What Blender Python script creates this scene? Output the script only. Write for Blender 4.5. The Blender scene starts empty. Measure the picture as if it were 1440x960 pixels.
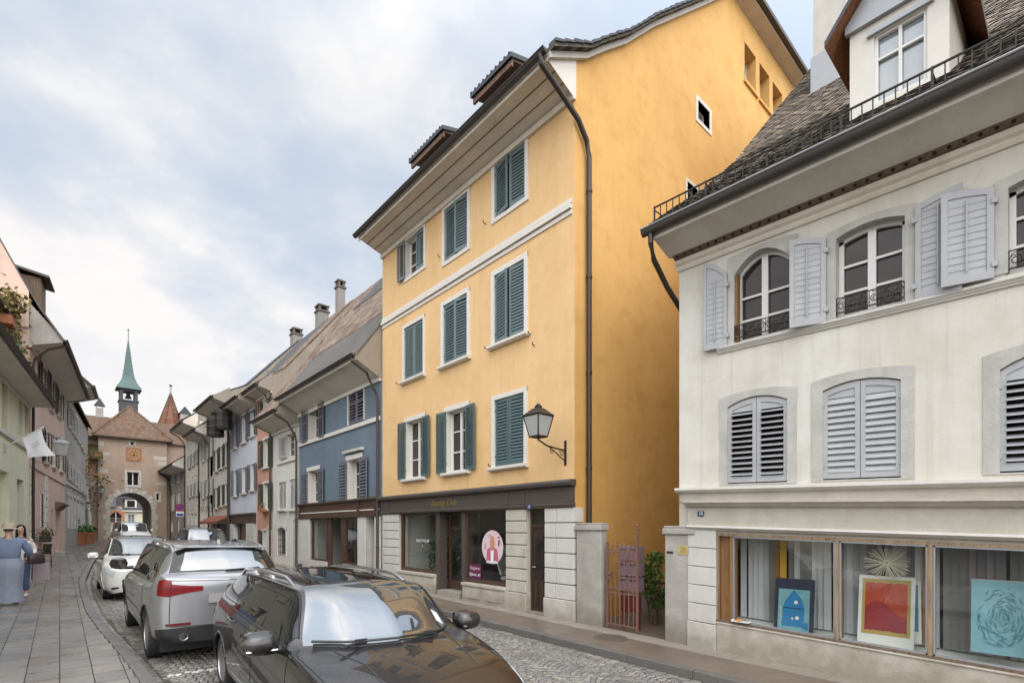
import bpy, bmesh, math, random
import numpy as np
from mathutils import Vector, Matrix, noise as mnoise
random.seed(7)
scene = bpy.context.scene
COL = scene.collection
PI = math.pi
R = math.radians

# ------------------------------------------------------------------ camera model used for surveying
FPX, CX, HY, EYE = 718.0, 720.0, 740.6, 2.0
YAW = math.atan((CX - 84.0) / FPX)
_fx, _fy, _rx, _ry = math.sin(YAW), math.cos(YAW), math.cos(YAW), -math.sin(YAW)
def ray(px, py):
    a = px - CX
    return (_fx * FPX + _rx * a, _fy * FPX + _ry * a, HY - py)
def on_x(px, py, X):
    x, y, z = ray(px, py); t = X / x
    return (t * y, EYE + t * z)
def on_y(px, py, Y):
    x, y, z = ray(px, py); t = Y / y
    return (t * x, EYE + t * z)
def on_line(px, py, X0, k):
    x, y, z = ray(px, py); t = X0 / (x - k * y)
    return (t * x, t * y, EYE + t * z)
def gz(X, Y):
    return 0.012 * max(-20, min(Y, 60)) - 0.02 * max(-10, min(X, 20))

# ------------------------------------------------------------------ materials
MATS = {}
def srgb(r, g, b):
    f = lambda c: (c / 255 / 12.92) if c / 255 <= 0.04045 else ((c / 255 + 0.055) / 1.055) ** 2.4
    return (f(r), f(g), f(b), 1)
class NT:
    def __init__(self, m):
        m.use_nodes = True
        self.t = m.node_tree
        self.t.nodes.clear()
    def n(self, typ, inp=None, **kw):
        nd = self.t.nodes.new(typ)
        for k, v in kw.items():
            setattr(nd, k, v)
        for k, v in (inp or {}).items():
            if isinstance(v, bpy.types.NodeSocket):
                self.t.links.new(v, nd.inputs[k])
            else:
                nd.inputs[k].default_value = v
        return nd
    def mix(self, fac, a, b, mode='MIX'):
        nd = self.t.nodes.new('ShaderNodeMix'); nd.data_type = 'RGBA'; nd.blend_type = mode
        for i, v in ((0, fac), (6, a), (7, b)):
            if isinstance(v, bpy.types.NodeSocket): self.t.links.new(v, nd.inputs[i])
            else: nd.inputs[i].default_value = v
        return nd.outputs[2]
    def ramp(self, fac, stops):
        nd = self.t.nodes.new('ShaderNodeValToRGB')
        e = nd.color_ramp.elements
        while len(e) < len(stops): e.new(0.5)
        for i, (p, c) in enumerate(stops):
            e[i].position = p; e[i].color = c if len(c) == 4 else (*c, 1)
        self.t.links.new(fac, nd.inputs[0])
        return nd.outputs[0]
    def math(self, op, a, b=0.0):
        nd = self.t.nodes.new('ShaderNodeMath'); nd.operation = op
        for i, v in ((0, a), (1, b)):
            if isinstance(v, bpy.types.NodeSocket): self.t.links.new(v, nd.inputs[i])
            else: nd.inputs[i].default_value = v
        return nd.outputs[0]
    def noise(self, vec, scale, detail=4, rough=0.55):
        return self.n('ShaderNodeTexNoise', {'Vector': vec, 'Scale': scale, 'Detail': detail, 'Roughness': rough}).outputs['Fac']
    def pos(self, sx=1, sy=1, sz=1):
        g = self.n('ShaderNodeNewGeometry')
        return self.n('ShaderNodeMapping', {'Vector': g.outputs['Position'], 'Scale': (sx, sy, sz)}).outputs[0]
    def out(self, col, rough=0.8, bump=None, bstr=0.2, bdist=0.01, metal=0.0, spec=0.5, coat=0.0, **kw):
        p = self.n('ShaderNodeBsdfPrincipled', {'Base Color': col, 'Roughness': rough, 'Metallic': metal,
                   'Specular IOR Level': spec, 'Coat Weight': coat, **kw})
        if bump is not None:
            b = self.n('ShaderNodeBump', {'Height': bump, 'Strength': bstr, 'Distance': bdist})
            self.t.links.new(b.outputs[0], p.inputs['Normal'])
        o = self.n('ShaderNodeOutputMaterial')
        self.t.links.new(p.outputs[0], o.inputs[0])
        return p
def newmat(name):
    m = bpy.data.materials.new(name); MATS[name] = m
    return m, NT(m)
def sc(c, k):
    return (c[0] * k, c[1] * k, c[2] * k, 1)
W1 = (1, 1, 1, 1); K0 = (0, 0, 0, 1)
def plaster(name, col, stain=0.25, streak=0.2, bump=0.25, stain_col=None, bscale=70, low=None):
    m, t = newmat(name)
    p = t.pos()
    big = t.ramp(t.noise(p, 0.55, 5, 0.6), [(0.35, K0), (0.7, W1)])
    st = t.ramp(t.noise(t.pos(2.2, 2.2, 0.22), 1.0, 5, 0.65), [(0.45, K0), (0.75, W1)])
    c2 = stain_col or sc(col, 0.62)
    c = t.mix(t.math('MULTIPLY', big, stain), col, c2)
    c = t.mix(t.math('MULTIPLY', st, streak), c, sc(c2, 0.85))
    if low:   # alley shade and stains painted into the lower part: (z0, z1, colour, amount)
        g = t.n('ShaderNodeNewGeometry')
        z = t.n('ShaderNodeSeparateXYZ', {'Vector': g.outputs['Position']}).outputs[2]
        zz = t.math('ADD', z, t.math('MULTIPLY', t.math('SUBTRACT', t.noise(p, 0.35, 4), 0.5), (low[1] - low[0]) * 0.8))
        f = t.n('ShaderNodeMapRange', {'Value': zz, 'From Min': low[1], 'From Max': low[0], 'To Min': 0.0, 'To Max': low[3]}).outputs[0]
        c = t.mix(f, c, low[2])
    bl = t.ramp(t.noise(p, 1.7, 8, .62), [(.50, K0), (.66, W1)])
    c = t.mix(t.math('MULTIPLY', bl, min(.45, stain * .8)), c, sc(c2, .92))
    fine = t.noise(p, 9.0, 3)
    c = t.mix(t.math('MULTIPLY', fine, 0.12), c, sc(col, 0.55))
    # thin rain streaks and hairline cracks
    rs_ = t.ramp(t.noise(t.pos(9, 9, 0.35), 1.0, 4, .6), [(.56, K0), (.74, W1)])
    c = t.mix(t.math('MULTIPLY', rs_, streak * .7), c, sc(c2, .7))
    wv = t.n('ShaderNodeVectorMath', {0: p, 1: t.n('ShaderNodeVectorMath', {0: t.n('ShaderNodeTexNoise', {'Vector': p, 'Scale': 1.3, 'Detail': 5}).outputs['Color'], 'Scale': 1.4}, operation='SCALE').outputs[0]}, operation='ADD').outputs[0]
    vor = t.n('ShaderNodeTexVoronoi', {'Vector': wv, 'Scale': .42}, feature='DISTANCE_TO_EDGE').outputs['Distance']
    cr = t.math('MULTIPLY', t.ramp(vor, [(.0, W1), (.006, K0)]), t.ramp(t.noise(p, .5, 3), [(.5, K0), (.62, W1)]))
    c = t.mix(t.math('MULTIPLY', cr, .14), c, sc(c2, .6))
    t.out(c, 0.88, t.math('ADD', t.noise(p, bscale, 2), t.math('MULTIPLY', t.noise(p, 4, 3), 1.5)), bump, 0.012, spec=0.25)
    return m
def flat(name, col, rough=0.6, metal=0.0, var=0.12, vs=6.0, coat=0.0, spec=0.5, bump=0.0):
    m, t = newmat(name)
    p = t.pos()
    n = t.noise(p, vs, 4)
    c = t.mix(t.math('MULTIPLY', n, var * 2), col, sc(col, 0.5))
    t.out(c, rough, t.noise(p, vs * 8, 2) if bump else None, bump, 0.01, metal, spec, coat)
    return m
def wood(name, col, rough=0.5, scale=1.0):
    m, t = newmat(name)
    p = t.pos(14 * scale, 14 * scale, 1.2 * scale)
    n = t.noise(p, 1.6, 6, 0.65)
    c = t.ramp(n, [(0.3, sc(col, 0.45)), (0.55, col), (0.8, sc(col, 1.25))])
    t.out(c, rough, n, 0.2, 0.004)
    return m
def stone(name, col, rough=0.8, var=0.35, bump=0.35, scale=3.0):
    m, t = newmat(name)
    p = t.pos()
    a = t.ramp(t.noise(p, scale, 6, 0.65), [(0.3, K0), (0.72, W1)])
    st = t.ramp(t.noise(t.pos(3, 3, 0.4), 1.2, 5, 0.6), [(0.45, K0), (0.8, W1)])
    c = t.mix(t.math('MULTIPLY', a, var), col, sc(col, 0.45))
    c = t.mix(t.math('MULTIPLY', st, var * 0.6), c, (col[0] * .42, col[1] * .38, col[2] * .33, 1))
    c = t.mix(t.math('MULTIPLY', t.noise(p, 45, 2), 0.22), c, sc(col, 0.4))
    zz = t.n('ShaderNodeSeparateXYZ', {'Vector': t.pos()}).outputs[2]
    zz = t.math('SUBTRACT', zz, t.math('MULTIPLY', t.noise(p, 2.6, 5, .65), 1.1))
    f = t.n('ShaderNodeMapRange', {'Value': zz, 'From Min': .02, 'From Max': -.5, 'To Min': 0.0, 'To Max': .7}).outputs[0]
    c = t.mix(f, c, (col[0] * .36, col[1] * .32, col[2] * .26, 1))
    t.out(c, rough, t.math('ADD', t.noise(p, 30, 4), t.math('MULTIPLY', t.noise(p, 5, 3), 2)), bump, 0.012, spec=0.3)
    return m
def tilemat(name, c1, c2, moss=None, mossamt=0.3, row=0.16, wid=0.18):
    m, t = newmat(name)
    uv = t.n('ShaderNodeUVMap').outputs[0]
    br = t.n('ShaderNodeTexBrick', {'Vector': uv, 'Color1': c1, 'Color2': c2, 'Mortar': sc(c1, 0.25), 'Scale': 1.0,
             'Mortar Size': 0.012, 'Mortar Smooth': 0.3, 'Bias': 0.0, 'Brick Width': wid, 'Row Height': row}, offset=0.5)
    p = t.pos()
    c = t.mix(t.math('MULTIPLY', t.ramp(t.noise(p, 1.3, 6, 0.7), [(0.4, K0), (0.65, W1)]), mossamt), br.outputs['Color'], moss or sc(c1, 0.5))
    c = t.mix(t.math('MULTIPLY', t.ramp(t.noise(p, 4.5, 4, .7), [(.42, K0), (.66, W1)]), 0.55), c, sc(c1, 0.35))
    sep = t.n('ShaderNodeSeparateXYZ', {'Vector': uv}).outputs[1]
    saw = t.math('FRACT', t.math('DIVIDE', sep, row))
    h = t.math('SUBTRACT', t.math('MULTIPLY', t.math('SUBTRACT', 1.0, saw), 1.0), t.math('MULTIPLY', br.outputs['Fac'], 0.6))
    t.out(c, 0.85, h, 0.7, 0.04, spec=0.25)
    return m
def vcol(name, rough=0.7, bump=0.3, bscale=40, var=0.3, spec=0.4, wet=0.0):
    m, t = newmat(name)
    a = t.n('ShaderNodeVertexColor', layer_name='Col').outputs[0]
    p = t.pos()
    c = t.mix(t.math('MULTIPLY', t.noise(p, bscale * .6, 3), var), a, (0.01, 0.01, 0.009, 1))
    rg = rough
    if wet:
        rg = t.n('ShaderNodeMapRange', {'Value': t.noise(p, 0.9, 4), 'From Min': 0.35, 'From Max': 0.65, 'To Min': rough - wet, 'To Max': rough}).outputs[0]
    t.out(c, rg, t.noise(p, bscale, 3), bump, 0.008, spec=spec)
    return m
def leafmat(name, c1, c2):
    m, t = newmat(name)
    r = t.n('ShaderNodeNewGeometry').outputs['Random Per Island']
    c = t.ramp(r, [(0.0, sc(c1, 0.5)), (0.5, c1), (1.0, c2)])
    t.out(c, 0.55, spec=0.3)
    return m

plaster('yellow_plaster', (0.755, 0.51, 0.26, 1), 0.36, 0.26, 0.3, (0.62, 0.38, 0.16, 1))
plaster('ochre_plaster', (0.71, 0.43, 0.155, 1), 0.50, 0.18, 0.35, (0.55, 0.30, 0.085, 1), low=(0.0, 8.0, (0.54, 0.275, 0.055, 1), 0.5))
plaster('cream_plaster', (0.68, 0.66, 0.60, 1), 0.5, 0.5, 0.3, (0.56, 0.51, 0.41, 1))
plaster('blue_plaster', (0.152, 0.20, 0.248, 1), 0.25, 0.15, 0.7, bscale=22)
plaster('narrow_plaster', (0.70, 0.675, 0.615, 1), 0.25, 0.25)
plaster('salmon_plaster', (0.62, 0.33, 0.24, 1), 0.25, 0.2)
plaster('ice_plaster', (0.62, 0.65, 0.70, 1), 0.2, 0.15)
plaster('ivory_plaster', (0.64, 0.595, 0.51, 1), 0.3, 0.3)
plaster('sand_plaster', (0.63, 0.585, 0.495, 1), 0.3, 0.35)
plaster('taupe_plaster', (0.36, 0.31, 0.26, 1), 0.35, 0.35)
plaster('gate_plaster', (0.43, 0.33, 0.255, 1), 0.4, 0.35, 0.4, (0.31, 0.225, 0.165, 1))
plaster('lime_plaster', (0.78, 0.76, 0.57, 1), 0.2, 0.15)
plaster('pink_plaster', (0.70, 0.515, 0.42, 1), 0.3, 0.2)
plaster('grey_plaster', (0.43, 0.405, 0.365, 1), 0.4, 0.35)
plaster('beige_plaster', (0.48, 0.42, 0.34, 1), 0.3, 0.2)
plaster('soffit_paint', (0.76, 0.69, 0.59, 1), 0.2, 0.2, 0.1, (0.42, 0.34, 0.25, 1))
plaster('soffit_grey', (0.70, 0.665, 0.60, 1), 0.3, 0.25, 0.1, (0.50, 0.44, 0.36, 1))
plaster('roof_sheet', (0.15, 0.138, 0.125, 1), 0.6, 0.5, 0.4)
stone('limestone', (0.56, 0.52, 0.44, 1))
stone('pale_stone', (0.62, 0.60, 0.55, 1), var=0.28, bump=0.2)
stone('grey_stone', (0.46, 0.435, 0.39, 1), var=0.62)
stone('surround_stone', (0.56, 0.545, 0.50, 1), var=0.5, bump=.4)
wood('weathered_oak', (0.30, 0.215, 0.14, 1))
stone('granite', (0.26, 0.258, 0.26, 1), 0.55, 0.7, 0.4, 30)
stone('concrete_strip', (0.50, 0.465, 0.41, 1), 0.75, 0.3, 0.3, 2)
stone('dark_chimney', (0.30, 0.28, 0.255, 1), var=.4)
stone('dark_stone', (0.16, 0.145, 0.13, 1))
flat('white_paint', (0.72, 0.71, 0.68, 1), 0.45)
flat('white_trim', (0.70, 0.665, 0.60, 1), 0.6, var=0.15)
flat('green_paint', (0.085, 0.135, 0.138, 1), 0.42, var=0.22)
flat('teal_shade', (0.135, 0.185, 0.19, 1), 0.42, var=0.2)
flat('lilac_paint', (0.165, 0.165, 0.198, 1), 0.5, var=0.2)
flat('bluegrey_paint', (0.17, 0.20, 0.27, 1), 0.5)
flat('pale_blue_paint', (0.46, 0.465, 0.475, 1), 0.6, var=0.3, vs=4)
flat('grey_paint', (0.36, 0.36, 0.33, 1), 0.6)
flat('white_shutter', (0.50, 0.50, 0.49, 1), 0.6)
flat('forest_paint', (0.05, 0.075, 0.05, 1), 0.5)
flat('brown_paint', (0.075, 0.048, 0.036, 1), 0.5, var=0.2)
flat('fascia_brown', (0.085, 0.07, 0.062, 1), 0.45, var=0.2)
flat('shop_brown', (0.085, 0.045, 0.03, 1), 0.4, var=0.2)
wood('oak', (0.27, 0.14, 0.055, 1))
wood('dark_door', (0.055, 0.032, 0.022, 1), 0.4)
wood('red_wood', (0.24, 0.095, 0.045, 1), 0.6)
wood('brown_wood', (0.17, 0.095, 0.065, 1), 0.7)
wood('old_wood', (0.16, 0.11, 0.075, 1), 0.8)
flat('dark_metal', (0.03, 0.026, 0.022, 1), 0.5, 0.3, vs=20)
flat('copper_pipe', (0.055, 0.042, 0.034, 1), 0.45, 0.5, vs=3)
flat('gutter_grey', (0.075, 0.065, 0.058, 1), 0.5, 0.4, vs=4)
flat('zinc', (0.36, 0.37, 0.38, 1), 0.5, 0.5, vs=3)
flat('rust_pink', (0.235, 0.115, 0.085, 1), 0.8, var=0.5, vs=14)
flat('mauve_box', (0.22, 0.155, 0.185, 1), 0.6)
flat('gold', (0.50, 0.36, 0.12, 1), 0.35, 0.7)
flat('brass_plate', (0.62, 0.50, 0.20, 1), 0.4, 0.3)
flat('enamel_blue', (0.03, 0.05, 0.16, 1), 0.3)
flat('sign_blue', (0.02, 0.07, 0.35, 1), 0.4)
flat('sign_red', (0.5, 0.02, 0.02, 1), 0.4)
flat('dark_void', (0.012, 0.011, 0.010, 1), 0.9)
flat('room_grey', (0.40, 0.41, 0.37, 1), 0.9)
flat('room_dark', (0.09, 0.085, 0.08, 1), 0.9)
flat('patina', (0.085, 0.145, 0.135, 1), 0.6, var=0.35, vs=1.2)
flat('slate', (0.055, 0.06, 0.068, 1), 0.6, var=0.3)
flat('asphalt', (0.05, 0.05, 0.05, 1), 0.9)
flat('tyre_rubber', (0.018, 0.018, 0.018, 1), 0.75)
flat('alloy', (0.42, 0.42, 0.43, 1), 0.3, 0.9)
flat('black_plastic', (0.018, 0.018, 0.019, 1), 0.45)
flat('chrome', (0.70, 0.70, 0.72, 1), 0.15, 1.0, var=0.02)
flat('terracotta', (0.42, 0.16, 0.075, 1), 0.8, var=0.2)
flat('lamp_frost', (0.42, 0.43, 0.42, 1), 0.25)
flat('lamp_glass', (0.40, 0.40, 0.38, 1), 0.12, spec=1.0)
flat('bag_leather', (0.035, 0.022, 0.02, 1), 0.4)
flat('denim', (0.17, 0.22, 0.33, 1), 0.9, vs=14, var=.3, bump=.6)
flat('skirt_cloth', (0.25, 0.285, 0.36, 1), 0.9, vs=9, var=.3, bump=.6)
flat('brown_hair', (0.10, 0.065, 0.045, 1), 0.6)
flat('jeans', (0.06, 0.10, 0.18, 1), 0.9, vs=25)
flat('white_cloth', (0.70, 0.69, 0.66, 1), 0.9)
flat('skin', (0.50, 0.30, 0.22, 1), 0.5)
flat('dark_hair', (0.02, 0.014, 0.011, 1), 0.5)
flat('straw', (0.43, 0.37, 0.28, 1), 0.9, vs=30)
flat('flag_cloth', (0.74, 0.74, 0.76, 1), 0.9)
flat('flag_ink', (0.30, 0.31, 0.36, 1), 0.9)
flat('paper_white', (0.70, 0.70, 0.64, 1), 0.8, var=0.05)
flat('star_straw', (0.72, 0.68, 0.52, 1), 0.7)
flat('blind_grey', (0.42, 0.44, 0.45, 1), 0.85, var=0.1)
flat('blind_white', (0.58, 0.58, 0.58, 1), 0.85, var=0.1)
flat('blind_mauve', (0.30, 0.24, 0.27, 1), 0.85, var=0.1)
flat('blind_yellow', (0.66, 0.40, 0.06, 1), 0.85, var=0.1)
flat('blind_orange', (0.33, 0.16, 0.05, 1), 0.85, var=0.1)
flat('blind_taupe', (0.20, 0.195, 0.18, 1), 0.85, var=0.1)
flat('frame_navy', (0.018, 0.025, 0.05, 1), 0.4)
flat('print_blue', (0.02, 0.20, 0.42, 1), 0.6, var=0.3, vs=9)
flat('print_aqua', (0.22, 0.45, 0.50, 1), 0.6, var=0.5, vs=16)
flat('print_ochre', (0.42, 0.30, 0.07, 1), 0.7)
flat('post_red', (0.12, 0.018, 0.018, 1), 0.6)
flat('print_crimson', (0.30, 0.025, 0.03, 1), 0.7, var=0.25, vs=5)
flat('print_red', (0.47, 0.06, 0.022, 1), 0.7, var=0.3, vs=5)
flat('print_teal', (0.22, 0.46, 0.52, 1), 0.7, var=0.3, vs=6)
flat('print_teal_dark', (0.09, 0.29, 0.37, 1), 0.7, var=0.6, vs=14)
flat('sticker_pink', (0.72, 0.55, 0.58, 1), 0.6)
flat('sticker_rose', (0.50, 0.13, 0.19, 1), 0.6)
flat('sticker_orange', (0.62, 0.28, 0.16, 1), 0.6)
flat('box_plum', (0.11, 0.015, 0.065, 1), 0.5)
flat('white_letter', (0.8, 0.8, 0.8, 1), 0.5, var=0.02)
flat('clock_red', (0.42, 0.19, 0.105, 1), 0.85, var=0.45, vs=4)
flat('awning_red', (0.28, 0.09, 0.05, 1), 0.8, var=0.3, vs=3)
flat('moss', (0.11, 0.095, 0.035, 1), 0.95, var=0.4, vs=3)
flat('iron_cover', (0.15, 0.125, 0.105, 1), 0.6, 0.4, vs=30, bump=0.4)
flat('bread_orange', (0.62, 0.25, 0.04, 1), 0.7)
tilemat('tile_grey', (0.13, 0.115, 0.10, 1), (0.20, 0.17, 0.14, 1), (0.08, 0.075, 0.05, 1))
tilemat('tile_brown', (0.115, 0.068, 0.05, 1), (0.24, 0.15, 0.11, 1), (0.33, 0.28, 0.21, 1), 0.8, .24, .26)
tilemat('tile_red', (0.20, 0.065, 0.042, 1), (0.30, 0.15, 0.10, 1), (0.24, 0.17, 0.13, 1), 0.5, 0.22, 0.22)
tilemat('tile_rust', (0.145, 0.078, 0.05, 1), (0.225, 0.135, 0.092, 1), (0.16, 0.13, 0.09, 1), 0.7, 0.22, 0.22)
tilemat('tile_slate', (0.10, 0.098, 0.098, 1), (0.155, 0.15, 0.148, 1))
vcol('tile_pieces', 0.85, 0.3, 60, 0.2, 0.25)
vcol('sett_stone', 0.5, 0.35, 70, 0.35, 0.5, wet=0.27)
vcol('slab_stone', 0.42, 0.22, 55, 0.35, 0.5, wet=0.30)
leafmat('leaf_green', (0.05, 0.11, 0.02, 1), (0.12, 0.20, 0.045, 1))
leafmat('leaf_dark', (0.02, 0.05, 0.02, 1), (0.05, 0.10, 0.04, 1))
leafmat('leaf_dry', (0.20, 0.15, 0.045, 1), (0.32, 0.26, 0.09, 1))
leafmat('leaf_red', (0.30, 0.10, 0.03, 1), (0.35, 0.22, 0.05, 1))

def asphalt_walk():
    m, t = newmat('wet_asphalt')
    p = t.pos()
    c = t.ramp(t.noise(p, 0.9, 6, 0.6), [(0.3, (0.14, 0.11, 0.085, 1)), (0.7, (0.235, 0.185, 0.14, 1))])
    c = t.mix(t.math('MULTIPLY', t.noise(p, 120, 2), 0.5), c, (0.07, 0.06, 0.05, 1))
    rg = t.n('ShaderNodeMapRange', {'Value': t.noise(p, 0.7, 4), 'From Min': 0.35, 'From Max': 0.65, 'To Min': 0.28, 'To Max': 0.6}).outputs[0]
    t.out(c, rg, t.noise(p, 140, 2), 0.25, 0.006)
asphalt_walk()

def glassmat(name, col, ior, rough=0.03, bump=0.0):
    m, t = newmat(name)
    p = t.pos()
    n = t.noise(p, 1.7, 2)
    t.out(t.mix(t.noise(p, 2.0, 3), col, sc(col, 0.5)), rough, n if bump else None, bump, 0.05, spec=0.5, IOR=ior)
    return m
glassmat('window_glass', (0.034, 0.026, 0.023, 1), 1.5, 0.03, 0.06)
glassmat('sky_glass', (0.30, 0.35, 0.38, 1), 2.2, 0.03, 0.04)
glassmat('car_glass', (0.014, 0.016, 0.017, 1), 1.6, 0.02)
glassmat('windscreen_glass', (0.055, 0.062, 0.066, 1), 3.2, 0.03)
m, t = newmat('shop_glass')
tr = t.n('ShaderNodeBsdfTransparent', {'Color': (0.93, 0.95, 0.94, 1)})
gl = t.n('ShaderNodeBsdfGlossy', {'Color': (1, 1, 1, 1), 'Roughness': 0.01})
fc = t.n('ShaderNodeLayerWeight', {'Blend': 0.5}).outputs['Facing']
fr_ = t.math('ADD', t.math('MULTIPLY', t.math('POWER', fc, 4.0), 0.85), 0.055)
mx = t.n('ShaderNodeMixShader', {0: fr_, 1: tr.outputs[0], 2: gl.outputs[0]})
o = t.n('ShaderNodeOutputMaterial'); t.t.links.new(mx.outputs[0], o.inputs[0])
def carpaint(name, col, metal=0.0, rough=0.35):
    m, t = newmat(name)
    t.out(col, rough, None, metal=metal, coat=1.0, spec=0.5, **{'Coat Roughness': 0.03, 'Coat IOR': 1.5})
carpaint('paint_black', (0.010, 0.008, 0.008, 1))
carpaint('paint_silver', (0.275, 0.28, 0.29, 1), 0.55, 0.36)
carpaint('paint_white', (0.66, 0.66, 0.63, 1))
carpaint('paint_dark', (0.02, 0.021, 0.024, 1), 0.3)
carpaint('paint_red', (0.30, 0.02, 0.015, 1))
flat('lamp_red', (0.20, 0.002, 0.005, 1), 0.3, spec=.3, coat=0.12, var=0.5, vs=9)
flat('lamp_red_dark', (0.10, 0.004, 0.006, 1), 0.3, coat=0.2, var=0.2)
flat('lamp_clear', (0.66, 0.70, 0.74, 1), 0.12, 0.0, coat=1.0, var=0.5, vs=25)
flat('plate_white', (0.62, 0.62, 0.62, 1), 0.4)
flat('plate_grey', (0.30, 0.29, 0.30, 1), 0.5)

# ------------------------------------------------------------------ mesh builder
def tag(o, label=None, cat=None, group=None, kind=None):
    if label: o['label'] = label
    if cat: o['category'] = cat
    if group: o['group'] = group
    if kind: o['kind'] = kind
    return o
def empty(name, loc, rz=0.0, label=None, cat=None, group=None):
    o = bpy.data.objects.new(name, None); COL.objects.link(o)
    o.location = loc; o.rotation_euler = (0, 0, rz); o.empty_display_size = 0.2
    return tag(o, label, cat, group)
class MB:
    def __init__(self, T=None):
        self.v = []; self.f = []; self.m = []; self.uv = []; self.c = []; self.T = T; self.ms = []
    def mi(self, m):
        if m not in self.ms: self.ms.append(m)
        return self.ms.index(m)
    def P(self, p):
        self.v.append(self.T(*p) if self.T else tuple(p)); return len(self.v) - 1
    def poly(self, pts, m, uv=None, col=None):
        self.face([self.P(p) for p in pts], m, uv, col)
    def face(self, ids, m, uv=None, col=None):
        self.f.append(ids); self.m.append(self.mi(m)); self.uv.append(uv); self.c.append(col)
    def hexa(self, p, m, col=None):
        """8 points: bottom 0-3, top 4-7"""
        i = [self.P(q) for q in p]
        for f in ((3, 2, 1, 0), (4, 5, 6, 7), (0, 1, 5, 4), (1, 2, 6, 5), (2, 3, 7, 6), (3, 0, 4, 7)):
            self.face([i[k] for k in f], m, None, col)
    def box(self, a0, a1, d0, d1, z0, z1, m, za=0.0, col=None):
        """axis aligned; za = extra z at a1"""
        self.hexa([(a0, d0, z0), (a1, d0, z0 + za), (a1, d1, z0 + za), (a0, d1, z0), (a0, d0, z1), (a1, d0, z1 + za), (a1, d1, z1 + za), (a0, d1, z1)], m, col)
    def obox(self, c, ux, uy, uz, m, col=None):
        c, ux, uy, uz = map(Vector, (c, ux, uy, uz))
        self.hexa([c - ux - uy - uz, c + ux - uy - uz, c + ux + uy - uz, c - ux + uy - uz,
                   c - ux - uy + uz, c + ux - uy + uz, c + ux + uy + uz, c - ux + uy + uz], m, col)
    def tube(self, pts, r, m, n=8, cap=True):
        pts = [Vector(p) for p in pts]; rings = []
        rr = r if isinstance(r, (list, tuple)) else [r] * len(pts)
        for i, p in enumerate(pts):
            d = (pts[min(i + 1, len(pts) - 1)] - pts[max(i - 1, 0)]).normalized()
            up = Vector((0, 0, 1)) if abs(d.z) < 0.9 else Vector((1, 0, 0))
            x = d.cross(up).normalized(); y = d.cross(x).normalized()
            rings.append([self.P(p + (x * math.cos(2 * PI * k / n) + y * math.sin(2 * PI * k / n)) * rr[i]) for k in range(n)])
        for a, b in zip(rings, rings[1:]):
            for k in range(n):
                self.face([a[k], a[(k + 1) % n], b[(k + 1) % n], b[k]], m)
        if cap:
            self.face(rings[0][::-1], m); self.face(rings[-1], m)
    def lathe(self, prof, c, m, n=16, axis='z', sx=1, sy=1):
        """prof: (r, h)"""
        rings = []
        for r, h in prof:
            ring = []
            for k in range(n):
                a = 2 * PI * k / n
                u, w = r * math.cos(a) * sx, r * math.sin(a) * sy
                q = (u, w, h) if axis == 'z' else ((h, u, w) if axis == 'x' else (u, h, w))
                ring.append(self.P((c[0] + q[0], c[1] + q[1], c[2] + q[2])))
            rings.append(ring)
        for a, b in zip(rings, rings[1:]):
            for k in range(n):
                self.face([a[k], a[(k + 1) % n], b[(k + 1) % n], b[k]], m)
        self.face(rings[0][::-1], m); self.face(rings[-1], m)
    def prism(self, poly, a0, a1, m, axis='a'):
        """poly in (d,z) extruded along a; axis 'd': poly in (a,z) extruded along d; 'z': poly (a,d) along z"""
        f = {'a': lambda p, t: (t, p[0], p[1]), 'd': lambda p, t: (p[0], t, p[1]), 'z': lambda p, t: (p[0], p[1], t)}[axis]
        i0 = [self.P(f(p, a0)) for p in poly]; i1 = [self.P(f(p, a1)) for p in poly]
        n = len(poly)
        self.face(i0[::-1], m); self.face(i1, m)
        for k in range(n): self.face([i0[k], i0[(k + 1) % n], i1[(k + 1) % n], i1[k]], m)
    def grid(self, rows, m, uvrows=None, close=False):
        ids = [[self.P(p) for p in r] for r in rows]
        for j in range(len(ids) - 1):
            for k in range(len(ids[0]) - (0 if close else 1)):
                k2 = (k + 1) % len(ids[0])
                uv = [uvrows[j][k], uvrows[j][k2], uvrows[j + 1][k2], uvrows[j + 1][k]] if uvrows else None
                self.face([ids[j][k], ids[j][k2], ids[j + 1][k2], ids[j + 1][k]], m, uv)
    def build(self, name, parent=None, smooth=False, kind=None, fix=True, angle=40, bevel=0, loc=None, rz=0):
        me = bpy.data.meshes.new(name)
        me.from_pydata([tuple(p) for p in self.v], [], self.f)
        for m in self.ms: me.materials.append(MATS[m])
        me.polygons.foreach_set('material_index', self.m)
        if any(u is not None for u in self.uv):
            l = me.uv_layers.new(name='UVMap'); k = 0
            for f, u in zip(self.f, self.uv):
                for j in range(len(f)):
                    if u: l.data[k].uv = u[j]
                    k += 1
        if any(c is not None for c in self.c):
            at = me.color_attributes.new('Col', 'FLOAT_COLOR', 'CORNER'); buf = []
            for f, c in zip(self.f, self.c):
                buf += list(c or (0.3, 0.3, 0.3, 1)) * len(f)
            at.data.foreach_set('color', buf)
        if fix:
            bm = bmesh.new(); bm.from_mesh(me)
            bmesh.ops.recalc_face_normals(bm, faces=bm.faces); bm.to_mesh(me); bm.free()
        if smooth:
            me.polygons.foreach_set('use_smooth', [True] * len(me.polygons))
            me.set_sharp_from_angle(angle=R(angle))
        me.update()
        o = bpy.data.objects.new(name, me); COL.objects.link(o)
        if parent: o.parent = parent
        if loc: o.location = loc
        if rz: o.rotation_euler = (0, 0, rz)
        if kind: o['kind'] = kind
        if bevel:
            b = o.modifiers.new('bevel', 'BEVEL'); b.width = bevel; b.segments = 2; b.limit_method = 'ANGLE'; b.angle_limit = R(50)
        return o
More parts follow.
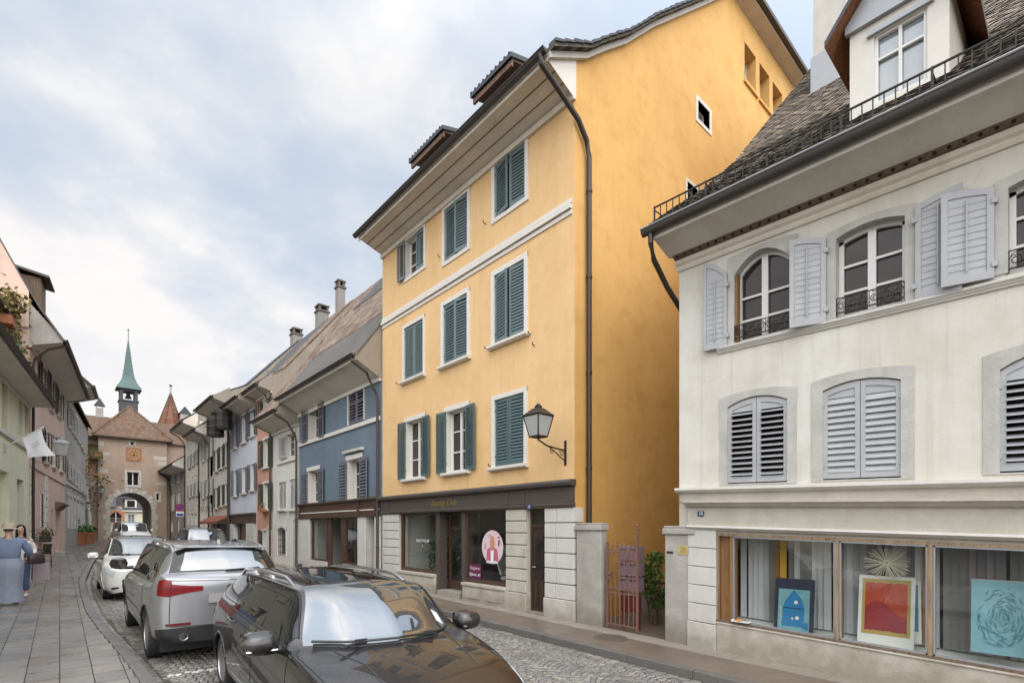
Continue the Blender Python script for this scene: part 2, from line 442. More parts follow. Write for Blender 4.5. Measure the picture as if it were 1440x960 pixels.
def text_mesh(name, body, size, mat, parent, M, extrude=0.002, shear=0.0, align='CENTER'):
    cu = bpy.data.curves.new(name + '_tmp', 'FONT'); cu.body = body; cu.size = size; cu.extrude = extrude
    cu.align_x = align; cu.align_y = 'CENTER'; cu.shear = shear
    ob = bpy.data.objects.new('tmp', cu); COL.objects.link(ob)
    dg = bpy.context.evaluated_depsgraph_get(); dg.update()
    me = bpy.data.meshes.new_from_object(ob.evaluated_get(dg))
    bpy.data.objects.remove(ob); bpy.data.curves.remove(cu)
    me.name = name; me.materials.clear(); me.materials.append(MATS[mat])
    me.transform(M)
    o = bpy.data.objects.new(name, me); COL.objects.link(o); o.parent = parent
    return o
def frameM(o, x, y):
    x, y = Vector(x).normalized(), Vector(y).normalized(); z = x.cross(y)
    return Matrix(((x.x, y.x, z.x, o[0]), (x.y, y.y, z.y, o[1]), (x.z, y.z, z.z, o[2]), (0, 0, 0, 1)))
def leaves(mb, pts, size, m, n_per=1, flat_=0.5):
    for p in pts:
        for _ in range(n_per):
            s = size * random.uniform(0.6, 1.3)
            d = Vector((random.gauss(0, 1), random.gauss(0, 1), random.gauss(0.3, 0.8))).normalized()
            u = d.cross(Vector((random.gauss(0, 1), random.gauss(0, 1), random.gauss(0, 1)))).normalized()
            p = Vector(p)
            mb.poly([p, p + d * s * .5 + u * s * .28, p + d * s, p + d * s * .5 - u * s * .28], m)
# ------------------------------------------------------------------ houses
LX0, LK = -3.708, 0.0963          # line of the left-hand facades: X = LX0 + LK * Y
class House:
    """local frame: a along the facade (left to right seen from the street), d into the building, z up"""
    def __init__(s, name, label, side, p0, width, cat='house', group=None, shear=0.0):
        s.side, s.W, s.sh, s.holes, s.p0 = side, width, shear, [], p0
        if side == 'R':
            X, Yl = p0; s.base = (X, Yl); rz = -PI / 2
        elif side == 'F':
            X, Yl = p0; s.base = (X, Yl); rz = 0
        else:
            Yl = p0; s.base = (LX0 + LK * Yl, Yl); rz = math.atan2(1, LK)
        s.z0 = gz(*s.base); s.rz = rz
        s.root = empty(name, (s.base[0], s.base[1], s.z0), rz, label, cat, group)
        s.parts = []
    def T(s, a, d, z):
        return (a, d, z - s.z0 - s.sh * a)
    def mb(s):
        return MB(s.T)
    def p(s, px, py, off=0.0):
        """point of the facade plane (or of a plane `off` in front of it) -> (a, z) with z in world height"""
        if s.side == 'R':
            Y, Z = on_x(px, py, s.base[0] - off); a = s.base[1] - Y
        elif s.side == 'F':
            X, Z = on_y(px, py, s.base[1] - off); a = X - s.base[0]
        else:
            q = on_line(px, py, LX0 + off * 1.0047, LK); a = (q[1] - s.base[1]) * 1.00463; Z = q[2]
        return (a, Z + s.sh * a)
    def rect(s, xl, xr, yt, yb, off=0.0):
        xm = (xl + xr) / 2
        a0, a1 = s.p(xl, yt, off)[0], s.p(xr, yt, off)[0]
        return a0, a1, s.p(xm, yb, off)[1], s.p(xm, yt, off)[1]
    def world(s, a, d, z):
        c, q = math.cos(s.rz), math.sin(s.rz)
        return (s.base[0] + c * a - q * d, s.base[1] + q * a + c * d, z - s.sh * a)

def grid_wall(mb, us, z0, ztop, holes, P, mat, reveal=None, depth=0.2, rmat=None):
    """wall in u with rectangular holes (u0,u1,z0,z1); P(u, depth, z); ztop(u)"""
    U = sorted(set([round(u, 4) for u in us] + [round(h[i], 4) for h in holes for i in (0, 1)]))
    for ua, ub in zip(U, U[1:]):
        hs = sorted([h for h in holes if h[0] < (ua + ub) / 2 < h[1]], key=lambda h: h[2])
        za = z0
        for h in hs:
            if h[2] > za: mb.poly([P(ua, 0, za), P(ub, 0, za), P(ub, 0, h[2]), P(ua, 0, h[2])], mat)
            za = h[3]
        mb.poly([P(ua, 0, za), P(ub, 0, za), P(ub, 0, ztop(ub)), P(ua, 0, ztop(ua))], mat)
    for h in holes:
        u0, u1, a, b = h[:4]; dp = h[4] if len(h) > 4 else depth; rm = rmat or mat
        mb.poly([P(u0, 0, a), P(u0, dp, a), P(u0, dp, b), P(u0, 0, b)], rm)
        mb.poly([P(u1, 0, a), P(u1, 0, b), P(u1, dp, b), P(u1, dp, a)], rm)
        mb.poly([P(u0, 0, b), P(u0, dp, b), P(u1, dp, b), P(u1, 0, b)], rm)
        mb.poly([P(u0, 0, a), P(u1, 0, a), P(u1, dp, a), P(u0, dp, a)], rm)

def arch(a0, a1, z, rise, n=8):
    """points of a segmental arch from a0 to a1 springing at z"""
    if rise <= 0: return [(a0, z), (a1, z)]
    return [(a0 + (a1 - a0) * k / n, z + rise * (1 - (2 * k / n - 1) ** 2)) for k in range(n + 1)]

def shutter(h, parent, hinge, ang, w, z0, zt, mat, slat=0.06, rise=None, th=0.035, tilt=45, rod=False, rail=True, solid=False, d0=-0.04, midrail=False, gap=0.0):
    """leaf hinged at a=hinge; ang 0 = along +a, 180 = along -a, measured so that 90 swings out to the street.
    rise: function t(0..1 from hinge) -> extra height of the top"""
    rise = rise or (lambda t: 0.0)
    c, s_ = math.cos(R(ang)), math.sin(R(ang))
    def Q(t, n, z):    # t along leaf, n outward thickness
        sgn = 1 if c >= 0 else -1
        return (hinge + c * t - s_ * n * sgn * 0.0 + (-s_ * n if c >= 0 else s_ * n) * 0.0, d0 - s_ * t - n, z)
    mb = h.mb()
    def bx(t0, t1, n0, n1, za, zb, zc=None, zd=None):
        zc = zb if zc is None else zc
        mb.hexa([Q(t0, n0, za), Q(t1, n0, za), Q(t1, n1, za), Q(t0, n1, za), Q(t0, n0, zb), Q(t1, n0, zc), Q(t1, n1, zc), Q(t0, n1, zb)], mat)
    fw = min(0.07, w * 0.13)
    f = lambda t: zt + rise(t / w)
    bx(0, fw, 0, th, z0, f(0), f(fw)); bx(w - fw, w, 0, th, z0, f(w - fw), f(w))
    bx(fw, w - fw, 0, th, z0, z0 + 0.09)
    n = 4 if rise(0.5) > 0 else 1
    for k in range(n):
        ta, tb = fw + (w - 2 * fw) * k / n, fw + (w - 2 * fw) * (k + 1) / n
        p = [Q(ta, 0, f(ta) - .08), Q(tb, 0, f(tb) - .08), Q(tb, th, f(tb) - .08), Q(ta, th, f(ta) - .08),
             Q(ta, 0, f(ta)), Q(tb, 0, f(tb)), Q(tb, th, f(tb)), Q(ta, th, f(ta))]
        mb.hexa(p, mat)
    if midrail:
        zm = z0 + (zt - z0) * 0.52; bx(fw, w - fw, 0.001, th - .001, zm - .04, zm + .04)
    if solid:
        bx(fw, w - fw, th * .3, th * .7, z0 + .09, zt - .08)
    else:
        ct, st = math.cos(R(tilt)), math.sin(R(tilt)); hl = slat * 0.62; tt = 0.006
        z = z0 + 0.09 + slat * .5
        while True:
            ta = fw
            if rise(0.5) > 0:
                while ta < w - 2 * fw and f(ta) - .085 < z + hl * st: ta += w / 16
                tb = w - fw
                while tb > ta + .02 and f(tb) - .085 < z + hl * st: tb -= w / 16
            else: tb = w - fw
            if z + hl * st > zt - .04: break
            if tb - ta > .05:
                nm = th * .5
                # slat: outer edge low, inner edge high
                pts = [(nm + hl * ct, z - hl * st), (nm - hl * ct, z + hl * st)]
                (n1, z1), (n2, z2) = pts
                mb.hexa([Q(ta, n1, z1 - tt), Q(tb, n1, z1 - tt), Q(tb, n2, z2 - tt), Q(ta, n2, z2 - tt),
                         Q(ta, n1, z1 + tt), Q(tb, n1, z1 + tt), Q(tb, n2, z2 + tt), Q(ta, n2, z2 + tt)], mat)
            z += slat
    if rod:
        bx(w * .5 - .007, w * .5 + .007, th + 0.006, th + 0.02, z0 + .12, zt - .06)
    if rise(0.5) > 0 and not solid:      # plain panel that fills the arched head
        for k in range(6):
            ta, tb = fw + (w - 2 * fw) * k / 6, fw + (w - 2 * fw) * (k + 1) / 6
            bx(ta, tb, th * .35, th * .6, z - slat * .62, f(ta) - .06, f(tb) - .06)
    # hinge lugs
    for zz in (z0 + (zt - z0) * .15, z0 + (zt - z0) * .85):
        bx(-.03, .02, th * .2, th + .015, zz - .03, zz + .03)
    return mb.build('shutter', parent)

def window(h, a0, a1, z0, z1, sw=0.13, rise=0.0, surround='white_trim', sill='white_trim', proud=0.03, depth=0.16, frame='white_paint', bars=(2, 3),
           glass='window_glass', closed=None, left=None, right=None, opened=None, slat=0.06, rod=False, wl=None, midrail=False, solid=False, bare=False,
           sillh=0.10, sillo=0.10, tilt=45, swb=None, simple=False, hingeoff=0.0, dshut=None):
    """opening a0..a1, z0..z1(+rise). closed=mat: shut louvres; left/right=mat or (mat, angle): leaf opened on that side"""
    h.holes.append((a0 - .02, a1 + .02, z0 - .02, z1 + rise + .02, depth + .06))
    mb = h.mb()
    ar = arch(a0, a1, z1, rise)
    n = len(ar) - 1
    swt = max(sw, rise + .035)
    out = [(a0 - sw + (a1 - a0 + 2 * sw) * k / n, z1 + swt + max(.04, rise * .8 + sw - swt) * (1 - (2 * k / n - 1) ** 2)) for k in range(n + 1)] if rise else [(a0 - sw, z1 + sw), (a1 + sw, z1 + sw)]
    zb = z0 - (swb if swb is not None else 0.0)
    fo, fi = -proud, depth
    # jambs
    mb.hexa([(a0 - sw, fo, zb), (a0, fo, zb), (a0, fi, zb), (a0 - sw, fi, zb), (a0 - sw, fo, z1), (a0, fo, z1), (a0, fi, z1), (a0 - sw, fi, z1)], surround)
    mb.hexa([(a1, fo, zb), (a1 + sw, fo, zb), (a1 + sw, fi, zb), (a1, fi, zb), (a1, fo, z1), (a1 + sw, fo, z1), (a1 + sw, fi, z1), (a1, fi, z1)], surround)
    # head
    lo = [(a0 - sw, z1)] + ar + [(a1 + sw, z1)]; up = [(a0 - sw, out[0][1])] + out + [(a1 + sw, out[-1][1])]
    for k in range(len(lo) - 1):
        (x0, y0), (x1, y1), (u0, w0), (u1, w1) = lo[k], lo[k + 1], up[k], up[k + 1]
        if abs(x1 - x0) < 1e-6 and abs(u1 - u0) < 1e-6: continue
        for d, fl in ((fo, 0), (fi, 1)):
            mb.poly([(x0, d, y0), (x1, d, y1), (u1, d, w1), (u0, d, w0)], surround)
        mb.poly([(x0, fo, y0), (x1, fo, y1), (x1, fi, y1), (x0, fi, y0)], surround)
        mb.poly([(u0, fo, w0), (u1, fo, w1), (u1, fi, w1), (u0, fi, w0)], surround)
    if swb: mb.box(a0, a1, fo, fi, zb, z0, surround)
    w = mb.build('window', h.root, fix=False)
    if sill:
        sb = h.mb()
        sb.prism([(-proud - sillo, z0 - .012), (-proud - sillo, z0 - sillh * .7), (-proud - sillo * .5, z0 - sillh), (-.002, z0 - sillh), (-.002, z0 - .0), (depth - .02, z0 + .012), (-proud - .005, z0 + .012)], a0 - sw - .04, a1 + sw + .04, sill)
        sb.build('sill', w)
    # glass and casement
    gb = h.mb(); dg = depth + .03
    gb.poly([(a0 - .01, dg, z0)] + [(a1 + .01, dg, z0)] + [(x, dg, z) for x, z in reversed(ar)], glass)
    gb.build('pane', w, fix=False)
    if not (closed and simple):
        fb = h.mb(); fw = 0.055; d1 = depth - .015; d2 = depth + .025
        fb.box(a0, a0 + fw, d1, d2, z0, z1, frame); fb.box(a1 - fw, a1, d1, d2, z0, z1, frame)
        fb.box(a0 + fw, a1 - fw, d1, d2, z0, z0 + fw * 1.3, frame)
        for (x0, y0), (x1, y1) in zip(ar, ar[1:]):
            fb.hexa([(x0, d1, y0 - fw), (x1, d1, y1 - fw), (x1, d2, y1 - fw), (x0, d2, y0 - fw), (x0, d1, y0), (x1, d1, y1), (x1, d2, y1), (x0, d2, y0)], frame)
        nx, nz = bars
        for k in range(1, nx):
            x = a0 + (a1 - a0) * k / nx; ww = .045 if nx == 2 else .03
            zt = z1 + rise * (1 - (2 * k / nx - 1) ** 2) - fw
            fb.box(x - ww, x + ww, d1 - .006, d2 - .002, z0 + fw * 1.3, zt, frame)
        for k in range(1, nz):
            z = z0 + (z1 - z0) * k / nz
            fb.box(a0 + fw, a1 - fw, d1 + .004, d2 - .004, z - .016, z + .016, frame)
        fb.build('casement', w)
    wl = wl or (a1 - a0) / 2
    ds = dshut if dshut is not None else -proud - .005
    if closed:
        half = (a1 - a0) / 2 - .004
        rf = (lambda t: rise * (1 - (1 - t) ** 2)) if rise else None
        m1, m2 = closed if isinstance(closed, tuple) else (closed, closed)
        op = opened or (0, 0)
        shutter(h, w, a0, op[0], half, z0 + .02, z1 - .015, m1, slat, rf, d0=.05, rod=rod, midrail=midrail, solid=solid, tilt=tilt)
        shutter(h, w, a1, 180 - op[1], half, z0 + .02, z1 - .015, m2, slat, rf, d0=.05, rod=rod, midrail=midrail, solid=solid, tilt=tilt)
    for side, val in (('l', left), ('r', right)):
        if not val: continue
        mat_, ang = val if isinstance(val, tuple) else (val, 4)
        rf = (lambda t: rise * (1 - (1 - t) ** 2)) if rise else None
        if side == 'l': shutter(h, w, a0 - hingeoff, 180 - ang, wl, z0 - (.03 if rod else 0), z1 + (.05 if rod else 0), mat_, slat, rf, d0=ds, rod=rod, midrail=midrail, solid=solid, tilt=tilt)
        else: shutter(h, w, a1 + hingeoff, ang, wl, z0 - (.03 if rod else 0), z1 + (.05 if rod else 0), mat_, slat, rf, d0=ds, rod=rod, midrail=midrail, solid=solid, tilt=tilt)
    return w

def finish_wall(h, mat, z1, z0=None, depth=6.0, profile=None, gable_mat=None, right=True, left=True, reveal=None):
    """front wall with the collected holes, plus side walls (profile: list of (d, z) for the gable outline) and a back"""
    mb = h.mb(); zb = (h.z0 if z0 is None else z0)
    zt = z1 if callable(z1) else (lambda u: z1)
    grid_wall(mb, [0, h.W], zb, zt, h.holes, lambda u, d, z: (u, d, z), mat, rmat=reveal)
    g = gable_mat or mat
    pr = profile or [(0, zt(0)), (depth, zt(0))]
    for u, on in ((0, left), (h.W, right)):
        if on: mb.poly([(u, 0.0, zb)] + [(u, d, z) for d, z in pr] + [(u, pr[-1][0], zb)], g)
    D = pr[-1][0]
    mb.poly([(0, D, zb), (h.W, D, zb), (h.W, D, pr[-1][1]), (0, D, pr[-1][1])], g)
    return mb.build('wall', h.root, fix=False)

def roof(h, prof, a0, a1, mat, th=0.10, edge=None, name='roof', gable=None):
    """prof: (d, z) from the front eave over the ridge; a slab with thickness"""
    mb = h.mb(); L = [0]
    for p, q in zip(prof, prof[1:]): L.append(L[-1] + math.hypot(q[0] - p[0], q[1] - p[1]))
    n = max(1, int((a1 - a0) / 1.0)); A = [a0 + (a1 - a0) * k / n for k in range(n + 1)]
    e = edge or mat
    mb.grid([[(a, d, z) for a in A] for d, z in prof], mat, [[(a, l) for a in A] for l in L])
    mb.grid([[(a, d, z - th) for a in (a0, a1)] for d, z in prof], e)
    for a in (a0, a1):
        for (d, z), (d2, z2) in zip(prof, prof[1:]):
            mb.poly([(a, d, z), (a, d2, z2), (a, d2, z2 - th), (a, d, z - th)], e)
    if gable:     # masonry between the wall head and the tiles
        pp = []
        for (d, z), (d2, z2) in zip(prof, prof[1:]):
            if d < 0 <= d2: pp.append((0.0, z + (z2 - z) * (0 - d) / (d2 - d)))
            if d2 >= 0: pp.append((d2, z2))
        pts = [(0.0, pp[0][1] - 1.6)] + [(d, z - th * .6) for d, z in pp] + [(pp[-1][0], pp[-1][1] - 1.0)]
        for a in (a0 + .015, a1 - .015): mb.poly([(a, d, z) for d, z in pts], gable)
    for d, z in (prof[0], prof[-1]):
        mb.poly([(a0, d, z), (a1, d, z), (a1, d, z - th), (a0, d, z - th)], e)
    return mb.build(name, h.root, fix=False)

def eave(h, o, zs, zg, a0, a1, mat='soffit_paint', gut='gutter_grey', pipe=None, boards=True, gr=0.075, cap=0.0, zt=None, rz=None, cheek=None):
    """boxed soffit from the wall top (zs) to the gutter line (o in front, zg), with gutter and downpipe"""
    mb = h.mb()
    mb.hexa([(a0, -.0, zs - .02), (a1, 0, zs - .02), (a1, 0.05, zs + .1), (a0, .05, zs + .1),
             (a0, -o, zg - .02), (a1, -o, zg - .02), (a1, -o + .02, zg + .06), (a0, -o + .02, zg + .06)], mat)
    mb.box(a0 - .003, a1 + .003, -o - .03, -o + .004, zg - .10, zg + .05, mat)       # fascia board
    if boards:
        for f in (0.36, 0.68):
            d = -o * f; z = zs + (zg - zs) * f - .02
            mb.box(a0, a1, d - .008, d + .008, z - .012, z + .01, 'old_wood')
    mb.box(a0, a1, -.07, -.002, zs - .16, zs - .03, mat)
    if rz:
        for a in (a0 - .004, a1 + .004): mb.poly([(a, -o - .02, zg - .08), (a, 0.0, zs - .1), (a, 0.0, rz), (a, -o - .02, zg + .10)], cheek or mat)
    mb.build('soffit', h.root)
    g = h.mb(); zc = zg + .05
    prof = [(gr * math.cos(t), -gr * math.sin(t)) for t in [PI * k / 8 for k in range(9)]]
    rows = [[(a, -o - .04 - gr + x, zc + z) for x, z in prof] for a in (a0 - .06, a1 + .06)]
    g.grid(rows, gut)
    for r in rows: g.poly(r, gut)
    g.tube([(a0 - .06, -o - .045 - 2 * gr, zc), (a1 + .06, -o - .045 - 2 * gr, zc)], .016, gut, 6)
    g.build('gutter', h.root, fix=False, smooth=True)
    if pipe is not None:
        for pa in (pipe if isinstance(pipe, (list, tuple)) else [pipe]):
            pb = h.mb(); zlow = h.z0
            pb.tube([(pa, -o - .04 - gr, zg - .02), (pa, -o - .04 - gr, zg - .16), (pa, -o * .55, zg - .42), (pa, -.14, zs - .62), (pa, -.10, zs - .85), (pa, -.10, zlow + .1)], .047, gut, 8)
            z = zlow + 1.2
            while z < zs - 1.2:
                pb.tube([(pa, -.10, z), (pa, -.10, z + .05)], .058, gut, 8); z += 1.9
            pb.build('downpipe', h.root, smooth=True)

def band(h, a0, a1, z0, z1, proud, mat, name='cornice', prof=None, cap0=0.0):
    mb = h.mb()
    prof = prof or [(0, 0), (1, 0), (1, 1), (0, 1)]
    pts = [(-proud * x - (0.002 if x < .01 else 0) + (0.0), z0 + (z1 - z0) * y) for x, y in prof]
    mb.prism(pts, a0, a1, mat)
    return mb.build(name, h.root)
CORNICE = [(0, 0), (.35, 0), (.45, .25), (.6, .3), (.8, .6), (1, .65), (1, .88), (.9, 1), (0, 1)]

def chimney(h, parent, a, d, z0, z1, w=0.55, mat='grey_stone', cap=True):
    mb = h.mb(); q = w / 2
    mb.box(a - q, a + q, d - q, d + q, z0, z1, mat)
    mb.box(a - q - .06, a + q + .06, d - q - .06, d + q + .06, z1 + .002, z1 + .10, 'dark_stone')
    if cap:
        for x in (-1, 1):
            for y in (-1, 1):
                mb.box(a + x * (q - .07) - .06, a + x * (q - .07) + .06, d + y * (q - .07) - .06, d + y * (q - .07) + .06, z1 + .102, z1 + .36, 'dark_stone')
        mb.box(a - q - .04, a + q + .04, d - q - .04, d + q + .04, z1 + .362, z1 + .44, 'dark_stone')
        mb.box(a - q * .6, a + q * .6, d - q * .6, d + q * .6, z1 + .442, z1 + .52, 'dark_stone')
    return mb.build('chimney', parent)

def doorway(h, a0, a1, z0, z1, depth=0.25, mat='dark_door', transom=None, panels=True, glass=None, handle=True, tz=None):
    h.holes.append((a0, a1, z0, z1, depth))
    mb = h.mb(); d = depth - .06
    mb.box(a0 + .002, a0 + .07, d, depth + .03, z0, z1 - .002, mat); mb.box(a1 - .07, a1 - .002, d, depth + .03, z0, z1 - .002, mat)
    mb.box(a0 + .07, a1 - .07, d, depth + .03, z1 - .08, z1 - .002, mat)
    zt = z1 - .08
    if transom:
        zt = z1 - transom
        mb.box(a0 + .07, a1 - .07, d - .01, depth + .03, zt, zt + .07, mat)
    mb.box(a0 + .07, a1 - .07, d + .025, depth + .02, z0 + .01, zt, mat)
    w = a1 - a0 - .14
    if panels:
        for k in range(2):
            x0 = a0 + .07 + w * k / 2 + .05; x1 = a0 + .07 + w * (k + 1) / 2 - .05
            for y0, y1 in ((.06, .36), (.42, .94)):
                u0 = z0 + (zt - z0) * y0; u1 = z0 + (zt - z0) * y1
                mb.box(x0, x1, d + .008, d + .024, u0, u1, mat)
                mb.box(x0 + .03, x1 - .03, d + .002, d + .0075, u0 + .03, u1 - .03, mat)
    o = mb.build('door', h.root)
    if transom:
        g = h.mb(); g.poly([(a0 + .07, d + .03, zt + .07), (a1 - .07, d + .03, zt + .07), (a1 - .07, d + .03, z1 - .08), (a0 + .07, d + .03, z1 - .08)], 'window_glass'); g.build('pane', o, fix=False)
    if glass:
        g = h.mb(); g.box(a0 + .15, a1 - .15, d + .0, d + .006, z0 + (zt - z0) * .40, zt - .12, 'window_glass'); g.build('pane', o)
    if handle:
        g = h.mb(); g.tube([(a0 + .13, d + .02, z0 + 1.0), (a0 + .13, d - .05, z0 + 1.0), (a0 + .24, d - .05, z0 + 1.0)], .012, 'chrome', 6); g.build('handle', o)
    return o
# ------------------------------------------------------------------ orange-yellow corner house
X_R = 7.95
Y_ = House('yellow_house', 'tall orange yellow plastered house with dark green louvred shutters and beauty shop below', 'R', (X_R, 15.4), 8.37)
h = Y_
GP = 'green_paint'
def za(x, y): return h.p(x, y)[1]
# first floor
r = h.rect(572, 596, 590, 672); window(h, *r[:2], r[2], r[3], sw=.13, bars=(2, 3), left=(GP, 4), right=(GP, 4), wl=.40)
r = h.rect(629, 657, 575, 663); window(h, *r[:2], r[2], r[3], sw=.13, bars=(2, 3), left=(GP, 4), right=(GP, 4), wl=.42)
r = h.rect(696, 737.5, 557, 654); window(h, *r[:2], r[2], r[3], sw=.11, closed=GP, slat=.075, simple=True, opened=(3, 3), tilt=62)
# second floor
r = h.rect(568.7, 595.5, 455, 531); window(h, *r[:2], r[2], r[3], sw=.10, closed='teal_shade', slat=.075, simple=True, tilt=64)
r = h.rect(624, 657.5, 421, 508); window(h, *r[:2], r[2], r[3], sw=.12, closed='teal_shade', slat=.075, simple=True, opened=(2, 6), tilt=58)
r = h.rect(695.5, 738, 376, 477); window(h, *r[:2], r[2], r[3], sw=.12, closed='teal_shade', slat=.075, simple=True, opened=(10, 3), tilt=66)
# third floor
r = h.rect(571, 596.5, 329, 383); window(h, *r[:2], r[2], r[3], sw=.10, left=('teal_shade', 4), right=None, sill=None, swb=.10, wl=.40)
shutter(h, h.root.children[-1], r[1], 176, .44, r[2] + .03, r[3] - .02, 'teal_shade', .075, d0=.05, tilt=66)
r = h.rect(625.5, 658, 283, 358); window(h, *r[:2], r[2], r[3], sw=.11, closed='teal_shade', slat=.075, simple=True, opened=(2, 9), tilt=66, sill=None, swb=.10)
r = h.rect(696, 739, 217, 293); window(h, *r[:2], r[2], r[3], sw=.11, closed='teal_shade', slat=.075, simple=True, opened=(10, 4), tilt=66, sill=None, swb=.10)
# shopfront: a big opening under the fascia, and the side door
aS0, aS1 = h.p(561.7, 760)[0], h.p(712.7, 760)[0]
aD0, aD1 = h.p(741.7, 780)[0], h.p(766.7, 780)[0]
zF = 2.43
gy = lambda a: gz(X_R, 15.4 - a) + .12
h.holes.append((aS0, aS1, -.3, zF, .30))
doorway(h, aD0, aD1, gy(aD0) + .04, zF - .02, .15, 'dark_door', transom=.42, glass=True)
PROF_Y = [(0, 10.95), (0, 11.75), (.86, 12.44), (1.67, 13.11), (2.79, 14.22), (5.2, 16.37), (7.0, 18.0), (13.0, 18.0), (19.6, 11.6)]
gable_h = []
def gp(px, py): # on the gable plane
    X, Z = on_y(px, py, 7.03); return (X - X_R, Z)
c1_, c2_ = gp(981, 133), gp(997.5, 192)
gable_h.append((c1_[0], c2_[0], c2_[1] + .15, c1_[1] - .15, .22))
for (xa, xb, yt, yb) in ((1047, 1063, 68, 112), (1068, 1082, 103, 150), (1086.5, 1100, 136, 181)):
    u0, u1 = gp(xa, yt)[0], gp(xb, yb)[0]
    z1_ = gp((xa + xb) / 2, (yt + yt + 22) / 2)[1]; z0_ = gp((xa + xb) / 2, yb)[1]
    gable_h.append((u0, u1, 15.75, 16.95, .35))
ls = gp(966, 255); gable_h.append((ls[0], ls[0] + .55, ls[1] - .75, ls[1], .2))
wall = h.mb()
grid_wall(wall, [0, h.W], -.4, lambda u: 10.95, h.holes, lambda u, d, z: (u, d, z), 'yellow_plaster', rmat='limestone')
def topf(u):
    for (d, z), (d2, z2) in zip(PROF_Y[1:], PROF_Y[2:]):
        if d - 1e-6 <= u <= d2 + 1e-6: return z + (z2 - z) * (u - d) / (d2 - d)
    return 11.6
grid_wall(wall, [p[0] for p in PROF_Y[1:]], -.4, topf, gable_h, lambda u, d, z: (h.W - d, u, z), 'ochre_plaster')
wall.poly([(0, 0, -.4), (0, 0, 10.95)] + [(0, d, z) for d, z in PROF_Y[1:]] + [(0, 19.6, -.4)], 'yellow_plaster')
wall.poly([(0, 19.6, -.4), (h.W, 19.6, -.4), (h.W, 19.6, 11.6), (0, 19.6, 11.6)], 'yellow_plaster')
wall.build('wall', h.root, fix=False)
# gable windows
def gable_window(hh, i, surround=None, bars=1, glass='window_glass', ring=0.0):
    u0, u1, z0_, z1_, dp = hh
    P = lambda u, d, z: (h.W - d, u, z)
    m = h.mb(); f = .045
    for q in ((u0, u0 + f, z0_, z1_), (u1 - f, u1, z0_, z1_), (u0 + f, u1 - f, z0_, z0_ + f), (u0 + f, u1 - f, z1_ - f, z1_)):
        m.box(h.W - dp + .0, h.W - dp + .05, q[0], q[1], q[2], q[3], 'white_trim')
    if bars: m.box(h.W - dp, h.W - dp + .04, (u0 + u1) / 2 - .02, (u0 + u1) / 2 + .02, z0_ + f, z1_ - f, 'white_trim')
    if ring:
        for q in ((u0 - ring, u0, z0_ - ring, z1_ + ring), (u1, u1 + ring, z0_ - ring, z1_ + ring), (u0, u1, z0_ - ring, z0_), (u0, u1, z1_, z1_ + ring)):
            m.box(h.W - .19, h.W + .02, q[0], q[1], q[2], q[3], 'white_trim')
    else:
        m.box(h.W - .02, h.W + .06, u0 - .08, u1 + .08, z0_ - .08, z0_, 'ochre_plaster')
    w = m.build('window', h.root)
    g = h.mb(); g.poly([(h.W - dp + .012, u0 + .01, z0_), (h.W - dp + .012, u1 - .01, z0_), (h.W - dp + .012, u1 - .01, z1_), (h.W - dp + .012, u0 + .01, z1_)], glass); g.build('pane', w, fix=False)
gable_window(gable_h[0], 0, ring=.10, bars=0, glass='sky_glass')
for q in gable_h[1:4]: gable_window(q, 1, bars=0, glass='sky_glass')
gable_window(gable_h[4], 2, ring=.07, bars=0)
# stucco string course, narrow corner strip
b0 = za(674, 371)
m = h.mb()
for q, (zz, pr) in enumerate(((-.17, .03), (-.06, .075), (.06, .04))):
    m.box(.02, h.W - .06, -pr, -.002, b0 + zz, b0 + zz + .085, 'white_trim')
m.build('string_course', h.root)
# fascia of the shop
m = h.mb()
m.prism([(-.002, 2.98), (-.17, 2.98), (-.19, 2.93), (-.17, 2.87), (-.08, 2.84), (-.002, 2.84)], -.02, h.W + .05, 'fascia_brown')
m.box(0, h.W + .01, -.05, -.002, 2.50, 2.838, 'fascia_brown')
for a in (0, .42, h.p(712, 700)[0], h.p(735, 700)[0] , h.W - .12):
    m.box(a, a + .13, -.065, -.051, 2.52, 2.83, 'fascia_brown')
m.prism([(-.002, 2.42), (-.08, 2.42), (-.10, 2.47), (-.06, 2.50), (-.002, 2.50)], -.02, h.W + .03, 'fascia_brown')
fas = m.build('shop_fascia', h.root)
at = h.p(642, 698)[0]
text_mesh('shop_lettering', 'Beauty Club', .25, 'gold', fas, frameM(h.T(at - .55, -.056, 2.66), (1, 0, 0), (0, 0, 1)), .004, 0.35)
m = h.mb(); m.box(aD0 - .0, aD1 + .0, -.05, .14, -.3, gy(aD0) + .045, 'grey_stone'); m.build('door_step', h.root)
# rusticated piers
def pier(a0, a1, name='stone_pier', rows=7, zt=2.41, cols=1, mat='limestone', d=.045):
    m = h.mb(); zb = gy((a0 + a1) / 2); H_ = (zt - zb - .42) / rows
    m.box(a0 + .02, a1 - .02, -d + .012, .12, -.3, zt, 'dark_stone')
    m.box(a0 - .012, a1 + .022, -d - .03, (.29 if cols == 2 else .13), zb - .3, zb + .42, mat)
    for k in range(rows):
        z0_ = zb + .42 + k * H_
        xs = [a0 - .004, a1 + .004]
        if cols == 2: xs = [a0 - .004, a0 + (a1 - a0) * (.42 if k % 2 else .38), a1 + .004]
        for x0, x1 in zip(xs, xs[1:]):
            m.box(x0 + .004, x1 - .004, -d, (.27 if cols == 2 else .13), z0_ + .014, z0_ + H_ - .008, mat)
    return m.build(name, h.root, bevel=.012)
pier(.10, aS0 - .01, cols=1, mat='pale_stone')
pier(aS1 + .01, aD0 - .006, cols=1)
pier(aD1 + .02, h.W + .02, cols=2, rows=6, mat='pale_stone')
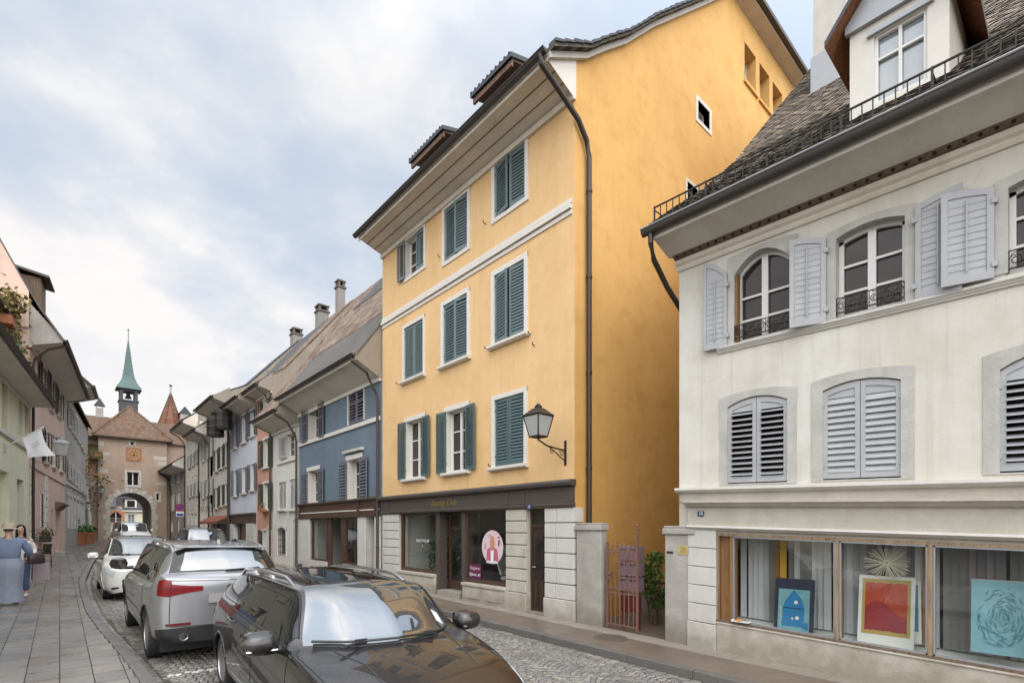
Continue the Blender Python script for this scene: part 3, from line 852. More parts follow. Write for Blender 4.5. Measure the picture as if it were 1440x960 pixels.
# plinths under the shop windows, window frames, glass
aL1 = h.p(612, 780)[0]; aR0 = h.p(652.5, 800)[0]
def shopwin(a0, a1, zs):
    m = h.mb()
    m.box(a0, a1, -.06, .22, -.3, zs - .10, 'limestone'); m.box(a0 - .01, a1 + .01, -.10, .24, zs - .10, zs - .03, 'limestone')
    n = 2
    for k in range(n):
        u0 = a0 + (a1 - a0) * k / n; u1 = a0 + (a1 - a0) * (k + 1) / n
        m.box(u0 + .08, u1 - .08, -.075, -.061, gy(a0) + .08, zs - .16, 'limestone')
    m.build('plinth', h.root, bevel=.01)
    w = h.mb(); f = .075
    for q in ((a0, a0 + f, zs - .03, zF), (a1 - f, a1, zs - .03, zF), (a0 + f, a1 - f, zs - .03, zs + f), (a0 + f, a1 - f, zF - f, zF)):
        w.box(q[0], q[1], .06, .16, q[2], q[3] - .002, 'shop_brown')
    o = w.build('shop_window', h.root)
    g = h.mb(); g.poly([(a0 + f, .11, zs + f), (a1 - f, .11, zs + f), (a1 - f, .11, zF - f), (a0 + f, .11, zF - f)], 'shop_glass'); g.build('pane', o, fix=False)
    return o
wl_ = shopwin(aS0, aL1, h.p(590, 803)[1]); wr_ = shopwin(aR0, aS1, h.p(683, 820)[1])
# recessed entrance
m = h.mb(); dz = .75
for a0, a1 in ((aL1, aL1 + .16), (aR0 - .16, aR0)): m.box(a0, a1, .04, .30, -.3, zF - .004, 'fascia_brown')
m.box(aL1 + .16, aR0 - .16, -.05, dz, -.3, gy(aL1) + .14, 'concrete_strip')
f = .08
dl0, dl1 = aL1 + .16, aR0 - .16
for q in ((dl0, dl0 + f, gy(aL1) + .142, zF), (dl1 - f, dl1, gy(aL1) + .142, zF), (dl0 + f, dl1 - f, zF - .1, zF), (dl0 + f, dl1 - f, zF - .5, zF - .42), (dl0 + f, dl1 - f, gy(aL1) + .142, gy(aL1) + .4)):
    m.box(q[0], q[1], dz - .4, dz - .33, q[2], q[3] - .006, 'shop_brown')
dr = m.build('shop_door', h.root)
g = h.mb(); g.poly([(dl0 + f, dz - .36, .4), (dl1 - f, dz - .36, .4), (dl1 - f, dz - .36, zF - .1), (dl0 + f, dz - .36, zF - .1)], 'shop_glass'); g.build('pane', dr, fix=False)
g = h.mb(); g.tube([(dl1 - .13, dz - .42, .9), (dl1 - .13, dz - .42, 1.3)], .014, 'chrome', 6); g.build('handle', dr)
# room behind
m = h.mb(); fl = .12
m.poly([(aS0 - .1, 3.2, fl), (aS1 + .1, 3.2, fl), (aS1 + .1, 3.2, 2.6), (aS0 - .1, 3.2, 2.6)], 'room_grey')
m.poly([(aS0 - .1, .31, fl), (aS1 + .1, .31, fl), (aS1 + .1, 3.2, fl), (aS0 - .1, 3.2, fl)], 'old_wood')
m.poly([(aS0 - .1, .31, 2.6), (aS1 + .1, .31, 2.6), (aS1 + .1, 3.2, 2.6), (aS0 - .1, 3.2, 2.6)], 'room_grey')
for a in (aS0 - .1, aS1 + .1): m.poly([(a, .31, fl), (a, 3.2, fl), (a, 3.2, 2.6), (a, .31, 2.6)], 'room_grey')
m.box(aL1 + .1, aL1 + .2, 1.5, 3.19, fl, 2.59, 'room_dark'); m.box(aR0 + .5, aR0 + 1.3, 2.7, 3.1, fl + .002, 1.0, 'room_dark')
m.build('shop_room', h.root, fix=False)
# stickers and lettering on the panes
def disc(h, name, parent, a, d, z, ra, rz, mat, n=28):
    m = h.mb(); m.poly([(a + ra * math.cos(2 * PI * k / n), d, z + rz * math.sin(2 * PI * k / n)) for k in range(n)], mat); return m.build(name, parent, fix=False)
sa, sz = h.p(688, 770)[0], h.p(688, 769)[1]
st = disc(h, 'round_sticker', wr_, sa, .1, sz, .42, .42, 'sticker_pink')
m = h.mb()
q = lambda pts, d, mt: m.poly([(sa + x, d, sz + z) for x, z in pts], mt)
q([(.02 * 0 + .10 * math.cos(t), .10 + .13 * math.sin(t)) for t in [2 * PI * k / 16 for k in range(16)]], .096, 'sticker_orange')
q([(-.24, -.36), (-.20, -.06), (-.07, .0), (.07, .0), (.20, -.06), (.24, -.36)], .094, 'sticker_rose')
q([(-.05, -.36), (-.06, -.06), (0, -.10), (.06, -.06), (.05, -.36)], .092, 'white_letter')
q([(-.035, -.05), (-.04, .02), (.04, .02), (.035, -.05)], .0915, 'sticker_orange')
q([(-.075, .13), (-.08, .24), (0, .29), (.08, .24), (.075, .13), (0, .20)], .090, 'sticker_orange')
q([(.22, .05), (.27, .04), (.30, .18), (.25, .19)], .093, 'box_plum'); q([(.20, .24), (.30, .22), (.30, .26), (.20, .27)], .093, 'sticker_rose')
q([(-.30, -.05), (-.25, -.05), (-.27, .12), (-.29, .12)], .093, 'skirt_cloth'); q([(-.18, .24), (-.05, .30), (-.05, .32), (-.18, .26)], .093, 'skirt_cloth')
for k in range(9): q([(-.22 + k * .05, -.40), (-.18 + k * .05, -.40), (-.18 + k * .05, -.345), (-.22 + k * .05, -.345 + .02 * (k % 2))], .089, 'white_letter')
m.build('sticker_figure', st, fix=False)
pa, pz = h.p(664, 805)[0], h.p(664, 803)[1]
m = h.mb(); m.box(pa - .25, pa + .25, .085, .10, pz - .19, pz + .19, 'box_plum'); bx_ = m.build('window_board', wr_)
text_mesh('board_lettering', 'Onglerie', .12, 'sticker_pink', bx_, frameM(h.T(pa, .083, pz + .08), (1, 0, 0), (0, 0, 1)), .001)
text_mesh('board_lettering', '@beau_ad', .105, 'white_letter', bx_, frameM(h.T(pa, .083, pz - .08), (1, 0, 0), (0, 0, 1)), .001)
ta, tz = h.p(590, 760)
text_mesh('pane_lettering', 'BEAUTYCLUB', .115, 'white_letter', wl_, frameM(h.T(ta, .104, tz), (1, 0, 0), (0, 0, 1)), .001)
disc(h, 'pane_mark', wl_, ta, .104, tz - .15, .02, .06, 'white_letter', 3)
# number plate over the door, bell panel
m = h.mb(); pa = h.p(749, 711)[0]; m.box(pa - .07, pa + .07, -.115, -.101, 2.40, 2.50, 'enamel_blue'); np_ = m.build('number_plate', h.root)
text_mesh('plate_digits', '12', .085, 'white_letter', np_, frameM(h.T(pa, -.117, 2.45), (1, 0, 0), (0, 0, 1)), .001)
m = h.mb(); m.box(aD0 - .085, aD0 - .012, -.04, -.0, 1.25, 1.55, 'zinc')
for k in range(3): m.box(aD0 - .07, aD0 - .05, -.048, -.041, 1.3 + k * .08, 1.33 + k * .08, 'dark_metal')
m.build('bell_panel', h.root)
# roof with its eave
A0, A1 = -.02, h.W + .02
rf = roof(h, [(-.82, 11.34), (.3, 12.0), (.86, 12.50), (1.67, 13.17), (2.79, 14.28), (5.2, 16.43), (7.0, 18.06)], A0, A1 + .20, 'tile_grey', .09)
roof(h, [(7.0, 18.06), (10, 20.7), (13, 18.06)], A0, 5.4, 'tile_grey', .09, name='roof')
m = h.mb()   # half hip above the gable
m.poly([(A1 + .38, 6.7, 18.05), (A1 + .38, 13.3, 18.05), (5.4, 10, 20.7)], 'tile_grey', [(0, 0), (6.6, 0), (3.3, 4)])
m.poly([(A1 + .38, 6.7, 18.05), (5.4, 10, 20.7), (5.4, 7.0, 18.06)], 'tile_grey', [(0, 0), (3, 4), (0, 4)])
m.poly([(A1 + .38, 13.3, 18.05), (5.4, 10, 20.7), (5.4, 13.0, 18.06)], 'tile_grey', [(0, 0), (3, 4), (0, 4)])
m.build('roof', h.root, fix=False)
m = h.mb()
m.hexa([(h.W, 6.9, 17.80), (h.W + .36, 6.9, 17.88), (h.W + .36, 13.1, 17.88), (h.W, 13.1, 17.80), (h.W, 6.9, 18.0), (h.W + .36, 6.9, 18.0), (h.W + .36, 13.1, 18.0), (h.W, 13.1, 18.0)], 'soffit_paint')
m.box(h.W + .362, h.W + .50, 6.7, 13.3, 17.93, 18.06, 'gutter_grey')
m.build('hip_eave', h.root)
roof(h, [(13.0, 18.06), (19.9, 11.4)], A0, A1 + .2, 'tile_grey', .09)
m = h.mb()   # verge tiles with mortar under them
pv = [(-.82, 11.34), (.3, 12.0), (.86, 12.50), (1.67, 13.17), (2.79, 14.28), (5.2, 16.43), (7.0, 18.06)]
for (d, z), (d2, z2) in zip(pv, pv[1:]):
    m.hexa([(h.W + .002, d, z - .22), (h.W + .10, d, z - .22), (h.W + .10, d2, z2 - .22), (h.W + .002, d2, z2 - .22),
            (h.W + .002, d, z - .095), (h.W + .10, d, z - .095), (h.W + .10, d2, z2 - .095), (h.W + .002, d2, z2 - .095)], 'pale_stone')
    n = max(1, int(math.hypot(d2 - d, z2 - z) / .3))
    for k in range(n):
        t0, t1 = k / n, (k + 1) / n
        e0, e1 = (d + (d2 - d) * t0, z + (z2 - z) * t0), (d + (d2 - d) * t1, z + (z2 - z) * t1)
        j = random.uniform(.02, .05)
        m.hexa([(h.W + .06, e0[0], e0[1] + .0), (h.W + .25, e0[0], e0[1] + .0), (h.W + .25, e1[0], e1[1] - .02), (h.W + .06, e1[0], e1[1] - .02),
                (h.W + .06, e0[0], e0[1] + .03 + j), (h.W + .25, e0[0], e0[1] + .03 + j), (h.W + .25, e1[0], e1[1] + j - .01), (h.W + .06, e1[0], e1[1] + j - .01)], 'slate')
m.build('verge', h.root)
eave(h, .80, 10.95, 11.20, -.02, h.W + .02, pipe=None)
m = h.mb()   # boarded cheek that closes the eave box at the gable
m.poly([(h.W + .024, 0, 10.80), (h.W + .024, -.80, 11.12), (h.W + .024, -.80, 11.32), (h.W + .024, .02, 11.78)], 'white_trim')
m.box(h.W - .0, h.W + .03, -.02, .02, 10.8, 11.75, 'white_trim')
m.build('eave_cheek', h.root, fix=False)
m = h.mb(); wx = h.W + .09
m.tube([(h.W - .05, -.93, 11.22), (h.W - .03, -.93, 11.0), (h.W + .02, -.55, 10.75), (wx, .02, 10.35), (wx, .28, 10.05), (wx, .36, 9.75), (wx, .36, 1.9)], .055, 'copper_pipe', 10)
for z in (3.2, 5.2, 7.2, 9.0): m.tube([(wx, .36, z), (wx, .36, z + .06)], .068, 'copper_pipe', 10)
m.build('downpipe', h.root, smooth=True)
def shed_dormer(h, parent, a0, a1, d0, zt, depth=2.4):
    m = h.mb()
    m.box(a0 + .15, a1 - .15, d0, d0 + depth, zt - 1.5, zt - .08, 'fascia_brown')
    n = 6
    rows = []
    for k in range(2):
        rows.append([(a0 + (a1 - a0) * i / n, d0 - .5 + (depth + .6) * k, zt + (depth + .6) * .30 * k) for i in range(n + 1)])
    m.grid(rows, 'tile_grey', [[(p[0], p[1]) for p in r] for r in rows])
    lo = [[(p[0], p[1], p[2] - .07) for p in r] for r in rows]; m.grid(lo, 'old_wood')
    for a in (a0, a1): m.poly([(a, d0 - .5, zt), (a, d0 + depth + .1, zt + (depth + .6) * .3), (a, d0 + depth + .1, zt + (depth + .6) * .3 - .2), (a, d0 - .5, zt - .07)], 'old_wood')
    m.box(a0, a1, d0 - .52, d0 - .46, zt - .20, zt - .06, 'brown_wood')
    s_ = .30; D_ = depth + .6
    m.hexa([(a0 - .05, d0 - .58, zt - .04), (a1 + .05, d0 - .58, zt - .04), (a1 + .05, d0 - .5 + D_, zt + D_ * s_ - .02), (a0 - .05, d0 - .5 + D_, zt + D_ * s_ - .02),
            (a0 - .05, d0 - .58, zt + .07), (a1 + .05, d0 - .58, zt + .07), (a1 + .05, d0 - .5 + D_, zt + D_ * s_ + .10), (a0 - .05, d0 - .5 + D_, zt + D_ * s_ + .10)], 'slate')
    k = a0
    while k < a1 + .04:
        m.tube([(k, d0 - .59, zt + .065), (k, d0 + .6, zt + .42)], .035, 'slate', 6); k += .17
    o = m.build('dormer', parent, fix=False)
    w = h.mb(); w.box(a0 + .3, a1 - .3, d0 - .02, d0 + .02, zt - .95, zt - .25, 'brown_paint'); w.build('window', o)
dY = lambda px, py, X: 15.4 - on_x(px, py, X)[0]
shed_dormer(h, rf, dY(666, 140, 8.3), dY(720, 79, 8.3), .85, on_x(719, 82, 8.3)[1])
shed_dormer(h, rf, dY(579, 222, 8.3), dY(624, 182, 8.3), .85, on_x(600, 207, 8.3)[1])
# small shutter stays beside the windows
m = h.mb()
for px, py in ((560, 540), (620, 520), (685, 491), (746, 470), (752, 486), (690, 655), (683, 315), (619, 362)):
    a, z = h.p(px, py); m.tube([(a, -.002, z), (a, -.08, z + .01), (a + .03, -.09, z + .05)], .012, 'dark_metal', 5)
m.build('shutter_stay', h.root)

# ------------------------------------------------------------------ cream corner house with the picture shop
Wh = House('cream_house', 'cream plastered house with pale blue shutters and a picture shop on its ground floor', 'R', (X_R, 4.65), 8.6, shear=0.030)
h = Wh
PB = 'pale_blue_paint'
# first floor, shut louvres with arched stone surrounds
def archwin(xl, xr, ysl, ysr, ytop, ybl, ybr, **k):
    a0, a1 = h.p(xl, 600)[0], h.p(xr, 600)[0]
    zs = (h.p(xl, ysl)[1] + h.p(xr, ysr)[1]) / 2; zt = h.p((xl + xr) / 2, ytop)[1]; zb = (h.p(xl, ybl)[1] + h.p(xr, ybr)[1]) / 2
    return window(h, a0, a1, zb, zs, rise=max(.05, zt - zs), surround='surround_stone', **k)
archwin(1023, 1107, 571, 562.5, 556, 680.6, 677, sw=.13, closed=PB, slat=.085, simple=True, tilt=22, sill=None, swb=.02, proud=.012)
archwin(1157, 1267, 549, 534, 532, 675, 671, sw=.14, closed=PB, slat=.085, simple=True, tilt=62, sill=None, swb=.02, proud=.012)
w3 = archwin(1406, 1560, 520, 498, 490, 665, 659, sw=.14, closed=PB, slat=.085, simple=True, tilt=25, sill=None, swb=.02, proud=.012)
# second floor
def rail_iron(h, w, a0, a1, z0, hh=.24):
    m = h.mb(); d = -.01
    m.box(a0, a1, d - .008, d + .008, z0 + hh - .012, z0 + hh, 'dark_metal'); m.box(a0, a1, d - .008, d + .008, z0 + .03, z0 + .045, 'dark_metal')
    for a in (a0 + .006, a1 - .006): m.box(a - .006, a + .006, d - .008, d + .008, z0, z0 + hh, 'dark_metal')
    n = max(4, int(round((a1 - a0) / .125))); s = (a1 - a0) / n
    for k in range(n):
        c = a0 + s * (k + .5); zc = z0 + .13; sg = 1 if k % 2 else -1
        pts = []
        for i in range(22):
            t = i / 21 * 3.4 * PI; rr = .058 * (1 - i / 30)
            pts.append((c + sg * rr * math.cos(t), d, zc + rr * math.sin(t)))
        m.tube(pts, .0065, 'dark_metal', 5)
        m.tube([(c - s / 2, d, z0 + .05), (c - s / 2, d, z0 + hh - .01)], .005, 'dark_metal', 5)
        m.tube([(c + sg * .058, d, zc), (c + sg * .03, d, z0 + .20), (c - sg * .03, d, z0 + .22)], .006, 'dark_metal', 5)
    m.build('window_railing', w)
up = dict(surround='grey_stone')
w = archwin(1033, 1112, 383, 366, 350, 481.5, 466, sw=.10, bars=(2, 3), left=(PB, 6), wl=.37, hingeoff=.10, rod=True, sill=None, proud=.02, depth=.14, frame='white_paint', slat=.082, tilt=85)
rail_iron(h, w, h.p(1033, 450)[0], h.p(1112, 450)[0], h.p(1033, 481)[1] + .01)
m = h.mb(); a_ = h.p(1033, 450)[0]; m.box(a_ + .002, a_ + .035, .02, .13, h.p(1033, 481)[1], h.p(1033, 383)[1], 'oak'); m.build('blind_guide', w)
w = archwin(1176, 1273, 337, 304, 312, 446.5, 427, sw=.11, bars=(2, 3), left=(PB, 16), right=(PB, 3), wl=.44, hingeoff=.11, rod=True, sill=None, proud=.02, depth=.14, slat=.082, tilt=85)
rail_iron(h, w, h.p(1176, 430)[0], h.p(1273, 430)[0], h.p(1176, 446.5)[1] + .01)
w = archwin(1418, 1560, 268, 215, 233, 383, 350, sw=.11, bars=(2, 3), left=(PB, 12), wl=.46, hingeoff=.11, rod=True, sill=None, proud=.02, depth=.14, slat=.082, tilt=85)
rail_iron(h, w, h.p(1418, 430)[0], h.p(1560, 430)[0], h.p(1418, 385)[1] + .01)
for k in range(2):      # the same bays run on beyond the frame
    a = 5.75 + k * 1.4
    window(h, a, a + .78, 2.78, 3.75, rise=.1, surround='grey_stone', sill=None, closed=PB, simple=True, slat=.085)
    window(h, a, a + .78, 4.90, 5.85, rise=.12, surround='grey_stone', sill=None, bars=(2, 3), left=(PB, 5), right=(PB, 5), wl=.3, rod=True)
zS = h.p(1012, 489)[1]
band(h, h.p(1010, 488)[0], h.W, zS - .10, zS - .005, .07, 'pale_stone', 'sill_course', CORNICE)
# ground floor opening
zT, zB = h.p(1012, 749)[1], h.p(1012, 873)[1]
aF0 = h.p(1009, 800)[0]; aF1 = 7.6
h.holes.append((aF0, aF1, zB, zT, .12))
m = h.mb(); grid_wall(m, [0, h.W], 2.62, lambda u: 6.56, [q for q in h.holes if q[2] > 2.5], lambda u, d, z: (u, d, z), 'cream_plaster')
grid_wall(m, [0, h.W], -.4, lambda u: 2.62, [q for q in h.holes if q[2] < 2.5], lambda u, d, z: (u, d, z), 'limestone')
pw = [(0, 6.56), (0, 7.3), (1.0, 8.1), (2.35, 9.25), (4.85, 11.85), (8.3, 15.4), (16, 7.5)]
m.poly([(0, 0, -.4)] + [(0, d, z) for d, z in pw] + [(0, 16, -.4)], 'cream_plaster')
m.poly([(h.W, 0, -.4)] + [(h.W, d, z) for d, z in pw] + [(h.W, 16, -.4)], 'cream_plaster')
m.build('wall', h.root, fix=False)
# stone courses over the shop
m = h.mb()
m.prism([(-.002, 2.66), (-.12, 2.66), (-.13, 2.62), (-.09, 2.585), (-.03, 2.57), (-.002, 2.57)], -.02, h.W, 'pale_stone')
m.box(.02, h.W, -.025, -.002, 2.43, 2.57, 'limestone')
m.prism([(-.002, 2.44), (-.19, 2.44), (-.19, 2.41), (-.15, 2.385), (-.11, 2.35), (-.05, 2.33), (-.002, 2.33)], .17, h.W, 'limestone')
m.box(.19, h.W, -.05, -.002, 2.04, 2.33, 'limestone')
m.prism([(-.002, 2.04), (-.09, 2.04), (-.11, 2.01), (-.06, 1.97), (-.002, 1.96)], .19, h.W, 'pale_stone')
m.build('shop_entablature', h.root)
g0 = gz(X_R, 3.5) + .12
m = h.mb()
m.box(.195, aF0 - .006, -.045, .02, -.3, zT + .06, 'dark_stone')
zb = g0 + .44
m.box(.185, aF0 - .002, -.075, .03, -.3, zb, 'pale_stone')
n = 5
for k in range(n):
    z0_ = zb + (zT + .04 - zb) * k / n; m.box(.19, aF0 - .003, -.062, .03, z0_ + .012, zb + (zT + .04 - zb) * (k + 1) / n, 'pale_stone')
m.build('stone_pier', h.root, bevel=.008)
m = h.mb(); m.box(aF0, h.W, -.04, -.002, -.3, zB - .03, 'limestone'); m.box(aF0, h.W, -.06, -.001, zB - .028, zB + .0, 'limestone'); m.build('plinth', h.root, bevel=.008)
# the long shop window: oak posts, thin metal rims
cuts = [aF0, h.p(1177.5, 800)[0], h.p(1308.5, 800)[0]]
while cuts[-1] < aF1 - 1.2: cuts.append(cuts[-1] + 1.02)
cuts[-1] = aF1
wn = h.mb(); t = .03
wn.box(aF0, aF1, -.03, .10, zT - .045, zT, 'weathered_oak'); wn.box(aF0, aF1, -.05, .10, zB, zB + .035, 'old_wood')
for i, c in enumerate(cuts):
    wn.box(c - (.0 if i == 0 else .022), c + .026, -.035, .02, zB + .035, zT - .045, 'weathered_oak'); wn.box(c - (.0 if i == 0 else .02), c + .024, .021, .2, zB + .035, zT - .045, 'oak')
a2 = h.p(1029, 800)[0]
wn.box(a2 - .02, a2 + .03, -.02, .14, zB + .035, zT - .045, 'oak'); wn.box(cuts[0] + .03, a2 - .02, .06, .09, zB + .035, zT - .045, 'oak')
sw_ = wn.build('shop_window', h.root)
rim = h.mb()
for x0, x1 in zip([a2] + cuts[1:], cuts[1:]):
    u0, u1 = x0 + .03, x1 - .025
    for q in ((u0, u0 + .018, zB + .035, zT - .045), (u1 - .018, u1, zB + .035, zT - .045), (u0, u1, zB + .035, zB + .055), (u0, u1, zT - .065, zT - .045)):
        rim.box(q[0], q[1], -.022, .02, q[2], q[3], 'zinc')
    g = h.mb(); g.poly([(u0, .005, zB + .04), (u1, .005, zB + .04), (u1, .005, zT - .05), (u0, .005, zT - .05)], 'shop_glass'); g.build('pane', sw_, fix=False)
rim.build('window_rim', sw_)
m = h.mb(); dB = .80
m.poly([(aF0, .13, zB - .01), (aF1, .13, zB - .01), (aF1, dB, zB - .01), (aF0, dB, zB - .01)], 'paper_white')
m.poly([(aF0, .13, zT + .02), (aF1, .13, zT + .02), (aF1, dB, zT + .02), (aF0, dB, zT + .02)], 'room_grey')
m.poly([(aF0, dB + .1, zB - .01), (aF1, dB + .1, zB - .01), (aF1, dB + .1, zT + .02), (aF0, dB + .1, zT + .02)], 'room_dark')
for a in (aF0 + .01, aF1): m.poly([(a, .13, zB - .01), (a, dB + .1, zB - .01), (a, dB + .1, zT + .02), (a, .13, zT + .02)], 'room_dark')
m.build('shop_room', h.root, fix=False)
# upright strip blinds at the back of the display
bl = h.mb(); a = aF0 + .12; k = 0; rb = random.Random(3)
while a < aF1 - .2:
    pxx = a
    mt = rb.choice(['blind_grey', 'blind_white', 'blind_grey', 'blind_taupe', 'blind_white'])
    yb_ = h.p(1093, 800, -.7)[0]
    if abs(a - yb_) < .05: mt = 'blind_orange'
    elif yb_ + .05 <= a < yb_ + .16: mt = 'blind_yellow'
    if 2.55 < a < 2.85: mt = 'blind_mauve'
    if 3.15 < a < 3.3: mt = 'blind_orange'
    if 3.5 < a < 3.9: mt = rb.choice(['blind_mauve', 'blind_taupe'])
    if a > 3.9: mt = rb.choice(['blind_taupe', 'blind_grey', 'blind_taupe'])
    ang = rb.uniform(.25, .6) if mt not in ('blind_taupe',) else .2
    wv = .095; c, s_ = math.cos(ang) * wv / 2, math.sin(ang) * wv / 2
    bl.poly([(a - c, dB - .12 - s_, zB + .01), (a + c, dB - .12 + s_, zB + .01), (a + c, dB - .12 + s_, zT), (a - c, dB - .12 - s_, zT)], mt)
    a += .083 if k % 7 else .13
    k += 1
bl.build('strip_blind', h.root, fix=False)
# house number
pa, pz = h.p(988, 722)
m = h.mb(); m.box(pa - .055, pa + .055, -.064, -.051, pz - .04, pz + .04, 'enamel_blue'); np_ = m.build('number_plate', h.root)
text_mesh('plate_digits', '10', .075, 'white_letter', np_, frameM(h.T(pa, -.066, pz), (1, 0, 0), (0, 0, 1)), .001)
# eave: stone cornice, vent strip, soffit, gutter
m = h.mb()
m.prism([(-.002, 6.36), (-.03, 6.36), (-.05, 6.40), (-.05, 6.43), (-.09, 6.46), (-.10, 6.52), (-.002, 6.52)], -.03, h.W, 'soffit_paint')
m.prism([(-.002, 6.522), (-.13, 6.53), (-.185, 6.575), (-.18, 6.60), (-.002, 6.60)], -.02, h.W, 'old_wood')
a = .06
while a < h.W:
    m.lathe([(.018, 0), (.018, .006), (.0, .006)], (a, 0, 0), 'dark_void', 8) if False else None
    c_ = Vector((a, -.158, 6.548)); n_ = Vector((0, -.045, -.055)).normalized(); tx = Vector((1, 0, 0)); ty = n_.cross(tx)
    m.poly([tuple(c_ + n_ * .004 + (tx * math.cos(2 * PI * i / 10) + ty * math.sin(2 * PI * i / 10)) * .022) for i in range(10)], 'dark_void')
    a += .135
m.build('cornice', h.root, fix=False)
m = h.mb()
m.hexa([(-.1, -.18, 6.58), (h.W, -.18, 6.58), (h.W, .0, 6.62), (-.1, .0, 6.62), (-.1, -.66, 6.74), (h.W, -.66, 6.74), (h.W, -.2, 6.95), (-.1, -.2, 6.95)], 'soffit_grey')
m.box(-.12, h.W, -.68, -.661, 6.70, 6.86, 'soffit_grey')
m.build('soffit', h.root)
g = h.mb(); gr = .07; zc = 6.86
prof = [(gr * math.cos(t), -gr * 1.5 * math.sin(t)) for t in [PI * k / 8 for k in range(9)]]
rows = [[(a, -.685 - gr + x, zc + z) for x, z in prof] for a in (-.22, h.W)]
g.grid(rows, 'gutter_grey')
for r in rows: g.poly(r, 'gutter_grey')
g.tube([(-.22, -.69 - 2 * gr, zc), (h.W, -.69 - 2 * gr, zc)], .014, 'zinc', 6)
g.build('gutter', h.root, fix=False, smooth=True)
m = h.mb(); m.tube([(-.08, -.74, 6.78), (-.08, -.74, 6.62), (-.10, -.62, 6.40), (-.11, -.20, 6.08), (-.10, .25, 5.80), (-.07, .8, 5.5), (-.07, .95, 5.2), (-.07, .95, .1)], .045, 'copper_pipe', 10); m.build('downpipe', h.root, smooth=True)
# tiled roof, every tile a piece of one mesh
PW = [(-.72, 6.93), (-.32, 7.25), (1.0, 8.25), (2.35, 9.42), (4.85, 12.02), (8.3, 15.6)]
m = h.mb(); rt = random.Random(5)
L = [0]
for p, q in zip(PW, PW[1:]): L.append(L[-1] + math.hypot(q[0] - p[0], q[1] - p[1]))
def prof_at(s):
    for i in range(len(PW) - 1):
        if s <= L[i + 1] or i == len(PW) - 2:
            t = (s - L[i]) / (L[i + 1] - L[i]); p, q = PW[i], PW[i + 1]
            dx, dz = q[0] - p[0], q[1] - p[1]; n = math.hypot(dx, dz)
            return Vector((0, p[0] + dx * t, p[1] + dz * t)), Vector((0, dx / n, dz / n))
s = 0; row = 0; RS, TWd = .135, .165
while s < L[-1] - .1:
    p0, t0 = prof_at(s); p1, t1 = prof_at(min(s + RS * 1.5, L[-1])); nn = Vector((0, -t0.z, t0.y))
    a = -.14 + (TWd / 2 if row % 2 else 0) - TWd * .5
    while a < h.W:
        x0, x1 = max(a, -.14), min(a + TWd - .006, h.W)
        if x1 - x0 > .03:
            v = rt.uniform(.55, 1.25); base = rt.choice([(.25, .205, .16), (.21, .175, .14), (.29, .23, .17), (.18, .16, .135)])
            if rt.random() < .06: base = (.36, .25, .17)
            mossy = max(0, mnoise.noise(Vector((a * .7, s * .7, 3)))) * .5
            col = tuple((c * (1 - mossy) + m_ * mossy) * v for c, m_ in zip(base, (.13, .125, .075))) + (1,)
            lift = .022 + rt.uniform(-.003, .006); tw = rt.uniform(-.006, .006)
            A_ = p0 + nn * (lift + tw); B_ = p0 + nn * (lift - tw); C_ = p1 + nn * .006
            rd = .03
            q = [(x0, A_.y + t0.y * rd, A_.z + t0.z * rd), (x0 + (x1 - x0) * .25, A_.y, A_.z), (x0 + (x1 - x0) * .75, B_.y, B_.z), (x1, B_.y + t0.y * rd, B_.z + t0.z * rd), (x1, C_.y, C_.z), (x0, C_.y, C_.z)]
            m.poly(q, 'tile_pieces', None, col)
            dk = (.03, .026, .022, 1)
            lo = [(x, y - nn.y * .016, z - nn.z * .016) for x, y, z in q[:4]]
            for i in range(3): m.poly([q[i], q[i + 1], lo[i + 1], lo[i]], 'tile_pieces', None, dk)
        a += TWd
    s += RS; row += 1
m.grid([[(a, d, z - .02) for a in (-.14, h.W)] for d, z in PW], 'slate')
m.grid([[(a, d, z - .12) for a in (-.14, h.W)] for d, z in PW], 'old_wood')
for (d, z), (d2, z2) in zip(PW, PW[1:]): m.poly([(-.142, d, z + .02), (-.142, d2, z2 + .02), (-.142, d2, z2 - .14), (-.142, d, z - .14)], 'pale_stone')
m.poly([(-.14, 8.3, 15.6), (h.W, 8.3, 15.6), (h.W, 16.2, 7.4), (-.14, 16.2, 7.4)], 'slate')
rfw = m.build('roof', h.root, fix=False)
chimney(h, rfw, 1.0, 4.6, 10.9, 15.2, .62, 'pale_stone', cap=False)
m = h.mb(); m.box(.66, 1.34, 4.22, 4.98, 11.0, 12.15, 'zinc'); m.build('flashing', rfw)
# snow guard along the eave
m = h.mb(); zr = 7.02; d = -.60
a = -.10; k = 0
while a < h.W:
    m.box(a - .006, a + .006, d - .006, d + .006, zr - .08, zr + .24, 'dark_metal')
    if k % 8 == 0:
        m.box(a - .012, a + .012, d - .01, d + .01, zr - .08, zr + .26, 'dark_metal'); m.tube([(a, d, zr + .2), (a, d + .28, zr + .2)], .01, 'dark_metal', 5)
    a += .112; k += 1
m.box(-.11, h.W, d - .014, d + .014, zr + .235, zr + .25, 'dark_metal'); m.box(-.11, h.W, d - .008, d + .008, zr - .02, zr - .008, 'dark_metal')
m.build('snow_guard', rfw)
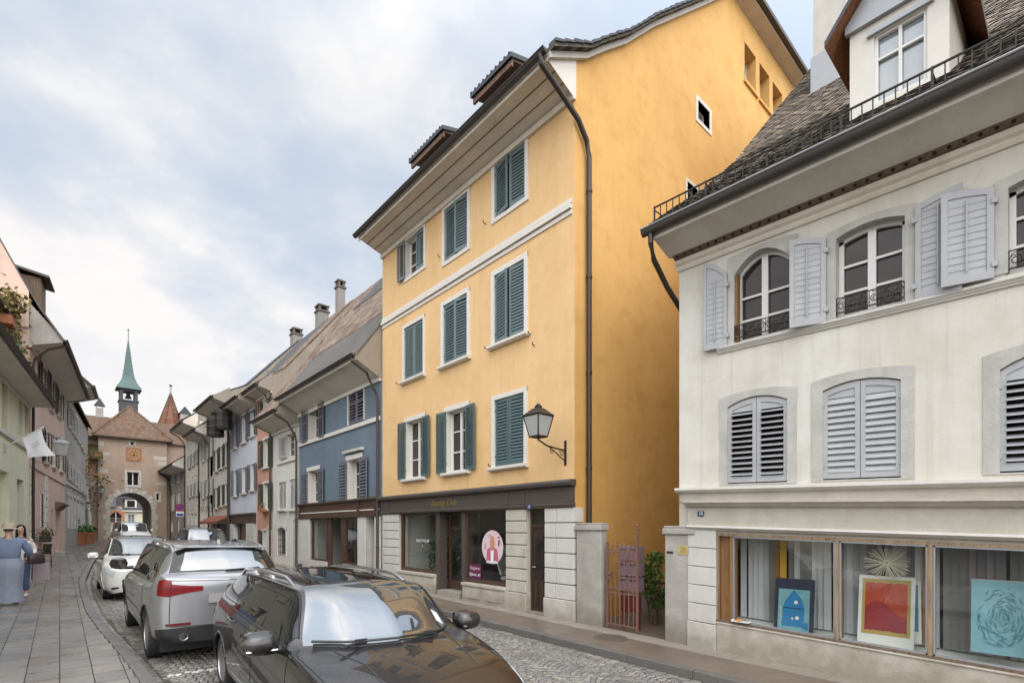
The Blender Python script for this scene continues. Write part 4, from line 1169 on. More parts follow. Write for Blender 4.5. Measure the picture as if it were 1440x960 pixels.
# dormer
m = h.mb(); d0 = .20
aL, aR = 4.65 - on_x(1195, 100, 8.15)[0], 4.65 - on_x(1335, 60, 8.15)[0]
wL, wR = 4.65 - on_x(1229, 100, 8.15)[0], 4.65 - on_x(1304, 60, 8.15)[0]
zb_, zw0, zw1, ze = 7.45, 7.72, 8.64, 8.92
am = (aL + aR) / 2
grid_wall(m, [aL, aR], zb_, lambda u: ze, [(wL, wR, zw0, zw1, .1)], lambda u, d, z: (u, d0 + d, z), 'white_trim')
for a in (aL, aR): m.poly([(a, d0, zb_), (a, 3.2, zb_), (a, 3.2, ze), (a, d0, ze)], 'white_trim' if a == aL else 'grey_plaster')
m.poly([(aL - .04, d0 - .06, ze), (aR + .04, d0 - .06, ze), (am, d0 - .06, ze + .72)], 'zinc')
m.box(aL - .04, aR + .04, d0 - .065, d0, ze - .10, ze, 'zinc')
dm = m.build('dormer', rfw, fix=False)
m = h.mb(); o_ = .24; zt_ = ze + .84
for sgn, ae in ((-1, aL), (1, aR)):
    e = ae + sgn * o_; ez = ze - .16
    up_ = [(e, d0 - .24, ez), (e, 3.6, ez), (am, 3.6, zt_), (am, d0 - .24, zt_)]
    m.poly(up_, 'slate'); m.poly([(x, y, z - .07) for x, y, z in up_], 'red_wood')
    m.poly([(e, d0 - .24, ez), (e, d0 - .24, ez - .08), (am, d0 - .24, zt_ - .08), (am, d0 - .24, zt_)], 'slate')
    m.poly([(e, d0 - .24, ez), (e, 3.6, ez), (e, 3.6, ez - .08), (e, d0 - .24, ez - .08)], 'slate')
m.build('dormer_roof', dm, fix=False)
g = h.mb(); g.poly([(wL, d0 + .08, zw0), (wR, d0 + .08, zw0), (wR, d0 + .08, zw1), (wL, d0 + .08, zw1)], 'sky_glass'); g.build('pane', dm, fix=False)
m = h.mb(); f = .04
for q in ((wL, wL + f, zw0, zw1), (wR - f, wR, zw0, zw1), (wL + f, wR - f, zw0, zw0 + f), (wL + f, wR - f, zw1 - f, zw1)): m.box(q[0], q[1], d0 + .03, d0 + .075, q[2], q[3], 'white_paint')
m.box((wL + wR) / 2 - .018, (wL + wR) / 2 + .018, d0 + .025, d0 + .07, zw0 + f, zw1 - f, 'white_paint'); m.box(wL + f, wR - f, d0 + .03, d0 + .07, zw0 + .58, zw0 + .61, 'white_paint')
m.box(wL - .07, wR + .07, d0 - .05, d0 - .002, zw1 + .0, zw1 + .06, 'zinc')
m.build('casement', dm)
# ------------------------------------------------------------------ the row up the street on the right
def fw(h, xl, xr, yt, yb, mat=None, closed=False, sw=.10, slat=.11, rise=0.0, bars=(2, 3), surround='white_trim', sill='white_trim', wl=None, both=True, left=True, right=True, midrail=False, solid=False, **k):
    r = h.rect(xl, xr, yt, yb)
    kw = dict(sw=sw, slat=slat, rise=rise, bars=bars, surround=surround, sill=sill, midrail=midrail, solid=solid, **k)
    if closed: return window(h, *r, closed=mat, simple=True, **kw)
    return window(h, *r, left=mat if (mat and left) else None, right=mat if (mat and right) else None, wl=wl, **kw)
# blue house
h = Bl = House('blue_house', 'blue roughcast house with lilac shutters and a dark brown shopfront beside the yellow house', 'R', (X_R, 23.19), 7.74)
LP = 'lilac_paint'
fw(h, 434.5, 449.5, 566, 619, LP, midrail=True, sw=.16, wl=.62, depth=.28, sill=None)
fw(h, 490, 512, 536.5, 594, LP, closed=True, midrail=True, sw=.05, sill=None)
fw(h, 434, 449, 661, 706, LP, midrail=True, sw=.16, wl=.62, depth=.28, sill=None)
fw(h, 489.5, 508, 645, 702, LP, midrail=True, sw=.17, wl=.62, depth=.30, sill=None)
r4 = h.rect(489.5, 508, 640, 702)
m = h.mb(); m.prism([(-.002, r4[3] + .12), (-.13, r4[3] + .12), (-.15, r4[3] + .20), (-.002, r4[3] + .22)], r4[0] - .22, r4[1] + .22, 'white_trim'); m.build('window_hood', h.root)
zb5 = h.p(478, 606)[1]; band(h, .02, h.W - .1, zb5 - .1, zb5 + .04, .07, 'white_trim', 'string_course')
aS = h.p(437, 760)[0]; aE = h.p(504, 760)[0]; aD0, aD1 = h.p(516, 760)[0], h.p(528, 760)[0]
zt = 2.35
gyb = lambda a: gz(X_R, 23.19 - a) + .12
h.holes.append((aS, aE, .2, zt, .3)); doorway(h, aD0, aD1, gyb(aD0), zt, .35, 'dark_door', glass=True)
finish_wall(h, 'blue_plaster', 7.0, -.4, reveal='pale_stone', profile=[(0, 8.55), (1.0, 10.02), (4.2, 14.45), (8.4, 8.6)], gable_mat='grey_plaster')
m = h.mb(); m.prism([(-.002, 3.0), (-.16, 3.0), (-.17, 2.94), (-.05, 2.88), (-.002, 2.88)], .0, h.W - .02, 'brown_paint'); m.box(.05, h.W - .06, -.06, -.002, 2.36, 2.878, 'shop_brown')
m.box(.05, h.W - .06, -.075, -.061, 2.57, 2.61, 'white_trim'); m.box(.05, h.W - .06, -.09, -.061, 2.36, 2.42, 'brown_paint')
for a in (.2, aE + .1, h.W - .35): m.box(a, a + .14, -.12, -.061, 2.40, 2.87, 'brown_paint')
m.build('shop_fascia', h.root)
for u0, u1 in ((.02, aS - .02), (aE + .02, aD0 - .005), (aD1 + .005, h.W - .05)):
    m = h.mb(); m.box(u0, u1, -.05, -.002, -.3, 2.355, 'pale_stone'); m.build('stone_pier', h.root, bevel=.01)
m = h.mb(); a1, a2 = h.p(459, 760)[0], h.p(483, 760)[0]

for u0, u1 in ((aS, a1), (a2, aE)):
    m = h.mb(); m.box(u0, u1, -.03, .1, -.3, .62, 'pale_stone'); m.build('plinth', h.root)
for u0, u1, b in ((aS, a1, .62), (a2, aE, .62)):
    m = h.mb()
    for q in ((u0, u0 + .09, b, zt), (u1 - .09, u1, b, zt), (u0 + .09, u1 - .09, b, b + .08), (u0 + .09, u1 - .09, zt - .1, zt)): m.box(q[0] + .002, q[1] - .002, .02, .12, q[2], q[3] - .003, 'shop_brown')
    o = m.build('shop_window', h.root); g = h.mb(); g.poly([(u0 + .09, .08, b + .08), (u1 - .09, .08, b + .08), (u1 - .09, .08, zt - .1), (u0 + .09, .08, zt - .1)], 'shop_glass'); g.build('pane', o, fix=False)
m = h.mb(); m.box(a1 + .01, a1 + .35, .05, .12, gyb(a1), zt - .004, 'shop_brown'); m.box(a2 - .35, a2 - .01, .05, .12, gyb(a1), zt - .004, 'shop_brown'); m.box(a1 + .35, a2 - .35, .5, .56, gyb(a1), zt - .004, 'shop_brown')
dr = m.build('shop_door', h.root); g = h.mb(); g.box(a1 + .55, a2 - .55, .485, .499, 1.0, 2.1, 'window_glass'); g.build('pane', dr)
m = h.mb()
m.poly([(aS, 2.4, .1), (aE, 2.4, .1), (aE, 2.4, 2.4), (aS, 2.4, 2.4)], 'room_grey'); m.poly([(aS, .3, .1), (aE, .3, .1), (aE, 2.4, .1), (aS, 2.4, .1)], 'old_wood')
m.poly([(aS, .3, 2.4), (aE, .3, 2.4), (aE, 2.4, 2.4), (aS, 2.4, 2.4)], 'room_grey')
for a in (aS, aE): m.poly([(a, .3, .1), (a, 2.4, .1), (a, 2.4, 2.4), (a, .3, 2.4)], 'room_grey')
m.build('shop_room', h.root, fix=False)
rf = roof(h, [(-.87, 7.56), (.55, 9.53)], -.02, h.W, 'roof_sheet', .08, name='roof')
roof(h, [(.55, 9.57), (2.5, 12.29)], -.02, h.W - .01, 'tile_brown', .08); roof(h, [(2.5, 12.35), (4.2, 14.6), (8.4, 8.9)], -.02, h.W, 'tile_slate', .08)
chimney(h, rf, 2.4, 3.4, 11.5, 15.6, .5, 'dark_chimney', cap=False)
eave(h, .87, 6.98, 7.44, .0, h.W - .02, 'soffit_grey', pipe=h.W - .12, boards=False, rz=8.72, cheek='taupe_plaster')
# narrow cream house
h = House('narrow_white_house', 'narrow off-white house with grey louvred shutters, low eave and arched grille window', 'R', (X_R, 27.0), 3.8)
WS = 'white_shutter'
fw(h, 403.5, 417, 609, 641, WS, right=False, sw=.08, sill=None, slat=.09, wl=.85)
za_, zc_ = h.p(405, 648); band(h, h.p(391, 645)[0], h.p(418, 645)[0], zc_ - .06, zc_ + .04, .08, 'white_trim', 'sill')
fw(h, 392.5, 403, 679, 716, WS, closed=True, sw=.06, slat=.09, rise=.06); fw(h, 408, 417.5, 675, 716, WS, closed=True, sw=.06, slat=.09, rise=.06)
r = h.rect(390.5, 402.5, 746, 781); w = window(h, *r, rise=.18, sw=.08, sill=None, glass='window_glass', bars=(1, 1))
m = h.mb()
for k in range(5):
    a = r[0] + (r[1] - r[0]) * (k + .5) / 5; m.tube([(a, .02, r[2]), (a, .02, r[3] + .1)], .012, 'dark_metal', 5)
    for j in range(4):
        c = r[2] + (r[3] - r[2]) * (j + .5) / 4; m.tube([(a + .07 * math.cos(t), .02, c + .07 * math.sin(t)) for t in [i * .7 for i in range(8)]], .008, 'dark_metal', 4)
m.build('window_grille', w)
doorway(h, h.p(412.5, 760)[0], h.p(419, 760)[0], gz(X_R, 24) + .12, 2.35, .3, 'dark_door')
finish_wall(h, 'narrow_plaster', 6.7, -.4, reveal='pale_stone', profile=[(0, 6.7), (4.2, 14.3), (8.4, 8)], gable_mat='grey_plaster')
rf = roof(h, [(-.95, 7.16), (1.0, 9.7), (4.2, 14.55), (8.4, 8.4)], 0, h.W, 'tile_brown', .08, gable='grey_plaster')
eave(h, .9, 6.66, 7.02, .0, h.W, 'soffit_grey', pipe=h.W - .1, boards=False, rz=8.2, cheek='taupe_plaster')
# salmon house
h = House('salmon_house', 'narrow salmon pink house with dark forest green shutters', 'R', (X_R, 29.7), 2.7)
FG = 'forest_paint'
for yt, yb in ((562, 596), (618, 657), (680, 716)): fw(h, 371, 379, yt, yb, FG, sw=.12, slat=.12, wl=.62, rise=.05)
m = h.mb(); px_, pz_ = h.p(375, 704); leaves(m, [(px_ + random.uniform(-.3, .3), -.25 + random.uniform(-.1, .1), pz_ - .3 + random.uniform(-.1, .15)) for _ in range(60)], .12, 'leaf_dry'); m.box(px_ - .35, px_ + .35, -.33, -.14, pz_ - .55, pz_ - .4, 'terracotta'); m.build('flower_box', h.root, fix=False)
fw(h, 370, 374.5, 748, 792, FG, sw=.1, rise=.12, sill=None, right=False, wl=.5); fw(h, 377.5, 381.5, 744, 792, None, sw=.1, rise=.12, sill=None)
finish_wall(h, 'salmon_plaster', 8.9, -.4, profile=[(0, 8.9), (4.2, 14.3), (8.4, 8)], gable_mat='taupe_plaster')
rf = roof(h, [(-.7, 9.15), (.6, 10.1), (4.2, 14.6), (8.4, 8.4)], 0, h.W, 'tile_brown', .08, gable='taupe_plaster')
eave(h, .62, 8.86, 9.0, .0, h.W, 'soffit_grey', boards=False, pipe=h.W - .08, rz=9.7, cheek='taupe_plaster')
chimney(h, rf, 1.0, 4.2, 13.5, 15.75, .42, 'dark_chimney')
# pale blue-white house
h = House('ice_blue_house', 'pale icy blue house with slate blue shutters over a brown shopfront', 'R', (X_R, 35.45), 5.75)
BG = 'bluegrey_paint'
for (a, b, c, d) in ((329, 334, 588, 630), (341, 347, 580, 622), (353, 359, 573, 613), (329.5, 334, 661, 697), (341, 347, 657, 693), (353, 359, 652, 689)):
    fw(h, a, b, c, d, BG, sw=.08, slat=.14, wl=.42)
h.holes.append((h.p(329, 740)[0], h.p(347, 740)[0], 0, 2.2, .5))
finish_wall(h, 'ice_plaster', 8.6, -.4, gable_mat='taupe_plaster', profile=[(0, 8.6), (4.2, 14.0), (8.4, 8)])
m = h.mb(); m.prism([(-.002, 2.78), (-.14, 2.78), (-.15, 2.7), (-.05, 2.62), (-.002, 2.62)], .05, h.W - .1, 'brown_paint'); m.box(.08, h.W - .12, -.06, -.002, 2.2, 2.62, 'shop_brown'); m.build('shop_fascia', h.root)
m = h.mb(); a0_, a1_ = h.p(329, 740)[0], h.p(347, 740)[0]
for k in range(5): m.box(a0_ + (a1_ - a0_) * k / 5 + .02, a0_ + (a1_ - a0_) * (k + 1) / 5 - .02, .2 + .05 * (k % 2), .3 + .05 * (k % 2), .2, 2.195, 'shop_brown')
m.build('shop_door', h.root)
for u0, u1 in ((.02, a0_ - .02), (a1_ + .02, h.W - .4)):
    m = h.mb(); m.box(u0 + .01, u1 - .01, -.045, -.002, -.2, 2.19, 'limestone')
    for k in range(6): m.box(u0, u1, -.06, -.003, .0 + k * .37, k * .37 + .35, 'pale_stone')
    m.build('stone_pier', h.root)
rf = roof(h, [(-.95, 8.95), (.8, 10.2), (4.2, 14.6), (8.4, 8.4)], 0, h.W, 'tile_slate', .08, gable='taupe_plaster')
eave(h, .88, 8.55, 8.85, .0, h.W, 'soffit_grey', boards=False, pipe=.15, rz=9.55, cheek='taupe_plaster')
chimney(h, rf, 4.0, 4.2, 13.0, 15.2, .62, 'dark_chimney'); 
# ivory house with red-brown awning
h = House('ivory_house', 'tall ivory house with dark green shutters and red brown shop awning', 'R', (X_R, 41.04), 5.55)
for (a, b, c, d) in ((303.5, 307, 634, 662), (310.5, 314, 629, 658), (317, 320.5, 624, 655), (303.5, 307, 688, 714), (310.5, 314, 684, 711), (317, 320.5, 682, 709)):
    fw(h, a, b, c, d, FG, sw=.10, slat=.16, wl=.32, rise=.12)
for a in (305, 312, 319): fw(h, a - 1.5, a + 1.5, 600, 610, None, sw=.08, sill=None)
h.holes.append((.6, h.W - .6, .2, 2.2, .5))
finish_wall(h, 'ivory_plaster', 9.75, -.4, gable_mat='taupe_plaster', profile=[(0, 9.75), (4.2, 14.5), (8.4, 8)])
m = h.mb(); m.prism([(-.002, 2.75), (-.75, 2.35), (-.75, 2.2), (-.73, 2.2), (-.72, 2.33), (-.002, 2.6)], .2, h.W - .1, 'awning_red'); m.build('awning', h.root)
m = h.mb()
for k in range(4): m.box(.65 + k * 1.1, 1.6 + k * 1.1, .3, .36, .3, 2.195, 'shop_brown')
m.build('shop_window', h.root)
rf = roof(h, [(-1.0, 10.05), (1.0, 11.1), (4.2, 14.7), (8.4, 8.4)], 0, h.W, 'tile_slate', .08, gable='taupe_plaster')
eave(h, .88, 9.7, 9.98, .0, h.W, 'soffit_grey', boards=False, pipe=h.W - .1, rz=10.7, cheek='taupe_plaster'); chimney(h, rf, 5.0, 4.2, 13.5, 15.1, .62, 'dark_chimney')
# two sand-coloured houses further up
h = House('sand_house', 'sand coloured house with grey shutters and lower eave in the far row', 'R', (X_R, 45.3), 4.25)
GS = 'grey_paint'
for (a, b, c, d) in ((285.5, 288, 623, 648), (291.5, 294, 619, 644), (297, 299.3, 615, 640), (285.5, 288, 677, 699), (291.5, 294, 674, 696), (297, 299.3, 671, 694)):
    fw(h, a, b, c, d, GS, sw=.08, slat=.18, wl=.34)
for a in (284, 290, 296): fw(h, a - 1.6, a + 1.6, 720, 744, None, rise=.5, sw=.1, sill=None)
finish_wall(h, 'sand_plaster', 8.5, -.4, profile=[(0, 8.5), (4.2, 12.5), (8.4, 8)])
rf = roof(h, [(-1.0, 8.85), (4.2, 13), (8.4, 8.4)], 0, h.W, 'tile_grey', .08, gable='taupe_plaster'); eave(h, .88, 8.45, 8.75, 0, h.W, 'soffit_grey', boards=False, pipe=h.W - .1, rz=9.5)
h = House('sand_house', 'taller sand coloured house with small attic windows under a dark eave in the far row', 'R', (X_R, 50.5), 5.15)
for (a, b, c, d) in ((266, 268.5, 640, 657), (271, 273.3, 637, 654), (276, 278.5, 633, 650), (266, 268.5, 682, 698), (271, 273.3, 680, 696), (276, 278.5, 678, 695)):
    fw(h, a, b, c, d, GS, sw=.08, slat=.18, wl=.30)
for a, y in ((266, 671), (271, 669.5), (276, 668), (266, 712), (271, 711), (276, 710)): fw(h, a - 1, a + 1, y, y + 4, None, sw=.06, sill=None)
for a in (265.5, 270.5, 275.5): fw(h, a - 1.3, a + 1.3, 722, 738, None, sw=.08, sill=None)
for a, y in ((268, 603), (274, 598), (280, 592)): fw(h, a - 1.4, a + 1.4, y, y + 6, None, sw=.06, sill=None)
finish_wall(h, 'sand_plaster', 9.75, -.4, profile=[(0, 9.75), (4.2, 13.5), (8.4, 8)])
rf = roof(h, [(-1.1, 10.1), (4.2, 14), (8.4, 8.4)], 0, h.W, 'tile_grey', .08, gable='taupe_plaster'); eave(h, .95, 9.65, 9.95, 0, h.W, 'soffit_paint', boards=False, pipe=.1, rz=10.8)
# taupe house that leans on the gate
h = House('taupe_house', 'low taupe house with cream shutters next to the town gate', 'R', (X_R, 57.95), 7.4)
for (a, b, c, d) in ((243, 246, 658, 681), (251, 254, 654, 678), (243, 246, 697, 717), (251, 254, 695, 714)): fw(h, a, b, c, d, 'white_shutter', sw=.1, slat=.18, wl=.38)
fw(h, 230.5, 233, 669, 682, None, sw=.08); fw(h, 231, 232.5, 702, 710, None, sw=.08)
for a in (231, 236.5, 242, 252.5): fw(h, a - 1.1, a + 1.1, 733, 748, None, sw=.08, sill=None)
finish_wall(h, 'taupe_plaster', 7.0, -.4, profile=[(0, 7.0), (4.2, 10.5), (8.4, 8)])
rf = roof(h, [(-1.0, 7.35), (4.2, 11.2), (8.4, 8.4)], -.2, h.W, 'tile_grey', .08, gable='taupe_plaster'); eave(h, .9, 6.98, 7.2, 0, h.W, 'soffit_grey', boards=False, pipe=.1, rz=8.0)

# ------------------------------------------------------------------ the town gate
GX0 = on_y(138, 700, 58)[0]; GX1 = 7.62
h = Gt = House('gate_tower', 'old town gate tower with arched passage, square clock and red tiled hip roof', 'F', (GX0, 58.0), GX1 - GX0, cat='gate tower')
ax0, ax1 = 3.38 - GX0, 6.41 - GX0; sp = 3.6; rr = (ax1 - ax0) / 2; ac = (ax0 + ax1) / 2; DEP = 7.0
window(h, *h.rect(178.5, 195.5, 663.5, 682.5), sw=.16, surround='pale_stone', sill=None, swb=.14, bars=(2, 1), depth=.2)
window(h, *h.rect(183, 189, 620.5, 626), sw=.1, surround='pale_stone', sill=None, bars=(1, 1), glass='dark_void')
window(h, *h.rect(219.5, 224.5, 693, 704), sw=.12, surround='pale_stone', sill=None, swb=.1, bars=(1, 1))
m = h.mb(); N = 20
grid_wall(m, [0, ax0], -.2, lambda u: 10.3, [q for q in h.holes if q[1] < ax0], lambda u, d, z: (u, d, z), 'gate_plaster')
grid_wall(m, [ax1, h.W], -.2, lambda u: 10.3, [q for q in h.holes if q[0] > ax1], lambda u, d, z: (u, d, z), 'gate_plaster')
grid_wall(m, [ax0, ax1], sp + rr + .001, lambda u: 10.3, [q for q in h.holes if q[0] > ax0 and q[1] < ax1], lambda u, d, z: (u, d, z), 'gate_plaster')
cur = [(ac - rr * math.cos(PI * k / N), sp + rr * math.sin(PI * k / N)) for k in range(N + 1)]
for (x0, y0), (x1, y1) in zip(cur, cur[1:]): m.poly([(x0, 0, y0), (x1, 0, y1), (x1, 0, sp + rr + .001), (x0, 0, sp + rr + .001)], 'gate_plaster')
full = [(ax0, -.2)] + cur + [(ax1, -.2)]
for (x0, y0), (x1, y1) in zip(full, full[1:]): m.poly([(x0, 0, y0), (x1, 0, y1), (x1, DEP, y1), (x0, DEP, y0)], 'grey_plaster')
for u in (0, h.W): m.poly([(u, 0, -.2), (u, DEP, -.2), (u, DEP, 10.3), (u, 0, 10.3)], 'gate_plaster')
for (x0, y0), (x1, y1) in zip(cur, cur[1:]): m.poly([(x0, DEP, y0), (x1, DEP, y1), (x1, DEP, 10.3), (x0, DEP, 10.3)], 'gate_plaster')
m.poly([(0, DEP, -.2), (ax0, DEP, -.2), (ax0, DEP, 10.3), (0, DEP, 10.3)], 'gate_plaster'); m.poly([(ax1, DEP, -.2), (h.W, DEP, -.2), (h.W, DEP, 10.3), (ax1, DEP, 10.3)], 'gate_plaster')
rs = random.Random(2)   # quoins that show through the render
for k in range(9):
    z = 10.1 - k * .48
    if rs.random() < .8: m.box(.02, .5 + rs.uniform(-.2, .9), -.008 - .002 * (k % 3), -.001, z - rs.uniform(.24, .4), z - rs.uniform(0, .06), rs.choice(('limestone', 'gate_plaster', 'limestone')))
    if rs.random() < .8: m.box(h.W - .5 - rs.uniform(-.2, .6), h.W - .02, -.008 - .002 * (k % 3), -.001, z - rs.uniform(.24, .4), z - rs.uniform(0, .06), rs.choice(('limestone', 'gate_plaster', 'limestone')))
m.build('wall', h.root, fix=False)
m = h.mb(); rs = random.Random(2); NV = 17     # voussoirs and jamb stones
for k in range(NV):
    t0, t1 = PI * k / NV + .01, PI * (k + 1) / NV - .01; ro = rr + (.5 if k % 2 else .36) + rs.uniform(-.04, .04)
    q = [(ac - r_ * math.cos(t), sp + r_ * math.sin(t)) for r_, t in ((rr - .005, t0), (rr - .005, t1), (ro, t1), (ro, t0))]
    m.prism([(x, z) for x, z in q], -.025 - rs.uniform(0, .012), .3, 'pale_stone' if k % 3 else 'limestone', axis='d')
z = .4
k = 0
while z < sp - .05:
    hh_ = min(rs.uniform(.35, .5), sp - z)
    for u, sg in ((ax0, -1), (ax1, 1)):
        l = .5 if (k % 2) else .32
        m.box(min(u, u + sg * l), max(u, u + sg * l), -.022 - .008 * (k % 2), .3, z + .01, z + hh_ - .01, 'limestone')
    z += hh_; k += 1
m.build('arch_stones', h.root, bevel=.02)
cl = h.rect(177, 199, 629.5, 648)
m = h.mb(); m.box(cl[0], cl[1], -.04, -.001, cl[2], cl[3], 'clock_red'); ck = m.build('clock', h.root)
m = h.mb(); cc, cz = (cl[0] + cl[1]) / 2, (cl[2] + cl[3]) / 2
for k in range(12):
    t = 2 * PI * k / 12; x, z = math.cos(t), math.sin(t); s_ = .46 / max(abs(x), abs(z)); s_ = min(s_, .50)
    ux = Vector((x, 0, z)); uy = Vector((-z, 0, x))
    m.obox((cc + x * s_ * .88, -.052, cz + z * s_ * .88 * .95), ux * .07, uy * .032, Vector((0, .008, 0)), 'gold')
for t, l, w_ in ((.08, .36, .022), (PI * .93, .30, .03)):
    ux = Vector((math.cos(t), 0, math.sin(t))); uy = Vector((-ux.z, 0, ux.x))
    m.obox(Vector((cc, -.068, cz)) + ux * l * .5, ux * l * .5, uy * w_, Vector((0, .006, 0)), 'gold')
m.lathe([(.16, -.06), (.16, -.052), (.13, -.052), (.13, -.06)], (cc, 0, cz), 'gold', 20, axis='d')
m.build('clock_hands', ck)
# roofs
oy = .45; ap = on_y(182, 571, 60.8); apx, apz = ap[0] - GX0, ap[1]
m = h.mb(); e = [(-.4, -oy, 10.15), (h.W + .4, -oy, 10.15), (h.W + .4, 7.5, 10.15), (-.4, 7.5, 10.15)]
A_ = (apx, 2.8, apz); B_ = (apx, 5.5, apz)
m.poly([e[0], e[1], A_], 'tile_rust', [(0, 0), (6, 0), (3, 4)]); m.poly([e[1], e[2], B_, A_], 'tile_rust', [(0, 0), (8, 0), (6, 4), (3, 4)])
m.poly([e[3], e[0], A_, B_], 'tile_rust', [(0, 0), (8, 0), (5, 4), (2, 4)]); m.poly([e[2], e[3], B_], 'tile_rust', [(0, 0), (6, 0), (3, 4)])
m.box(-.42, h.W + .42, -oy - .02, 7.5, 10.02, 10.145, 'old_wood')
for p_ in (e[0], e[1]): m.tube([p_, A_], .09, 'tile_rust', 6)
rfg = m.build('roof', h.root, fix=False)
# bell turret
tY = 62.5; x0, x1 = on_y(167.5, 577, tY)[0] - GX0, on_y(193, 577, tY)[0] - GX0; td = tY - 58
zA, zBt, zCt, zTip = on_y(180, 577, tY)[1] - 1.5, on_y(180, 566, tY)[1], on_y(180, 549, tY)[1], on_y(178.5, 475, tY)[1]
xm = (x0 + x1) / 2; hw = (x1 - x0) / 2
m = h.mb(); m.box(x0, x1, td - hw, td + hw, zA - 1.5, zBt, 'slate'); m.box(x0 - .08, x1 + .08, td - hw - .08, td + hw + .08, zBt + .002, zBt + .14, 'slate')
for sx in (-1, 1):
    for sy in (-1, 1):
        m.box(xm + sx * (hw - .14) - .13, xm + sx * (hw - .14) + .13, td + sy * (hw - .14) - .13, td + sy * (hw - .14) + .13, zBt + .142, zCt, 'slate')
m.box(x0 + .03, x1 - .03, td - hw + .03, td + hw - .03, zCt - .2, zCt - .002, 'slate')
tt = m.build('bell_turret', rfg)
m = h.mb(); H_ = zTip - zCt; prof = [(1.42, 0), (1.28, .05), (1.05, .10), (.85, .16), (.68, .23), (.56, .32), (.44, .46), (.26, .70), (.10, .9), (.02, 1.0)]
rows = []
for r_, t in prof: rows.append([(xm + sx * hw * r_, td + sy * hw * r_, zCt + H_ * t) for sx, sy in ((-1, -1), (0, -1.0), (1, -1), (1.0, 0), (1, 1), (0, 1), (-1, 1), (-1, 0))])
m.grid(rows, 'patina', close=True); m.poly(rows[0], 'slate')
for t in (.30, .38, .46, .54, .62, .70):
    r_ = np.interp(t, [p[1] for p in prof], [p[0] for p in prof]) * hw + .015
    m.box(xm - r_, xm + r_, td - r_, td + r_, zCt + H_ * t - .03, zCt + H_ * t, 'patina')
m.tube([(xm, td, zTip - .05), (xm, td, zTip + .75)], .03, 'dark_metal', 6); m.lathe([(.0, -.1), (.1, 0), (0, .1)], (xm, td, zTip + .8), 'dark_metal', 8)
m.build('spire', rfg, fix=False)
m = h.mb(); zc_ = zCt - .25; m.lathe([(.02, .0), (.14, -.05), (.19, -.3), (.30, -.5), (.29, -.52), (.0, -.45)], (xm, td, zc_), 'dark_metal', 14); m.build('bell', rfg)
# left annexe with mossy lean-to
m = h.mb(); wx0 = on_y(119, 600, 58.6)[0] - GX0 - 1.2
m.box(wx0, -.002, .6, DEP, -.2, 10.2, 'gate_plaster'); m.build('annexe_wall', h.root)
m = h.mb(); q = on_y(122, 644, 57.6), on_y(145, 644, 57.6), on_y(145, 627, 58.4)
u0, u1 = q[0][0] - GX0, q[1][0] - GX0
m.hexa([(u0, -.5, q[0][1]), (u1, -.5, q[0][1]), (u1, .59, q[2][1] - .15), (u0, .59, q[2][1] - .15), (u0, -.5, q[0][1] + .2), (u1, -.5, q[0][1] + .2), (u1, .59, q[2][1] + .1), (u0, .59, q[2][1] + .1)], 'moss'); m.build('lean_to_roof', h.root)
# transverse roof behind
zr = on_y(130, 584, 63)[1]
m = h.mb(); xl, xr = on_y(110, 600, 61)[0] - GX0 - 2, on_y(268, 600, 61)[0] - GX0 + 1.5
for d0_, d1_, z0_, z1_ in ((.1, 5.0, 10.0, zr), (5.0, 9.9, zr, 10.0)): m.poly([(xl, d0_, z0_), (xr, d0_, z0_), (xr, d1_, z1_), (xl, d1_, z1_)], 'tile_rust', [(0, 0), (xr - xl, 0), (xr - xl, 6), (0, 6)])
m.box(xl, xr, .05, .2, 9.85, 9.99, 'old_wood'); m.box(h.W + .01, xr, .3, 9.7, 0, 9.9, 'gate_plaster')
m.build('roof', h.root, fix=False)
m = h.mb(); cx_ = on_y(140, 580, 63)[0] - GX0
m.box(cx_ - .28, cx_ + .28, 4.8, 5.3, zr - .5, zr + .75, 'grey_stone')
for sx in (-.22, .22): m.box(cx_ + sx - .05, cx_ + sx + .05, 4.85, 5.25, zr + .752, zr + 1.0, 'grey_stone')
m.prism([(cx_ - .42, zr + 1.0), (cx_ + .42, zr + 1.0), (cx_, zr + 1.75)], 4.75, 5.35, 'slate', axis='d'); m.build('chimney', rfg)
# corner tower with conical roof
cY = 66.0; c0 = on_y(240, 600, cY); capx = on_y(240.5, 552, cY); rad = c0[0] - on_y(218.5, 600, cY)[0]; zbs = on_y(240, 604, cY)[1]
tw = empty('round_tower', (c0[0], cY, gz(c0[0], 60)), 0, 'grey round tower with a pointed red tiled cone roof right of the bell turret', 'tower')
m = MB(); zg_ = gz(c0[0], 60); m.lathe([(rad * .9, -.5), (rad * .9, zbs - zg_ + .2)], (0, 0, 0), 'grey_plaster', 16); m.build('wall', tw)
m = MB(); n = 8; hz = capx[1] - zg_; bz = zbs - zg_
ring = [(rad * 1.05 * math.cos(2 * PI * k / n + .2), rad * 1.05 * math.sin(2 * PI * k / n + .2), bz - .3) for k in range(n)]
for k in range(n):
    m.poly([ring[k], ring[(k + 1) % n], (0, 0, hz)], 'tile_red', [(0, 0), (2.2, 0), (1.1, 6)]); m.tube([ring[k], (0, 0, hz)], .07, 'tile_rust', 5)
m.tube([(0, 0, hz - .1), (0, 0, hz + .7)], .09, 'zinc', 6); m.lathe([(0, -.16), (.17, 0), (0, .16)], (0, 0, hz + .75), 'dark_metal', 10)
m.build('roof', tw, fix=False)
m = MB(); xx = rad * .75; m.box(xx - .3, xx + .55, -1.2, -.3, bz - 1.5, bz + 1.7, 'grey_plaster'); m.prism([(xx - .45, bz + 1.7), (xx + .7, bz + 1.7), (xx + .1, bz + 2.5)], -1.3, -.2, 'slate', axis='d'); m.build('dormer', tw)
